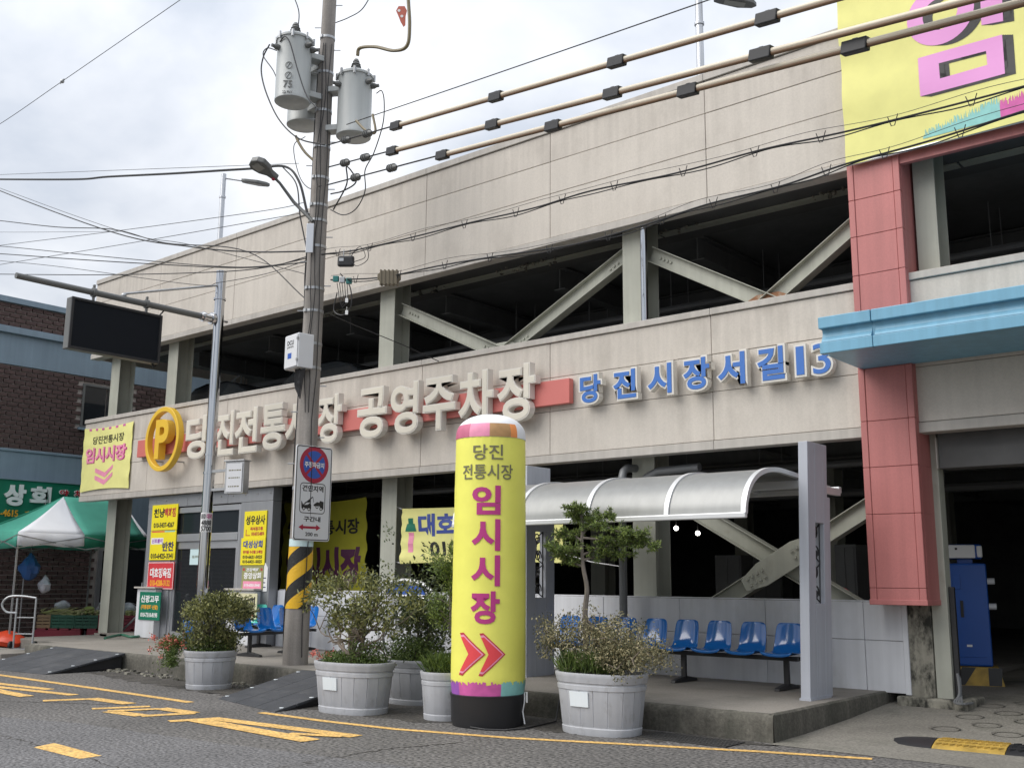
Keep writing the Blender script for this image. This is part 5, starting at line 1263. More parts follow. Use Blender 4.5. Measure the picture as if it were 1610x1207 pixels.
def band(z0, z1, rag=0, seed=0):
    cols_ = ['rosep', 'pinkp', 'brownp', 'orangep', 'whitefab', 'rosep', 'pinkp', 'teal', 'brownp', 'pinkp'] if not rag else ['purple', 'mag2', 'mag2', 'teal', 'purple', 'mag2', 'teal', 'mag2', 'purple', 'teal']
    wd = [63, 35, 36, 14, 52, 40, 30, 30, 30, 30] if not rag else [50, 70, 0.01, 85, 30, 40, 25, 30, 15, 15]
    tot = sum(wd); a = iA - math.radians(100); rr_ = random.Random(seed)
    by = {}
    for c, w in zip(cols_, wd):
        w = w / tot * 2 * PI; q = by.setdefault(c, MB()); n = max(2, int(w / .045))
        for j in range(n):
            a0_, a1_ = a + w * j / n, a + w * (j + 1) / n
            rows = 6 if not rag else 2
            zz = [z0 + (z1 - z0) * k_ / rows for k_ in range(rows + 1)]
            if rag: zz[-1] += rr_.uniform(-.015, .03)
            for k_ in range(rows):
                def rad(z): return (irad(z) + .003) if rag else dome(z) + .0012
                q.poly([V((ICX + rad(z) * math.cos(aa), ICY + rad(z) * math.sin(aa), z)) for z, aa in ((zz[k_], a0_), (zz[k_], a1_), (zz[k_ + 1], a1_), (zz[k_ + 1], a0_))])
        a += w
    for c, q in by.items():
        bm_ = q.build('colour_band', M[c], I, smooth=True)
def dome(z):
    h = .31; u = max(0, min(1, (z - zt_) / h)); return irad(zt_) * (1 - u ** 2.8) ** .5 if u < 1 else 0
b = MB(); b.lathe((ICX, ICY, 0), [(dome(zt_ + .31 * i / 16) + .0 if i < 16 else .01, zt_ + .31 * i / 16) for i in range(17)], 144); gather(b); b.build('dome', M['whitefab'], I, smooth=True)
band(zt_ + .002, zt_ + .16); band(zb_ + .01, zb_ + .14, 1, 3)
def zi(y): return FY(762, y, ICY - .4).z
def itext(body, w, y0, y1, m, u=-.0, off=.03):
    b = MB(); curved_text(b, body, irad(zi(y1)), ICX, ICY, iA, u - w / 2, zi(y1), w, zi(y0) - zi(y1), off, .004, .002, .018); b.build('lettering', M[m], I)
itext('당진', .35, 697, 721, 'inkgrey', -.03, .012); itext('전통시장', .62, 728, 752, 'inkgrey', -.04, .012)
for ch, a, c in (('임', 762, 808), ('시', 815, 865), ('시', 872, 921), ('장', 929, 981)): itext(ch, .33, a, c, 'magenta', -.045, .035)
b = MB(); b2 = MB(); b3 = MB()
for u0 in (0, .217):
    z0_, z1_, zm = zi(1063), zi(996), zi(1029)
    fx_ = lambda x: irad(1) * math.asin(max(-.98, min(.98, (x + u0 - .02) / irad(1))))
    outl = [(fx_(-.298), z1_), (fx_(-.256), z1_ + .006), (fx_(-.010), zm), (fx_(-.262), z0_ - .006), (fx_(-.303), z0_), (fx_(-.195), zm)]
    def shrink(pl_, k): cx_ = sum(p[0] for p in pl_) / 6 + .02; cy_ = sum(p[1] for p in pl_) / 6; return [(cx_ + (p[0] - cx_) * k, cy_ + (p[1] - cy_) * k) for p in pl_]
    for bb, k_, lf in ((b, 1.0, .003), (b3, .9, .005), (b2, .8, .007)):
        pl_ = shrink(outl, k_); q = MB()
        q.poly([V((pl_[i][0], pl_[i][1], lf)) for i in (0, 1, 2, 5)]); q.poly([V((pl_[i][0], pl_[i][1], lf)) for i in (5, 2, 3, 4)]); curve_into(bb, q, irad(.9), ICX, ICY, iA, .03)
b.build('chevron_rim', M['inkred'], I); b3.build('chevron_line', M['pinkp'], I); b2.build('chevron', M['chev'], I)
b = MB(); aa = iA + 1.25; q = V((ICX + .43 * math.cos(aa), ICY + .43 * math.sin(aa), .36)); b.tube([q, q + V((.02, -.02, -.08)), q + V((.0, -.03, -.2)), q + V((.03, -.03, -.33))], .008, 6); b.tube([q, q + V((.05, -.02, .01)), q + V((.06, -.03, -.1))], .008, 6); b.build('tie_cord', M['paperwhite'], I)
b = MB(); b.tube([V((ICX + .1, ICY - .4, .02)), V((ICX + .3, ICY - .38, .012)), V((ICX + .5, ICY - .25, .012)), V((ICX + .56, ICY - .05, .012)), V((ICX + .5, ICY + .6, .02)), V((ICX + .3, ICY + .95, .27))], .009, 6); b.build('power_lead', M['cable'], I)

# ------------------------------------------------------------------ planters and plants
def tub_planter(label, c, a, bq, h, rot, n_st=18, plate=None, taper=.86, smooth_side=False, scar=None):
    t = thing('planter', label, 'planter', (c.x, c.y, 0), 'white barrel planters along the kerb')
    rows = [(.0, taper, 0), (.02, taper + .01, 0), (.115, taper + .025, 0), (.125, taper + .012, 0), (.14, taper + .012, 0), (.15, taper + .022, 1), (.72, .965, 1), (.73, .985, 0), (.80, .99, 0), (.81, .965, 0), (.83, .965, 0), (.845, 1.0, 0), (.93, 1.03, 0), (.97, 1.045, 0), (1.0, 1.035, 0), (1.0, .955, 0), (.9, .93, 0)]
    angs = []
    for i in range(n_st):
        for d_ in (0, .035, .5, .965): angs.append((2 * PI * (i + d_) / n_st, d_ == 0))
    vs = []; fs = []; n = len(angs); p_ = 2.5
    for z, r_, body in rows:
        for th, gr in angs:
            cth, sth = math.cos(th), math.sin(th)
            k_ = (abs(cth) ** p_ + abs(sth) ** p_) ** (-1 / p_) if a != bq else 1
            g_ = .975 if (gr and body and not smooth_side) else 1
            x, y = a * r_ * k_ * cth * g_, bq * r_ * k_ * sth * g_
            vs.append(V((c.x + x * math.cos(rot) - y * math.sin(rot), c.y + x * math.sin(rot) + y * math.cos(rot), z * h)))
    for j in range(len(rows) - 1):
        for i in range(n): fs.append((j * n + i, j * n + (i + 1) % n, (j + 1) * n + (i + 1) % n, (j + 1) * n + i))
    fs.append(tuple(range(n - 1, -1, -1)))
    b = MB(); b.add(vs, fs); b.build('tub', M['planter'], t, smooth=True)
    vs = []
    for th, _ in angs:
        cth, sth = math.cos(th), math.sin(th); k_ = (abs(cth) ** p_ + abs(sth) ** p_) ** (-1 / p_) if a != bq else 1
        x, y = a * .945 * k_ * cth, bq * .945 * k_ * sth
        vs.append(V((c.x + x * math.cos(rot) - y * math.sin(rot), c.y + x * math.sin(rot) + y * math.cos(rot), .93 * h)))
    b = MB(); b.add(vs + [V((c.x, c.y, .96 * h))], [(i, (i + 1) % n, n) for i in range(n)]); b.build('soil', M['soil'], t)
    if plate is not None:
        th = plate; ca, sa = math.cos(th), math.sin(th)
        k_ = (abs(ca) ** p_ + abs(sa) ** p_) ** (-1 / p_) if a != bq else 1
        def sp_(z, th_):
            ca, sa = math.cos(th_), math.sin(th_); k_ = (abs(ca) ** p_ + abs(sa) ** p_) ** (-1 / p_) if a != bq else 1
            r_ = taper + .022 + (.965 - taper - .022) * (z - .15) / .57; x, y = (a * r_ * k_ + .008) * ca, (bq * r_ * k_ + .008) * sa
            return V((c.x + x * math.cos(rot) - y * math.sin(rot), c.y + x * math.sin(rot) + y * math.cos(rot), z * h))
        b = MB(); dth = .24 * .5 / max(a, .3)
        pts = [[sp_(z, th + dth * s) for s in (-1, -.33, .33, 1)] for z in (.46, .70)]
        for i in range(3): b.poly([pts[0][i], pts[0][i + 1], pts[1][i + 1], pts[1][i]])
        o = b.build('blank_plate', M['plantwhite'], t); s_ = o.modifiers.new('s', 'SOLIDIFY'); s_.thickness = .012; s_.offset = 0
    return t
def leaf(b, p, d, ln, w, rr_):
    d = d.normalized(); s = d.cross(V((rr_.gauss(0, 1), rr_.gauss(0, 1), rr_.gauss(0, 1))))
    if s.length < 1e-3: s = d.orthogonal()
    s.normalize(); b.add([p, p + d * ln * .45 + s * w / 2, p + d * ln, p + d * ln * .45 - s * w / 2], [(0, 1, 2, 3)])
def rvec(rr_): return V((rr_.gauss(0, 1), rr_.gauss(0, 1), rr_.gauss(0, 1)))
def branch_set(rr_, base, dirs, length, r0, levels, bend=.35, fork=3, gnarl=.25, upb=.1):
    """recursive limbs -> (tubes, tips)"""
    tubes = []; tips = []
    def grow(p, d, ln, r, lv):
        pts = [p]; rs = [r]; q = p.copy(); n = 5
        for i in range(n):
            d = (d + rvec(rr_) * gnarl * .5 + Z_ * upb * .3).normalized(); q = q + d * (ln / n); pts.append(q.copy()); rs.append(r * (1 - .45 * (i + 1) / n))
        tubes.append((pts, rs))
        if lv == 0: tips.append((q, d)); tips.append((pts[3], d)); return
        for i in range(fork):
            dd = (d + rvec(rr_) * bend + Z_ * upb).normalized(); grow(pts[rr_.choice((3, 4, 5))], dd, ln * rr_.uniform(.55, .85), r * .55, lv - 1)
    for d in dirs: grow(V(base), V(d).normalized(), length * rr_.uniform(.85, 1.15), r0, levels)
    return tubes, tips
def plant(name, label, cat, base, trunk, leaves, group=None):
    t = thing(name, label, cat, base, group)
    if trunk:
        b = MB()
        for pts, rs in trunk[0]: b.tube(pts, [max(.003, r) for r in rs], 6)
        b.build('branches', trunk[1], t, smooth=True)
    for nm, b, m in leaves: b.build(nm, M[m], t)
    return t
def cloud(b, rr_, tips, per, spread, ln, w, up_=.3, keep=None):
    for p, d in tips:
        for i in range(per):
            q = p + rvec(rr_) * spread
            if keep and not keep(q): continue
            leaf(b, q, d * .6 + rvec(rr_) * .7 + Z_ * up_, ln * rr_.uniform(.7, 1.3), w * rr_.uniform(.7, 1.3), rr_)
def tuft(b, rr_, c, rx, ry, rot, n, h, w=.014, lean=.5):
    for i in range(n):
        a = rr_.uniform(0, 2 * PI); k_ = math.sqrt(rr_.random()); x, y = rx * k_ * math.cos(a), ry * k_ * math.sin(a)
        p = V((c.x + x * math.cos(rot) - y * math.sin(rot), c.y + x * math.sin(rot) + y * math.cos(rot), c.z))
        leaf(b, p + Z_ * rr_.uniform(0, h * .6), V((rr_.gauss(0, lean), rr_.gauss(0, lean), 1)), h * rr_.uniform(.5, 1.1), w * rr_.uniform(.8, 1.5), rr_)
def mid(p, q): return (p + q) / 2
# tub with red flowers, far left
c = V((-13.60, 9.31, 0)); h = .545
tub_planter('round white barrel planter spilling red flowers beside the left ramp', c, .375, .375, h, .3, 16)
rr_ = random.Random(21)
tb, tips = branch_set(rr_, c + Z_ * h * .9, [(-.3, .2, 1), (.2, -.3, 1), (.5, .2, .9), (.0, .1, 1), (.45, -.15, 1)], .34, .014, 2, .5, 3, .25, .15)
b = MB(); ctr = c + V((.06, .06, h + .50))
tips = []
for i in range(150):
    a, el, k_ = rr_.uniform(0, 2 * PI), rr_.uniform(-.35, 1.4), rr_.uniform(.55, 1.0); tips.append((ctr + V((.52 * k_ * math.cos(a) * math.cos(el), .52 * k_ * math.sin(a) * math.cos(el), .27 * k_ * math.sin(el))), V((math.cos(a), math.sin(a), .8))))
for i in range(60):
    a, k_ = rr_.uniform(0, 2 * PI), math.sqrt(rr_.random()); tips.append((c + V((.42 * k_ * math.cos(a), .42 * k_ * math.sin(a), h + rr_.uniform(.08, .36))), rvec(rr_) + Z_))
for p, d in tips[::3]:
    q0 = min(tb, key=lambda s: (s[0][-1] - p).length)[0][-1]; tb.append(([q0, q0.lerp(p, .5), p], [.006, .004, .003]))
cloud(b, rr_, tips, 46, .05, .048, .022)
b2 = MB()
for i in range(2600):
    a, k_ = rr_.uniform(0, 2 * PI), math.sqrt(rr_.random()) * .365; leaf(b2, c + V((k_ * math.cos(a), k_ * math.sin(a), h * .94 + rr_.random() ** 1.5 * .24)), rvec(rr_) + Z_ * .5, .045, .018, rr_)
plant('shrub', 'dense dark green shrub growing in the red flower planter', 'shrub', c + Z_ * h * .93, (tb, M['bark2']), [('foliage', b, 'leaf_olive'), ('undergrowth', b2, 'leaf_grass')])
b = MB(); b2 = MB(); f0 = c + V((-.36, -.30, h + .02))
for i in range(1500):
    a = rr_.random(); p = f0 + V((-.16 * a + rr_.gauss(0, .09), -.10 * a + rr_.gauss(0, .09), .12 * math.sin(a * 3) - .34 * a * a * (rr_.random()) + rr_.gauss(0, .05)))
    leaf(b, p, rvec(rr_) + Z_ * .3, .045, .016, rr_)
for i in range(900):
    p = f0 + V((.06 + rr_.gauss(0, .05), -.16 + rr_.gauss(0, .035), -.02 - .22 * rr_.random())); leaf(b, p, rvec(rr_) - Z_ * .5, .045, .014, rr_)
for cl in range(40):
    q = f0 + V((-.14 + rr_.gauss(0, .13), -.08 + rr_.gauss(0, .08), .06 + rr_.gauss(0, .07)))
    for i in range(20): leaf(b2, q + rvec(rr_) * .022, rvec(rr_) + Z_ * .4, .026, .024, rr_)
plant('flowering_plant', 'red flowering plant trailing over the rim of the leftmost planter', 'plant', f0, None, [('foliage', b, 'leaf_grass'), ('blossoms', b2, 'petal')])
# big oval tub with a twisted open shrub
c = mid(GZ(491, 1118), GZ(606, 1127)) + V((-.14, .20, 0)); c.z = 0; rot = .12; h = .60
tub_planter('large oval white planter with a blank plate and a gnarled bare stemmed shrub', c, .525, .34, h, rot, 18, plate=-PI / 2 - .20)
rr_ = random.Random(5)
tb, tips = branch_set(rr_, c + V((.0, -.02, h * .9)), [(-.5, .1, 1), (-.15, -.2, 1), (.35, .0, 1), (.75, .05, .8), (.1, .3, 1.1), (.5, -.2, .9)], .42, .032, 2, .55, 3, .5, .08)
b = MB(); cc = c + Z_ * (h + .62) + X_ * .08
tips = [t_ for t_ in tips if t_[0].z > h + .35]
extra = []
for i in range(78):
    a = rr_.uniform(0, 2 * PI); el = rr_.uniform(.0, 1.35); p = cc + V((.92 * math.cos(a) * math.cos(el), .5 * math.sin(a) * math.cos(el), .36 * math.sin(el) + rr_.gauss(0, .05))) ; extra.append((p, p - cc))
cloud(b, rr_, tips, 22, .05, .07, .023); cloud(b, rr_, extra, 28, .05, .066, .022)
for p, d in extra[::3]:
    q0 = min(tb, key=lambda s: (s[0][-1] - p).length)[0][-1]; tb.append(([q0, q0.lerp(p, .5) + rvec(rr_) * .03, p], [.007, .005, .003]))
b2 = MB()
for i in range(3200):
    a, k_ = rr_.uniform(0, 2 * PI), math.sqrt(rr_.random()); x, y = .49 * k_ * math.cos(a), .30 * k_ * math.sin(a); leaf(b2, c + V((x * math.cos(rot) - y * math.sin(rot), x * math.sin(rot) + y * math.cos(rot), h * .94 + rr_.random() ** 1.8 * (.13 + .14 * (x > .05)))), rvec(rr_) + Z_ * .5, .04, .017, rr_)
b3 = MB()
for cl in range(14):
    q = c + V((-.48 + rr_.gauss(0, .1), -.1 + rr_.gauss(0, .06), h + .07 + rr_.gauss(0, .03)))
    for i in range(14): leaf(b3, q + rvec(rr_) * .016, rvec(rr_) + Z_ * .4, .022, .018, rr_)
plant('shrub', 'airy shrub with pale twisted stems in the large oval planter', 'shrub', c + Z_ * h * .93, (tb, M['bark']), [('foliage', b, 'leaf_olive'), ('undergrowth', b2, 'leaf_grass'), ('blossoms', b3, 'petal')])
# tub behind, with a dense leafy bush
c = mid(GZ(602, 1110), GZ(664, 1112)) + V((-.19, .43, 0)); c.z = 0; h = .56
tub_planter('shaded white planter half hidden behind the large oval one', c, .44, .36, h, .1, 16)
rr_ = random.Random(8)
tb, tips = branch_set(rr_, c + Z_ * h * .9, [(-.3, .1, 1), (.3, -.1, 1), (0, .2, 1), (.1, -.25, 1)], .42, .016, 2, .5, 3, .3, .12)
cc = c + Z_ * (h + .62)
b = MB(); tips = tips + [(cc + V((rr_.gauss(0, .34), rr_.gauss(0, .25), rr_.gauss(0, .33))), rvec(rr_)) for _ in range(75)]
cloud(b, rr_, tips, 26, .07, .06, .026)
b2 = MB()
for i in range(2600):
    a, k_ = rr_.uniform(0, 2 * PI), math.sqrt(rr_.random()); leaf(b2, c + V((.40 * k_ * math.cos(a), .32 * k_ * math.sin(a), h * .94 + rr_.random() ** 1.6 * .3)), rvec(rr_) + Z_ * .5, .05, .02, rr_)
plant('shrub', 'dense dark bush in the shaded planter left of the inflatable pillar', 'shrub', c + Z_ * h * .93, (tb, M['bark2']), [('foliage', b, 'leaf_dark'), ('undergrowth', b2, 'leaf_grass')])
# small round tub with grass and a yew-like sapling
c = GZ(692, 1134) + V((-.13, .24, 0)); c.z = 0; h = .54
tub_planter('small round white planter with grass tucked against the inflatable pillar', c, .305, .305, h, 0, 14, smooth_side=True)
rr_ = random.Random(11)
b2 = MB(); tuft(b2, rr_, c + Z_ * h * .93, .27, .27, 0, 1500, .2, .012, .7)
t0 = c + V((.06, .08, h * .9))
tb = [([t0, t0 + V((-.02, .02, .3)), t0 + V((-.12, .04, .62)), t0 + V((-.16, .05, .95)), t0 + V((-.10, .05, 1.3))], [.03, .027, .023, .018, .01])]
tips = []; b = MB()
for i in range(34):
    z = .55 + .95 * rr_.random(); a = rr_.uniform(0, 2 * PI); s = t0 + V((-.12, .04, z * .9)); rad_ = .5 * (1 - .45 * abs(z - .85)) * rr_.uniform(.5, 1.0)
    e_ = s + V((math.cos(a) * rad_, math.sin(a) * rad_ * .8, .18 + rr_.uniform(-.1, .12))); tb.append(([s, s.lerp(e_, .5) + Z_ * .03, e_], [.011, .007, .003]))
    for k_ in range(9): tips.append((s.lerp(e_, .3 + .08 * k_), (e_ - s).normalized()))
cloud(b, rr_, tips, 17, .045, .055, .013, .25)
plant('sapling', 'dark needle leaved sapling just left of the inflatable pillar', 'tree', c + Z_ * h * .93, (tb, M['bark2']), [('foliage', b, 'needle'), ('grass', b2, 'leaf_grass')])
# right oval tub: dry hedge and a small bonsai-like pine
c = mid(GZ(868, 1150), GZ(996, 1163)) + V((-.06, .27, 0)); c.z = 0; rot = .08; h = .63
tub_planter('large oval white planter with chipped paint right of the inflatable pillar', c, .50, .34, h, rot, 18, plate=-PI / 2 - .18)
rr_ = random.Random(31)
tb, tips = branch_set(rr_, c + Z_ * h * .9, [(-.6, .1, .8), (-.25, -.1, 1), (.2, .1, 1), (.6, .0, .7), (.1, -.1, 1)], .3, .012, 2, .55, 4, .3, .05)
b = MB(); b2 = MB()
tips2 = []
for i in range(200):
    u = rr_.uniform(-1, 1); p = c + V((u * .79 - .02, rr_.gauss(0, .17), h + .38 - .12 * max(0, u) + rr_.gauss(0, .11) - .08 * u * u)); tips2.append((p, rvec(rr_)))
for i in range(70): u = rr_.uniform(.0, 1); tips2.append((c + V((.1 + u * .5, -.16 + rr_.gauss(0, .08), h + .2 + rr_.gauss(0, .07))), rvec(rr_)))
cloud(b, rr_, tips2, 44, .046, .031, .016)
for p, d in tips2[::4]:
    q0 = min(tb, key=lambda s: (s[0][-1] - p).length)[0][-1]; tb.append(([q0, q0.lerp(p, .5), p], [.006, .004, .003]))
tuft(b2, rr_, c + V((-.12, -.03, h * .93)), .38, .27, rot, 1300, .22, .013)
plant('hedge_shrub', 'low pale dry leaved shrub spreading over the right oval planter', 'shrub', c + Z_ * h * .93, (tb, M['bark']), [('foliage', b, 'leaf_dry'), ('undergrowth', b2, 'leaf_grass')])
rr_ = random.Random(17)
def PP(x, y): return FY(x, y, c.y + .05)
stem = [PP(922, 1050), PP(921, 1000), PP(920, 960), PP(923, 925), PP(917, 890), PP(915, 855), PP(916, 825), PP(914, 808)]
tb = [(cat_rom(stem, 4), [.036 - .022 * i / 28 for i in range(29)])]
limbs = [((917, 890), (890, 880), (872, 862)), ((916, 872), (945, 858), (985, 848), (1012, 862)), ((915, 850), (895, 838), (878, 842)), ((915, 835), (940, 825), (975, 838), (1000, 840)), ((916, 825), (905, 812), (890, 808)), ((916, 840), (930, 815), (948, 812)), ((917, 880), (940, 872), (965, 870)), ((914, 812), (915, 802), (908, 800)), ((916, 860), (900, 868), (885, 862)), ((916, 845), (960, 850), (990, 858))]
b = MB()
for lb in limbs:
    yo = rr_.uniform(-.28, .28)
    P = [PP(*q) + Y_ * yo * i / (len(lb) - 1) for i, q in enumerate(lb)]; cr_ = cat_rom(P, 4); tb.append((cr_, [.014 - .011 * i / (len(cr_) - 1) for i in range(len(cr_))]))
    for p in cr_[2:]:
        for k_ in range(5):
            dd = V((rr_.gauss(0, 1), rr_.gauss(0, 1), rr_.gauss(0, .35) + .12)).normalized(); tw = [p, p + dd * .055, p + dd * .115 + Z_ * .012]
            tb.append((tw, [.004, .003, .002]))
            for n_ in range(34):
                f = rr_.random(); leaf(b, tw[0].lerp(tw[2], f) , dd * .5 + rvec(rr_) * .55, .048, .011, rr_)
plant('small_pine', 'slim bonsai like conifer rising from the right oval planter in front of the shelter', 'tree', stem[0], (tb, M['bark2']), [('foliage', b, 'needle')])

# ------------------------------------------------------------------ rubber ramps, block, grate, speed bump
def rubber_ramp(label, lo0, lo1, up0, up1):
    t = thing('kerb_ramp', label, 'ramp', (lo0 + lo1) / 2, 'black rubber ramps up to the kerb')
    n, m_ = 3, 5
    def P(u, w): return lo0.lerp(lo1, u).lerp(up0.lerp(up1, u), w)
    for i in range(n):
        for j in range(m_):
            a, c_ = P(i / n, j / m_), P((i + 1) / n, (j + 1) / m_); g_ = .006
            q = [P(i / n + .003, j / m_ + .004), P((i + 1) / n - .003, j / m_ + .004), P((i + 1) / n - .003, (j + 1) / m_ - .004), P(i / n + .003, (j + 1) / m_ - .004)]
            b = MB(); dn = V((0, 0, -.035)); b.add([p + dn for p in q] + q, [(3, 2, 1, 0), (4, 5, 6, 7), (0, 1, 5, 4), (1, 2, 6, 5), (2, 3, 7, 6), (3, 0, 4, 7)]); b.build('rubber_tile', M['ramp'], t, bev=.004, seg=1)
    b = MB()
    for u in (.02, .98):
        a, c_ = P(u, .03), P(u, .97)
        a2, c2 = V((a.x, a.y, .002)), V((c_.x, c_.y, .03)); s_ = .03 if u < .5 else -.03
        b.add([a - Z_ * .036, c_ - Z_ * .036, c2, a2], [(0, 1, 2, 3)]); 
    b.build_each('side_skirt', M['black'], t)
    b = MB()
    for u in (.035, .965):
        for k_ in range(4): p = P(u, .08 + .28 * k_); b.lathe(p, [(.03, .0), (.028, .006), (.0, .007)], 8)
    b.build_each('stud', M['plantwhite'], t)
lo0, lo1 = GZ(343, 1097, .01), GZ(432, 1118, .012)
rubber_ramp('black rubber ramp up to the kerb between the flower tub and the large oval planter', lo0, lo1, V((-12.42, KY - .005, .285)), V((-10.85, KY - .005, .285)))
rubber_ramp('black rubber ramp up to the kerb at the far left of the platform', V((-19.6, 8.42, .01)), GZ(72, 1059, .012), V((-19.75, KY - .005, .285)), V((-17.25, KY - .005, .285)))
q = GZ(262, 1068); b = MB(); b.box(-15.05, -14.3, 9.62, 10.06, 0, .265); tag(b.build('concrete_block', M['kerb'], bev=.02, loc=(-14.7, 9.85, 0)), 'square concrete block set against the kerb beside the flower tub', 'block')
b = MB(); rr_ = random.Random(9)
for i in range(90):
    p = V((rr_.uniform(-17.2, -13.3), 9.75 + rr_.gauss(0, .12), .0)); s = rr_.uniform(.01, .045); b.box(p.x - s, p.x + s, p.y - s * .7, p.y + s * .7, -.005, s * .8)
stuff(b.build('rubble', M['stained']))
g0, g1 = GZ(980, 1170, .006), GZ(1140, 1182, .006)
t = thing('drain_grate', 'steel drain grate set in the road in front of the platform corner', 'grate', (g0.x, g0.y, 0))
gx0, gx1, gy0, gy1 = -6.25, -5.22, 9.50, 9.90
MB().box(gx0, gx1, gy0, gy1, -.01, .005).build('pit', M['ink'], t)  # flat black slab under the bars, paints the darkness of the hole
nb_ = 26
for i in range(nb_): x = gx0 + (gx1 - gx0) * (i + .5) / nb_; MB().box(x - .012, x + .012, gy0 + .02, gy1 - .02, .0055, .014).build('grate_bar', M['iron'], t)
b = MB()
for k_ in (.0, .25, .5, .75, 1.0): y = gy0 + (gy1 - gy0 - .02) * k_ + .01; b.box(gx0, gx1, y - .01, y + .01, .0055, .0155)
b.build_each('cross_rail', M['iron'], t)
# speed bump in black and yellow rubber pieces
b0, b1 = V((-4.12, 11.0, .018)), V((1.6, 11.6, .03)); dB = (V((b1.x, b1.y, 0)) - V((b0.x, b0.y, 0))).normalized(); nB = V((-dB.y, dB.x, 0))
t = thing('speed_bump', 'black and yellow rubber speed bump across the garage driveway', 'speed bump', b0)
x = 0; rr_ = random.Random(1)
prof_ = [(-.30, 0), (-.27, .018), (-.12, .05), (0, .058), (.12, .05), (.27, .018), (.30, 0)]
for i, (ln_, m_) in enumerate([(.42, 'black'), (.66, 'hazyel'), (.85, 'black'), (.85, 'hazyel'), (.85, 'black'), (.85, 'hazyel'), (.3, 'black')]):
    b = MB(); vs = []; n = len(prof_); segs = 5
    for k_ in range(segs + 1):
        f = k_ / segs; sc_ = 1
        if i == 0: sc_ = (1 - (1 - f) ** 2) ** .5 * .85 + .15
        xx = x + .004 + (ln_ - .008) * f
        vs += [b0 + dB * xx + nB * (w_ * sc_) + Z_ * (hh_ * (.4 + .6 * sc_) + (b0.y - 11) * .0 + .0) for w_, hh_ in prof_]
    fs = [(k_ * n + j, k_ * n + j + 1, (k_ + 1) * n + j + 1, (k_ + 1) * n + j) for k_ in range(segs) for j in range(n - 1)] + [tuple(range(n)), tuple(segs * n + j for j in range(n - 1, -1, -1)), ]
    b.add(vs, fs); 
    o = b.build('bump_piece', M[m_], t, smooth=True)
    b = MB()
    for r_ in range(5):
        for q in range(10): p = b0 + dB * (x + .05 + (ln_ - .1) * q / 9) + nB * (-.2 + .1 * r_); hz = (.039, .0525, .058, .0525, .039)[r_]; b.frame_box(p + Z_ * (hz - .012), (dB + nB).normalized(), (nB - dB).normalized(), Z_, -.03, .03, -.009, .009, 0, .02)
    if i: stuff(b.build('tread', M[m_], o))
    x += ln_
# round inlaid rings on the driveway
b = MB()
for i in range(26):
    rr2 = random.Random(100 + i); x, y = -3.9 + (i % 5) * .62 + .3 * ((i // 5) % 2), 11.9 + (i // 5) * .42
    z = .075 + (y - 11.9) * .058
    b.add([V((x + r_ * math.cos(2 * PI * j / 16), y + r_ * math.sin(2 * PI * j / 16), z + .0)) for r_ in (.13, .155) for j in range(16)], [(j, (j + 1) % 16, 16 + (j + 1) % 16, 16 + j) for j in range(16)])
struct(b.build('driveway_rings', M['ringmark']))

# ------------------------------------------------------------------ ticket machine at the entrance
zF = .2
mp = GZ(1531, 1077, zF)
mx0, my0 = mp.x, mp.y
t = thing('ticket_machine', 'blue car park ticket machine with white head on a striped block', 'ticket machine', (mx0, my0, zF))
mR = V((math.cos(.30), math.sin(.30), 0)); mN = V((math.sin(.30), -math.cos(.30), 0)); mO = V((mx0, my0, zF))
k_ = 1.0
b = MB()
lo_ = [(-.38, -.02), (.40, -.02), (.40, .55), (-.38, .55)]; hi_ = [(-.30, .02), (.34, .02), (.34, .5), (-.30, .5)]
b.add([mO + mR * x - mN * y for x, y in lo_] + [mO + mR * x - mN * y + Z_ * .25 for x, y in hi_], [(0, 1, 5, 4), (1, 2, 6, 5), (2, 3, 7, 6), (3, 0, 4, 7), (4, 5, 6, 7)]); bl = b.build('block', M['hazyel'], t, bev=.01)
b = MB()
for x in (-.27, .2):
    fr_ = lambda x, f: mO + mR * (x + (.08 * f if x < 0 else -.06 * f)) - mN * (-.02 + .04 * f) + Z_ * .25 * f + mN * .003
    b.poly([fr_(x, .02), fr_(x + .16, .02), fr_(x + .24, .98), fr_(x + .06, .98)])
b.build_each('stripe', M['ink'], bl)
hB = FY(1500, 885, my0).z - zF; hH = FY(1515, 855, my0).z - zF
b = MB(); b.frame_box(mO, mR, Z_, mN, -.27, .27, .255, hB, -.46, -.02); bd = b.build('body', M['machblue'], t, bev=.03, seg=3)
b = MB(); b.frame_box(mO, mR, Z_, mN, -.18, -.08, hB - .36, hB - .16, -.018, -.006); b.frame_box(mO, mR, Z_, mN, -.2, .2, .38, .385, -.019, -.012); b.build('hatch', M['machblue'], bd, bev=.008)
b = MB(); b.frame_box(mO, mR, Z_, mN, -.10, -.06, hB - .75, hB - .52, -.019, -.008); b.build('slot', M['ink'], bd)
b = MB(); b.frame_box(mO, mR, Z_, mN, -.05, .02, .52, .55, -.019, -.012); b.build('label', M['paperwhite'], bd)
b = MB(); b.frame_box(mO, mR, Z_, mN, -.1, .1, hB, hB + .06, -.32, -.12); b.build('neck', M['machblue'], t)
b = MB(); b.frame_box(mO, mR, Z_, mN, -.31, .23, hB + .06, hH, -.44, -.04); b.build('head', M['machblue'], t, bev=.03, seg=3)
b = MB(); b.frame_box(mO, mR, Z_, mN, -.31, .14, hB + .07, hH - .01, -.038, .0); fc = b.build('face', M['paperwhite'], t, bev=.015)
b = MB(); b.frame_box(mO, mR, Z_, mN, -.12, -.09, hH - .08, hH - .05, .001, .004); b.build('camera_eye', M['ink'], fc)
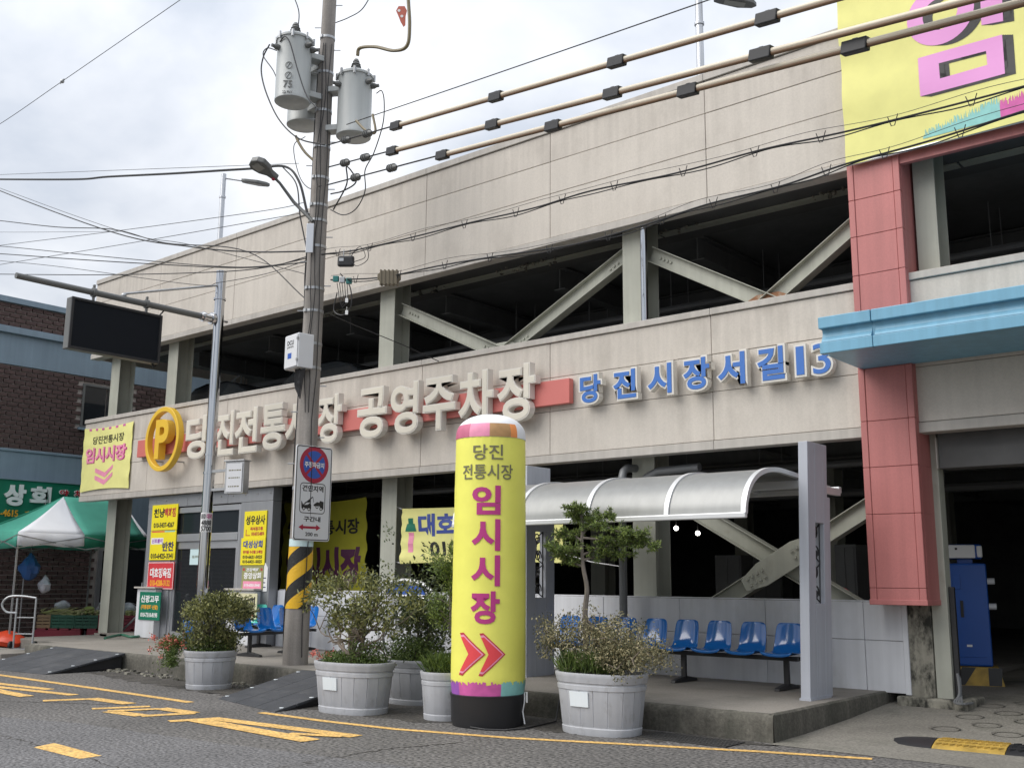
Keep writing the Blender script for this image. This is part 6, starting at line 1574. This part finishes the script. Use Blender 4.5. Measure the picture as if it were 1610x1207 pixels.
b = MB(); b.frame_box(mO, mR, Z_, mN, .16, .235, hB + .08, hH - .02, -.2, -.03); b.build('side_speaker', M['paperwhite'], t, bev=.02)
b = MB()
for zz in (hB - .25, hB - .6): b.tube([mO + mR * .27 - mN * .2 + Z_ * zz, mO + mR * .35 - mN * .2 + Z_ * zz, mO + mR * .37 - mN * .2 + Z_ * zz], .045, 10)
b.build_each('barrier_arm_socket', M['paperwhite'], t, smooth=True)
b = MB(); q = V((-4.2, 13.1, .2)); 
for i in range(4): b.tube(cat_rom([q + V((.08, .02 + .03 * i, .35 - .02 * i)), q + V((.1, -.02 + .02 * i, .12)), q + V((.06 + .03 * i, -.1, .03)), q + V((.16, -.12, .02)), q + V((.22, .02 * i, .02))], 4), .014, 6)
tag(b.build('hose_bundle', M['darkpipe'], smooth=True, loc=q), 'grey hoses coiled at the foot of the pier beside the ticket machine', 'hose')
# red reel behind the low wall
p = FY(1318, 946, 13.75); b = MB(); 
for r_, dz in ((.19, 0), (.19, .05), (.15, .02)):
    b.tube([V((p.x + r_ * math.cos(a * PI / 12), 13.75 + dz, 1.33 + r_ * math.sin(a * PI / 12))) for a in range(25)], .018, 6)
b.box(p.x - .02, p.x + .02, 13.74, 13.82, .3, 1.33); t = tag(b.build('hose_reel', M['signredp'], smooth=True, loc=(p.x, 13.75, .3)), 'red hose reel peeping over the low wall left of the red pier', 'reel')
# ------------------------------------------------------------------ brick building on the left
BX = -28.0
BB = thing('brick_building', 'dark brick building with blue grey bands standing left of the garage', 'building', (BX, 15, 0))
BY0, BY1 = 5.0, 27.0
MB().box(BX - 8, BX - .06, BY0, BY1, 0, 8.9).build('core', M['mortar'], BB)
for z0, z1, pr_, nm in ((7.18, 8.02, .0, 'band'), (8.02, 8.2, .12, 'ledge'), (4.12, 4.86, .0, 'band'), (8.86, 9.02, .06, 'coping'), (4.86, 4.93, .03, 'ledge')):
    MB().box(BX - .3, BX + pr_ + .012, BY0, BY1, z0, z1).build(nm, M['bluegrey'], BB, bev=.01)
MB().box(BX - .06, BX + .0, BY0, BY1, 2.75, 4.12).build('sign_backing', M['bluegrey'], BB)
wy0, wy1, wz0, wz1 = FX(128, 640, BX).y, FX(203, 640, BX).y, 5.72, 6.98
def window(y0, y1, z0, z1, n=2):
    w = MB().box(BX - .02, BX + .03, y0, y0 + .06, z0, z1).box(BX - .02, BX + .03, y1 - .06, y1, z0, z1).box(BX - .02, BX + .03, y0 + .06, y1 - .06, z0, z0 + .06).box(BX - .02, BX + .03, y0 + .06, y1 - .06, z1 - .06, z1).build('window', M['lampgrey'], BB)
    for i in range(n):
        a, c = y0 + .06 + (y1 - y0 - .12) * i / n, y0 + .06 + (y1 - y0 - .12) * (i + 1) / n
        MB().box(BX - .01, BX + .0, a + .02, c - .02, z0 + .06, z1 - .06).build('pane', M['glass'], w)
    MB().box(BX - .05, BX + .07, y0 - .05, y1 + .05, z0 - .07, z0 - .004).build('sill', M['bluegrey'], w)
window(wy0, wy1, wz0, wz1); wb = FX(325, 640, BX).y; window(wb - .8, wb + 1.6, 5.72, 6.98)
gy0, gy1 = FX(150, 920, BX).y, FX(232, 920, BX).y
dd_ = MB().box(BX - .02, BX + .05, gy0, gy0 + .12, 0, 2.7).box(BX - .02, BX + .05, gy1 - .1, gy1, 0, 2.7).box(BX - .02, BX + .05, (gy0 + gy1) / 2 - .05, (gy0 + gy1) / 2 + .05, 0, 2.6).box(BX - .02, BX + .05, gy0 + .12, gy1 - .1, 2.6, 2.7).build('door', M['alu'], BB)
for a, c in ((gy0 + .12, (gy0 + gy1) / 2 - .05), ((gy0 + gy1) / 2 + .05, gy1 - .1)): MB().box(BX - .01, BX + .01, a, c, .0, 2.6).build('pane', M['glass'], dd_)
MB().box(BX - .02, BX + .9, gy0 - .2, gy1 + .4, 0, .14).build('door_step', M['concrete'], BB); MB().box(BX - .02, BX + .5, gy0 - .1, gy1 + .3, .145, .3).build('door_step', M['concrete'], BB)
bl_, bh_ = .30, .118
holes = [(wy0 - .02, wy1 + .02, wz0 - .08, wz1 + .01), (wb - .86, wb + 1.66, 5.64, 6.99), (gy0 - .01, gy1 + .01, -1, 2.74)]
b1 = MB().box(BX - .055, BX, -bl_ / 2 + .014, bl_ / 2 - .014, -bh_ / 2 + .013, bh_ / 2 - .013)
me_b = bpy.data.meshes.new('brick'); me_b.from_pydata([tuple(p - V((BX, 0, 0))) for p in b1.v], [], b1.f); me_b.materials.append(M['brick'])
slots = []
for z0, z1 in ((8.22, 8.85), (4.95, 7.16), (.02, 2.72)):
    nr = int((z1 - z0) / bh_); hh_ = (z1 - z0) / nr
    for r_ in range(nr):
        z = z0 + hh_ * (r_ + .5); y = BY0 + (bl_ / 2 if r_ % 2 else 0)
        while y < BY1 - bl_:
            yc = y + bl_ / 2
            if not any(h_[0] - bl_ * .35 < yc < h_[1] + bl_ * .35 and h_[2] < z < h_[3] for h_ in holes): slots.append((yc, z))
            y += bl_
vis = []; rest = []
for yc, z in slots:
    p = V((BX, yc, z)) - EYE; xx = 805 + FPX * p.dot(rt) / p.dot(fw)
    (vis if 0 < xx < 130 and z > 4.9 and yc < 15 else rest).append((yc, z))
vis.sort(); rest += vis[300:]; vis = vis[:300]
rr_ = random.Random(77)
for yc, z in vis:
    o = bpy.data.objects.new('brick', me_b); COL.objects.link(o); o.parent = BB; o.location = V((BX + rr_.uniform(-.004, .004), yc, z)) - WL[BB.name]
b = MB()
for yc, z in rest: d_ = rr_.uniform(-.004, .004); b.box(BX - .055, BX + d_, yc - bl_ / 2 + .014, yc + bl_ / 2 - .014, z - bh_ / 2 + .013, z + bh_ / 2 - .013)
stuff(b.build('brick_courses', M['brick'], BB))
# green shop sign
sXg = BX + .25
t = thing('greengrocer_sign', 'long green shop sign with white letters on the brick building above the tent', 'shop sign', (sXg, 12, 2.9))
sy0, sy1 = 8.0, FX(150, 780, sXg).y
sz1 = FX(60, 757, sXg).z; sz0 = FX(30, 826, sXg).z
MB().box(BX + .02, sXg, sy0, sy1, sz0, sz1).build('panel', M['signgreen'], t, bev=.01)
MB().box(BX + .01, sXg + .02, sy0, sy1 + .02, sz0 - .12, sz0 - .002).build('lower_rail', M['cream'], t); MB().box(BX + .01, sXg + .03, sy0, sy1 + .02, sz1 + .002, sz1 + .04).build('upper_rail', M['bluegrey'], t)
def ytext(body, x0, x1, y0, y1, m, off=.04, depth=.03, lift=.004):
    p = FX(x0, y1, sXg); q = FX(x1, y0 + (x1 - x0) * .06, sXg); b = MB(); text(b, body, V((sXg, p.y, p.z)), Y_, Z_, X_, q.y - p.y, q.z - p.z, depth, lift, off); b.build('lettering', M[m], t)
ytext('상', 4, 41, 760, 794, 'paperwhite', .05, .06); ytext('회', 45, 80, 764, 795, 'paperwhite', .05, .06)
ytext('야', 92, 108, 769, 779, 'paperwhite', .09); ytext('채', 115, 130, 770, 782, 'paperwhite', .09)
ytext('야', 93, 107, 769.5, 778.5, 'inkred', .03, .04); ytext('채', 116, 129, 770.5, 781.5, 'inkred', .03, .04)
ytext('-4615', 0, 28, 800, 811, 'orange', .02); ytext('자', 38, 46, 803, 811, 'orange', .02)

# ------------------------------------------------------------------ market tent
tx1, tx0 = -24.4, -27.2
A_ = FX(28, 838, tx1); B_ = FX(234, 842, tx1); ez = (A_.z + B_.z) / 2; ty0, ty1 = A_.y, B_.y; xm = (tx0 + tx1) / 2
r1, r2 = FX(100, 781, xm), FX(194, 786, xm); rz = (r1.z + r2.z) / 2; ry0, ry1 = r1.y, r2.y
t = thing('market_tent', 'green and white pop up tent shading a vegetable stall by the brick building', 'tent', (xm, (ty0 + ty1) / 2, 0))
def patch(name, pts, m, sag=.05, n=8):
    """sagging cloth between four (or three) corners"""
    if len(pts) == 3: pts = [pts[0], pts[1], pts[2], pts[2]]
    b = MB(); vs = []; ctr_ = sum((V(p) for p in pts), V((0, 0, 0))) / 4
    for j in range(n + 1):
        for i in range(n + 1):
            u, w = i / n, j / n; p = V(pts[0]).lerp(V(pts[1]), u).lerp(V(pts[3]).lerp(V(pts[2]), u), w)
            p.z -= sag * math.sin(PI * w) * (1 if i in (0, n) else 1) + .012 * math.sin(7 * u + 11 * w) * math.sin(PI * u) * math.sin(PI * w); vs.append(p)
    b.add(vs, [(j * (n + 1) + i, j * (n + 1) + i + 1, (j + 1) * (n + 1) + i + 1, (j + 1) * (n + 1) + i) for j in range(n) for i in range(n)])
    o = b.build(name, M[m], t, smooth=True); s_ = o.modifiers.new('s', 'SOLIDIFY'); s_.thickness = .006
R1, R2 = V((xm, ry0, rz)), V((xm, ry1, rz)); c00, c10, c11, c01 = V((tx1, ty0, ez)), V((tx1, ty1, ez)), V((tx0, ty1, ez)), V((tx0, ty0, ez))
mY = FX(133, 840, tx1).y; mP = V((tx1, mY, ez)); nP = V((tx1, ty1 - .12, ez))
patch('roof_panel', [c00, mP, R1], 'whitefab'); patch('roof_panel', [mP, nP, R2, R1], 'tentgreen'); patch('roof_panel', [nP, c10, R2], 'whitefab')
patch('roof_panel', [c01, c00, R1], 'tentgreen', .1); patch('roof_panel', [c10, c11, R2], 'whitefab'); patch('roof_panel', [c11, c01, R1, R2], 'tentgreen')
def valance(p, q, m, h=.30):
    b = MB(); n = 10; vs = []
    for i in range(n + 1):
        a = p.lerp(q, i / n); w_ = .02 * math.sin(i * 1.7); nn_ = V((-(q - p).normalized().y, (q - p).normalized().x, 0)) * w_
        vs += [a, a - Z_ * (h + .02 * math.sin(i * 1.1)) + nn_]
    b.add(vs, [(2 * i, 2 * i + 2, 2 * i + 3, 2 * i + 1) for i in range(n)]); o = b.build('valance', M[m], t, smooth=True); s_ = o.modifiers.new('s', 'SOLIDIFY'); s_.thickness = .005
valance(c00, mP, 'whitefab'); valance(mP, c10, 'tentdark'); valance(c01, c00, 'tentgreen', .36); valance(c10, c11, 'whitefab'); valance(c11, c01, 'tentgreen')
for c_ in (c00, c10, c11, c01):
    s = V((xm - c_.x, (ty0 + ty1) / 2 - c_.y, 0)) * .02
    b = MB(); b.bar(V((c_.x, c_.y, 0)) + s, c_ + s, .035, .035); b.bar(V((c_.x, c_.y, 0)) + s, V((c_.x, c_.y, .02)) + s, .1, .1); b.build('leg', M['galv'], t)
for a, c_ in ((c00, c10), (c10, c11), (c11, c01), (c01, c00)):
    b = MB(); m_ = a.lerp(c_, .5); dz = Z_ * .06
    for p, q in ((a, m_), (m_, c_)): b.bar(p - dz, q - dz * 6, .02, .02); b.bar(p - dz * 6, q - dz, .02, .02)
    b.build('truss', M['galv'], t)
# vegetable stall
def G0(x, y, z=0.0): return GZ(x, y, z)
def on(x, Yo): return FY(x, 960, Yo).x
sY = 13.0
def stall_pt(px_, y_): p = FY(px_, 960, y_); return V((p.x, y_, 0))
e1 = V((.78, .62, 0)).normalized(); e2 = V((-e1.y, e1.x, 0))
def crate(o, label, m, w=.62, d=.44, h=.34, group='crates on the vegetable stall'):
    t = thing('crate', label, 'crate', o, group)
    b = MB(); b.frame_box(o, e1, e2, Z_, 0, w, 0, d, 0, .02); b.build('floor', M[m], t)
    for a in ((0, w, 0, .015), (0, w, d - .015, d), (0, .015, .016, d - .016), (w - .015, w, .016, d - .016)):
        b = MB()
        for k_ in range(4): b.frame_box(o, e1, e2, Z_, a[0], a[1], a[2], a[3], .022 + k_ * h / 4, .022 + (k_ + .78) * h / 4)
        for f in (0.02, .34, .66, .98):
            x = a[0] + (a[1] - a[0]) * f; y = a[2] + (a[3] - a[2]) * f
            b.frame_box(o, e1, e2, Z_, x - .012, x + .012, y - .012, y + .012, .02, h + .015)
        b.build('side', M[m], t)
    return t
base = V((-24.85, 11.75, 0))
def pallet(o, label, w=1.5, d=1.0):
    t = thing('pallet', label, 'pallet', o, 'pallets under the vegetable stall')
    for i in range(5): b = MB(); b.frame_box(o, e1, e2, Z_, .31 * i, .31 * i + .24, 0, d, .19, .23); b.build('deck_board', M['cratered'], t)
    for i in range(3): b = MB(); b.frame_box(o, e1, e2, Z_, 0, w, d * .45 * i, d * .45 * i + .1, .0, .185); b.build('runner', M['cratered'], t)
def at_px(x, y, z=0): p = GZ(x, y, z); return V((p.x, p.y, z))
P0 = at_px(38, 1001); P1_ = at_px(92, 997)
pallet(P0, 'dark red plastic pallet under the left end of the vegetable stall'); pallet(P0 + e1 * 1.65 + e2 * .05, 'dark red plastic pallet under the right end of the vegetable stall')
def heap(name, label, o, w, d, n, sz, mm='veg', long=False, seed=0):
    rr_ = random.Random(seed); b = MB()
    for i in range(n):
        p = o + e1 * rr_.uniform(.05, w - .05) + e2 * rr_.uniform(.05, d - .05) + Z_ * rr_.uniform(0, .10)
        if long: dd = (e1 * rr_.uniform(.6, 1) + e2 * rr_.uniform(-.4, .4) + Z_ * rr_.uniform(-.1, .25)); b.tube([p, p + dd * .2, p + dd * .42 + Z_ * .02], [.014, .013, .006], 5)
        else: b.ball(p, sz * rr_.uniform(.8, 1.2), sz, sz * .85, n=8, k=5)
    stuff(tag(b.build(name, M[mm], smooth=True, loc=o), label, 'vegetables'))
for i, (lb, m_) in enumerate([('brown open carton at the left end of the vegetable stall', 'cardboard'), ('dark green crate beside the carton on the stall', 'crategreen'), ('second dark green crate in the middle of the stall', 'crategreen'), ('dark red crate right of the green crates on the stall', 'cratered'), ('dark red crate at the right end of the stall', 'cratered')]):
    o = P0 + e1 * (.02 + .64 * i) + e2 * .05 + Z_ * .235
    crate(o, lb, m_)
    heap('onions' if i > 1 else 'leeks', ['bundle of leeks lying in the brown carton', 'leeks lying on the first green crate', 'pale onions heaped on the second green crate', 'onions heaped on the left red crate', 'onions heaped on the right red crate'][i], o + Z_ * .34, .62, .44, 44, .055, 'veg', i < 2, i)
p = P0 + e1 * 1.6 + e2 * .2 + Z_ * .74; b = MB(); b.ball(p, .16, .13, .07, 12, 8); tag(b.build('squash', M['veg'], smooth=True, loc=p), 'pale oval squash lying on top of the stall', 'vegetable')
def bag(label, c, r, m, seed, hang=False, group=None):
    rr_ = random.Random(seed); b = MB(); b.ball(c, r, r * .8, r * (1.3 if hang else .75), 16, 12)
    for v in b.v:
        d = v - c; k_ = 1 + .22 * math.sin(5 * d.x / r + seed) * math.cos(4 * d.z / r + seed * 2) + .12 * math.sin(9 * d.y / r + 3 * d.z / r) + .06 * math.sin(17 * d.z / r); v.x = c.x + d.x * k_; v.y = c.y + d.y * k_
        if hang and d.z > 0: v.x = c.x + d.x * k_ * (1 - .7 * d.z / (r * 1.3)); v.y = c.y + d.y * k_ * (1 - .7 * d.z / (r * 1.3))
    tag(b.build('plastic_bag', M[m], smooth=True, loc=c), label, 'bag', group)
bag('clear plastic bag heaped behind the left end of the stall', P0 + e1 * .5 + e2 * .75 + Z_ * .75, .36, 'bagclear', 1); bag('clear plastic bag heaped behind the right end of the stall', P0 + e1 * 1.9 + e2 * .75 + Z_ * .75, .34, 'bagclear', 4); bag('clear plastic bag at the far right of the stall', P0 + e1 * 2.5 + e2 * .6 + Z_ * .7, .28, 'bagclear', 9)
hb = FX(47, 890, tx1 - .9); bag('blue plastic bag hanging under the tent', hb, .26, 'bagblue', 2, True); bag('white plastic bag hanging below the blue one under the tent', hb + V((.1, .35, -.42)), .17, 'bagclear', 3, True)
b = MB(); b.tube([hb + Z_ * .3, V((hb.x, hb.y, ez - .05))], .008, 5); b.tube([V((hb.x - .05, hb.y - .1, 0)), V((hb.x - .05, hb.y - .1, 1.9))], .018, 6); tag(b.build('hanging_pole', M['darkpipe'], loc=(hb.x, hb.y, 0)), 'thin dark pole with hanging bags under the tent', 'pole')
q = at_px(8, 1016); b = MB(); b.ball(q + Z_ * .12, .55, .4, .22, 16, 8)
for v in b.v: v.z = max(.0, v.z + .04 * math.sin(9 * v.x) * math.cos(8 * v.y))
tag(b.build('red_tarpaulin', M['tarpred'], smooth=True, loc=q), 'crumpled orange red tarpaulin heap at the left edge', 'tarpaulin')
q = at_px(12, 997); b = MB(); b.ball(q + Z_ * .15, .4, .35, .2, 14, 8)
for v in b.v: v.z = max(0, v.z + .04 * math.sin(11 * v.x) * math.cos(9 * v.y))
tag(b.build('blue_tarpaulin', M['bagblue'], smooth=True, loc=q), 'blue tarpaulin bundle behind the hand cart', 'tarpaulin')
rr_ = random.Random(3); b = MB()
for i in range(500): p = q + V((rr_.gauss(-.1, .25), rr_.gauss(.1, .2), .35 + abs(rr_.gauss(0, .12)))); s = p; dd = rvec(rr_); leaf(b, s, dd, .16, .05, rr_)
stuff(tag(b.build('greens', M['leaf_grass'], loc=q), 'heap of leafy greens at the left end of the stall', 'vegetables'))
cb_ = at_px(20, 1022)
t = thing('hand_cart', 'silver tubular hand cart with a looped handle at the far left', 'cart', cb_)
r_ = V((.78, .62, 0)).normalized()
b = MB()
for s in (0, .42): b.tube([cb_ + r_ * s + Z_ * .05, cb_ + r_ * s + Z_ * 1.12], .022, 8)
b.tube(cat_rom([cb_ + Z_ * 1.12 + r_ * .42, cb_ + Z_ * 1.16 + r_ * .1, cb_ + Z_ * 1.14 - r_ * .2, cb_ + Z_ * .98 - r_ * .33, cb_ + Z_ * .82 - r_ * .22, cb_ + Z_ * .80 + r_ * .02], 5), .024, 8)
for z in (.35, .7): b.tube([cb_ + Z_ * z, cb_ + r_ * .42 + Z_ * z], .014, 6)
b.build('frame', M['galv'], t, smooth=True)
b = MB(); b.frame_box(cb_, r_, V((r_.y, -r_.x, 0)), Z_, -.03, .45, 0, .3, .03, .045); b.build('toe_plate', M['galv'], t)
for s in (-.06, .48): b = MB(); c_ = cb_ + r_ * s + Z_ * .1; b.tube([c_ - r_ * .02, c_ + r_ * .02], .1, 14); b.build('wheel', M['tyre'], t, smooth=True)
# seated stall keeper
pp = at_px(172, 990); pp = V((pp.x, pp.y, 0))
t = thing('person', 'person in a sleeveless dark dress sitting hunched in the shade behind the garage column', 'person', pp)
fd = V((.55, -.83, 0)); sd_ = V((fd.y, -fd.x, 0)) * -1
def bodypart(name, joints, edges, radii, m, root=0):
    me = bpy.data.meshes.new(name); me.from_pydata([tuple(j - pp) for j in joints], edges, []); o = bpy.data.objects.new(name, me); COL.objects.link(o); o.parent = t; WL[o.name] = pp
    me.materials.append(M[m]); sk = o.modifiers.new('skin', 'SKIN'); 
    for i, r in enumerate(radii): me.skin_vertices[0].data[i].radius = (r, r)
    me.skin_vertices[0].data[root].use_root = True
    s = o.modifiers.new('sub', 'SUBSURF'); s.levels = s.render_levels = 2; sk.use_smooth_shade = True
    return o
J = lambda f, s, z: pp + fd * f + sd_ * s + Z_ * z
jt = [J(0, 0, .32), J(.06, 0, .55), J(.16, 0, .80), J(.22, 0, .90), J(.27, 0, .98), J(.30, 0, 1.08),
      J(.14, .17, .80), J(.28, .22, .58), J(.46, .12, .50), J(.52, .08, .48), J(.14, -.17, .80), J(.28, -.22, .58), J(.46, -.12, .50), J(.52, -.08, .48),
      J(.05, .11, .32), J(.42, .15, .42), J(.40, .14, .08), J(.54, .14, .04), J(.05, -.11, .32), J(.42, -.15, .42), J(.40, -.14, .08), J(.54, -.14, .04)]
ed = [(0, 1), (1, 2), (2, 3), (3, 4), (4, 5), (2, 6), (6, 7), (7, 8), (8, 9), (2, 10), (10, 11), (11, 12), (12, 13), (0, 14), (14, 15), (15, 16), (16, 17), (0, 18), (18, 19), (19, 20), (20, 21)]
ra = [.15, .14, .13, .055, .085, .085, .06, .045, .035, .03, .06, .045, .035, .03, .10, .07, .045, .04, .10, .07, .045, .04]
body = bodypart('body', jt, ed, ra, 'skin')
dj = [J(-.01, 0, .30), J(.06, 0, .55), J(.15, 0, .76), J(.05, .12, .32), J(.40, .15, .42), J(.05, -.12, .32), J(.40, -.15, .42), J(.36, .14, .2), J(.36, -.14, .2)]
bodypart('dress', dj, [(0, 1), (1, 2), (0, 3), (3, 4), (0, 5), (5, 6), (4, 7), (6, 8)], [.19, .165, .14, .13, .10, .13, .10, .08, .08], 'clothdark')
hd = J(.29, 0, 1.04); b = MB(); b.ball(hd - fd * .035 + Z_ * .04, .108, .108, .112, 14, 10); b.ball(hd - fd * .13 + Z_ * .03, .05, n=8, k=6); b.build('hair', M['hair'], t, smooth=True)
b = MB(); b.ball(hd + fd * .1 - Z_ * .01, .018, n=8, k=6); b.build('nose', M['skin'], t, smooth=True)
for hnd in (9, 13):
    b = MB()
    for k_ in range(5): a = jt[hnd]; dr = (fd + sd_ * (-.3 + .15 * k_) - Z_ * .25).normalized(); b.tube([a, a + dr * .05, a + dr * .08 - Z_ * .015], [.011, .010, .007], 6)
    b.build('fingers', M['skin'], t, smooth=True)
b = MB(); b.frame_box(pp, fd, sd_, Z_, -.16, .16, -.18, .18, 0, .17); tag(b.build('low_stool', M['cratered'], bev=.02, loc=pp), 'low dark stool under the seated person', 'stool')
# standing fan by the glass doors
fp = FX(205, 965, BX + 1.3); t = thing('electric_fan', 'round standing fan by the glass doors of the brick building', 'fan', (fp.x, fp.y, .15))
b = MB()
for r in (.1, .2, .3): b.tube([fp + V((0, r * math.cos(a * PI / 12), r * math.sin(a * PI / 12))) for a in range(25)], .007, 5)
for a in range(16): b.tube([fp, fp + V((0, .3 * math.cos(a * PI / 8), .3 * math.sin(a * PI / 8)))], .004, 4)
b.build('guard', M['galv'], t)
for a in range(4):
    b = MB(); c_, s_ = math.cos(a * PI / 2), math.sin(a * PI / 2); b.poly([fp + V((-.03, .03 * c_, .03 * s_)), fp + V((-.03, .24 * c_ - .09 * s_, .24 * s_ + .09 * c_)), fp + V((-.06, .25 * c_ + .06 * s_, .25 * s_ - .06 * c_))]); b.build('blade', M['alu'], t)
b = MB(); b.tube([V((fp.x - .05, fp.y, .16)), V((fp.x - .05, fp.y, fp.z))], .02, 8); b.tube([V((fp.x - .05, fp.y, .15)), V((fp.x - .05, fp.y, .19))], .18, 16); b.build('stand', M['lampgrey'], t)
# steel handrail and green hose near the entrance
h0 = FY(219, 985, 14.0); t = thing('handrail', 'steel handrail on the steps left of the garage entrance', 'handrail', h0)
b = MB(); A1 = FY(219, 990, 14.0); A1.z = .2; b.tube([A1, V((A1.x, 14.0, 1.45)), V((A1.x + .7, 14.0, 1.75)), V((A1.x + .7, 14.0, .2))], .03, 8); b.tube([V((A1.x, 14.0, .75)), V((A1.x - .6, 13.9, .3)), V((A1.x - .6, 13.9, .2))], .025, 8); b.build('rail', M['galv'], t, smooth=True)
hp = [V((*GZ(x, y, .3).xy, .305)) for x, y in ((165, 1003), (190, 998), (205, 1001), (222, 999), (230, 990))]
b = MB(); b.tube(cat_rom(hp, 6), .03, 8); tag(b.build('green_hose', M['crategreen'], smooth=True, loc=hp[0]), 'green hose lying on the pavement left of the garage entrance', 'hose')

# ------------------------------------------------------------------ bicycle and rack behind the planters
def bicycle(c, label):
    t = thing('bicycle', label, 'bicycle', c); x = X_; r = .335
    wr, wf = c + V((-.52, 0, r)), c + V((.54, 0, r))
    for w in (wr, wf):
        b = MB(); b.tube([w + V((r * math.cos(a * PI / 16), 0, r * math.sin(a * PI / 16))) for a in range(33)], .02, 8); wh = b.build('wheel', M['tyre'], t, smooth=True)
        b = MB(); b.tube([w + V(((r - .025) * math.cos(a * PI / 16), 0, (r - .025) * math.sin(a * PI / 16))) for a in range(33)], .011, 6)
        for a in range(18): b.tube([w, w + V(((r - .02) * math.cos(a * PI / 9), 0, (r - .02) * math.sin(a * PI / 9)))], .003, 4)
        b.tube([w - Y_ * .05, w + Y_ * .05], .03, 8); b.build('rim', M['chrome'], wh)
        b = MB(); b.tube([w + V(((r + .03) * math.cos(a * PI / 16), 0, (r + .03) * math.sin(a * PI / 16))) for a in range(4, 16)], .02, 6); b.build('mudguard', M['alu'], t, smooth=True)
    bb_ = c + V((-.08, 0, .3)); st_ = c + V((-.2, 0, .72)); hd_ = c + V((.36, 0, .78)); hl = c + V((.39, 0, .62))
    b = MB()
    for p, q in ((bb_, st_), (st_, hd_), (bb_, hl), (st_, wr), (bb_, wr), (hd_, hl), (hl, wf)): b.tube([p, q], .017, 8)
    b.build('frame', M['alu'], t, smooth=True)
    b = MB(); b.tube([st_, st_ + V((-.03, 0, .14))], .013, 6); b.prism([(-.14, -.07), (-.1, -.085), (.0, -.05), (.13, -.02), (.13, .02), (0, .05), (-.1, .085), (-.14, .07)], st_ + V((-.03, 0, .14)), X_, Y_, Z_, 0, .05); b.build('saddle', M['black'], t, bev=.015)
    b = MB(); b.tube([hd_, hd_ + V((-.03, 0, .2))], .013, 6); b.tube([hd_ + V((-.18, -.27, .22)), hd_ + V((-.02, -.2, .22)), hd_ + V((-.02, .2, .22)), hd_ + V((-.18, .27, .22))], .012, 6); b.build('handlebar', M['chrome'], t, smooth=True)
    b = MB(); b.tube([bb_ - Y_ * .06, bb_ + Y_ * .06], .09, 16); b.tube([bb_ + V((0, -.07, 0)), bb_ + V((.1, -.07, -.13)), bb_ + V((.1, -.16, -.13))], .01, 6); b.tube([bb_ + V((0, .07, 0)), bb_ + V((-.1, .07, .13)), bb_ + V((-.1, .16, .13))], .01, 6); b.build('crank', M['darkpipe'], t)
p = FY(692, 990, 12.75); bicycle(V((p.x - .5, 12.75, PZ)), 'silver bicycle leaning by the low white wall behind the planters')
r0_, r1_ = FY(592, 930, 13.0), FY(682, 930, 13.0)
t = thing('bicycle_rack', 'white arched bicycle rack with a blue panel behind the planters', 'bicycle rack', (r0_.x, 13.0, PZ))
mX, hw_ = (r0_.x + r1_.x) / 2, (r1_.x - r0_.x) / 2
arc = [V((mX + hw_ * math.cos(PI - a * PI / 16), 13.0, 1.30 + .27 * math.sin(a * PI / 16))) for a in range(17)]
b = MB(); b.tube(arc, .035, 8); b.tube([arc[0], arc[-1]], .03, 8)
for x in (-hw_ * .9, hw_ * .9): b.tube([V((mX + x, 13.0, PZ)), V((mX + x, 13.0, 1.32))], .03, 8)
for z in (.5, .75, 1.05): b.tube([V((mX - hw_ * .9, 13.0, z)), V((mX + hw_ * .9, 13.0, z))], .02, 6)
b.build('frame', M['roofframe'], t, smooth=True)
b = MB(); b.prism([(x * hw_ * .72, .2 * (1 - x * x) ** .5) for x in (1, .8, .5, 0, -.5, -.8)] + [(-hw_ * .72, 0)], V((mX, 13.01, 1.32)), X_, Z_, -Y_, -.01, .01); b.build('panel', M['signblue'], t)
# cars parked on the upper deck, roofs just showing over the sill
def car(label, x, y):
    z = 4.6; t = thing('parked_car', label, 'car', (x, y, z), 'cars on the upper deck'); O = V((x, y, z)); L_, Wd = 4.4, 1.75
    lower = [(-2.2, .3), (-2.2, .7), (-2.1, .9), (-1.2, .98), (1.3, .98), (2.1, .88), (2.2, .6), (2.2, .3)]
    b = MB(); b.prism(lower, O, X_, Z_, -Y_, -Wd / 2, Wd / 2); b.build('body', M['carpaint'], t, bev=.06, seg=3)
    cabin = [(-1.45, .98), (-.85, 1.42), (-.3, 1.5), (.5, 1.48), (.9, 1.38), (1.75, .98)]
    b = MB(); vs = [O + X_ * a + Z_ * c + Y_ * s * (Wd / 2 - .06 - .16 * (c - .98) / .5) for s in (-1, 1) for a, c in cabin]; n = 6
    b.add(vs, [tuple(range(n)), tuple(range(2 * n - 1, n - 1, -1))] + [(i, (i + 1) % n, n + (i + 1) % n, n + i) for i in range(n)]); b.build('cabin', M['glass'], t, bev=.04)
    b = MB(); b.add([O + X_ * a + Z_ * (c + .012) + Y_ * s * (Wd / 2 - .2) for s in (-1, 1) for a, c in cabin[1:5]], [(0, 1, 5, 4), (1, 2, 6, 5), (2, 3, 7, 6)]); r = b.build('roof', M['carpaint'], t, smooth=True)
    for sx in (-1.35, 1.35):
        for s in (-1, 1): b = MB(); c_ = O + X_ * sx + Z_ * .32; b.tube([c_ + Y_ * s * .68, c_ + Y_ * s * .88], .32, 20); b.build('wheel', M['tyre'], t, smooth=True)
p = FY(415, 606, 15.4); car('dark car on the upper deck, roof showing left of the meter cabinet', p.x, 14.65)
p = FY(615, 590, 15.2); car('dark car on the upper deck, roof showing behind the column right of the utility pole', p.x - .9, 14.65)
bpy.context.view_layer.update()
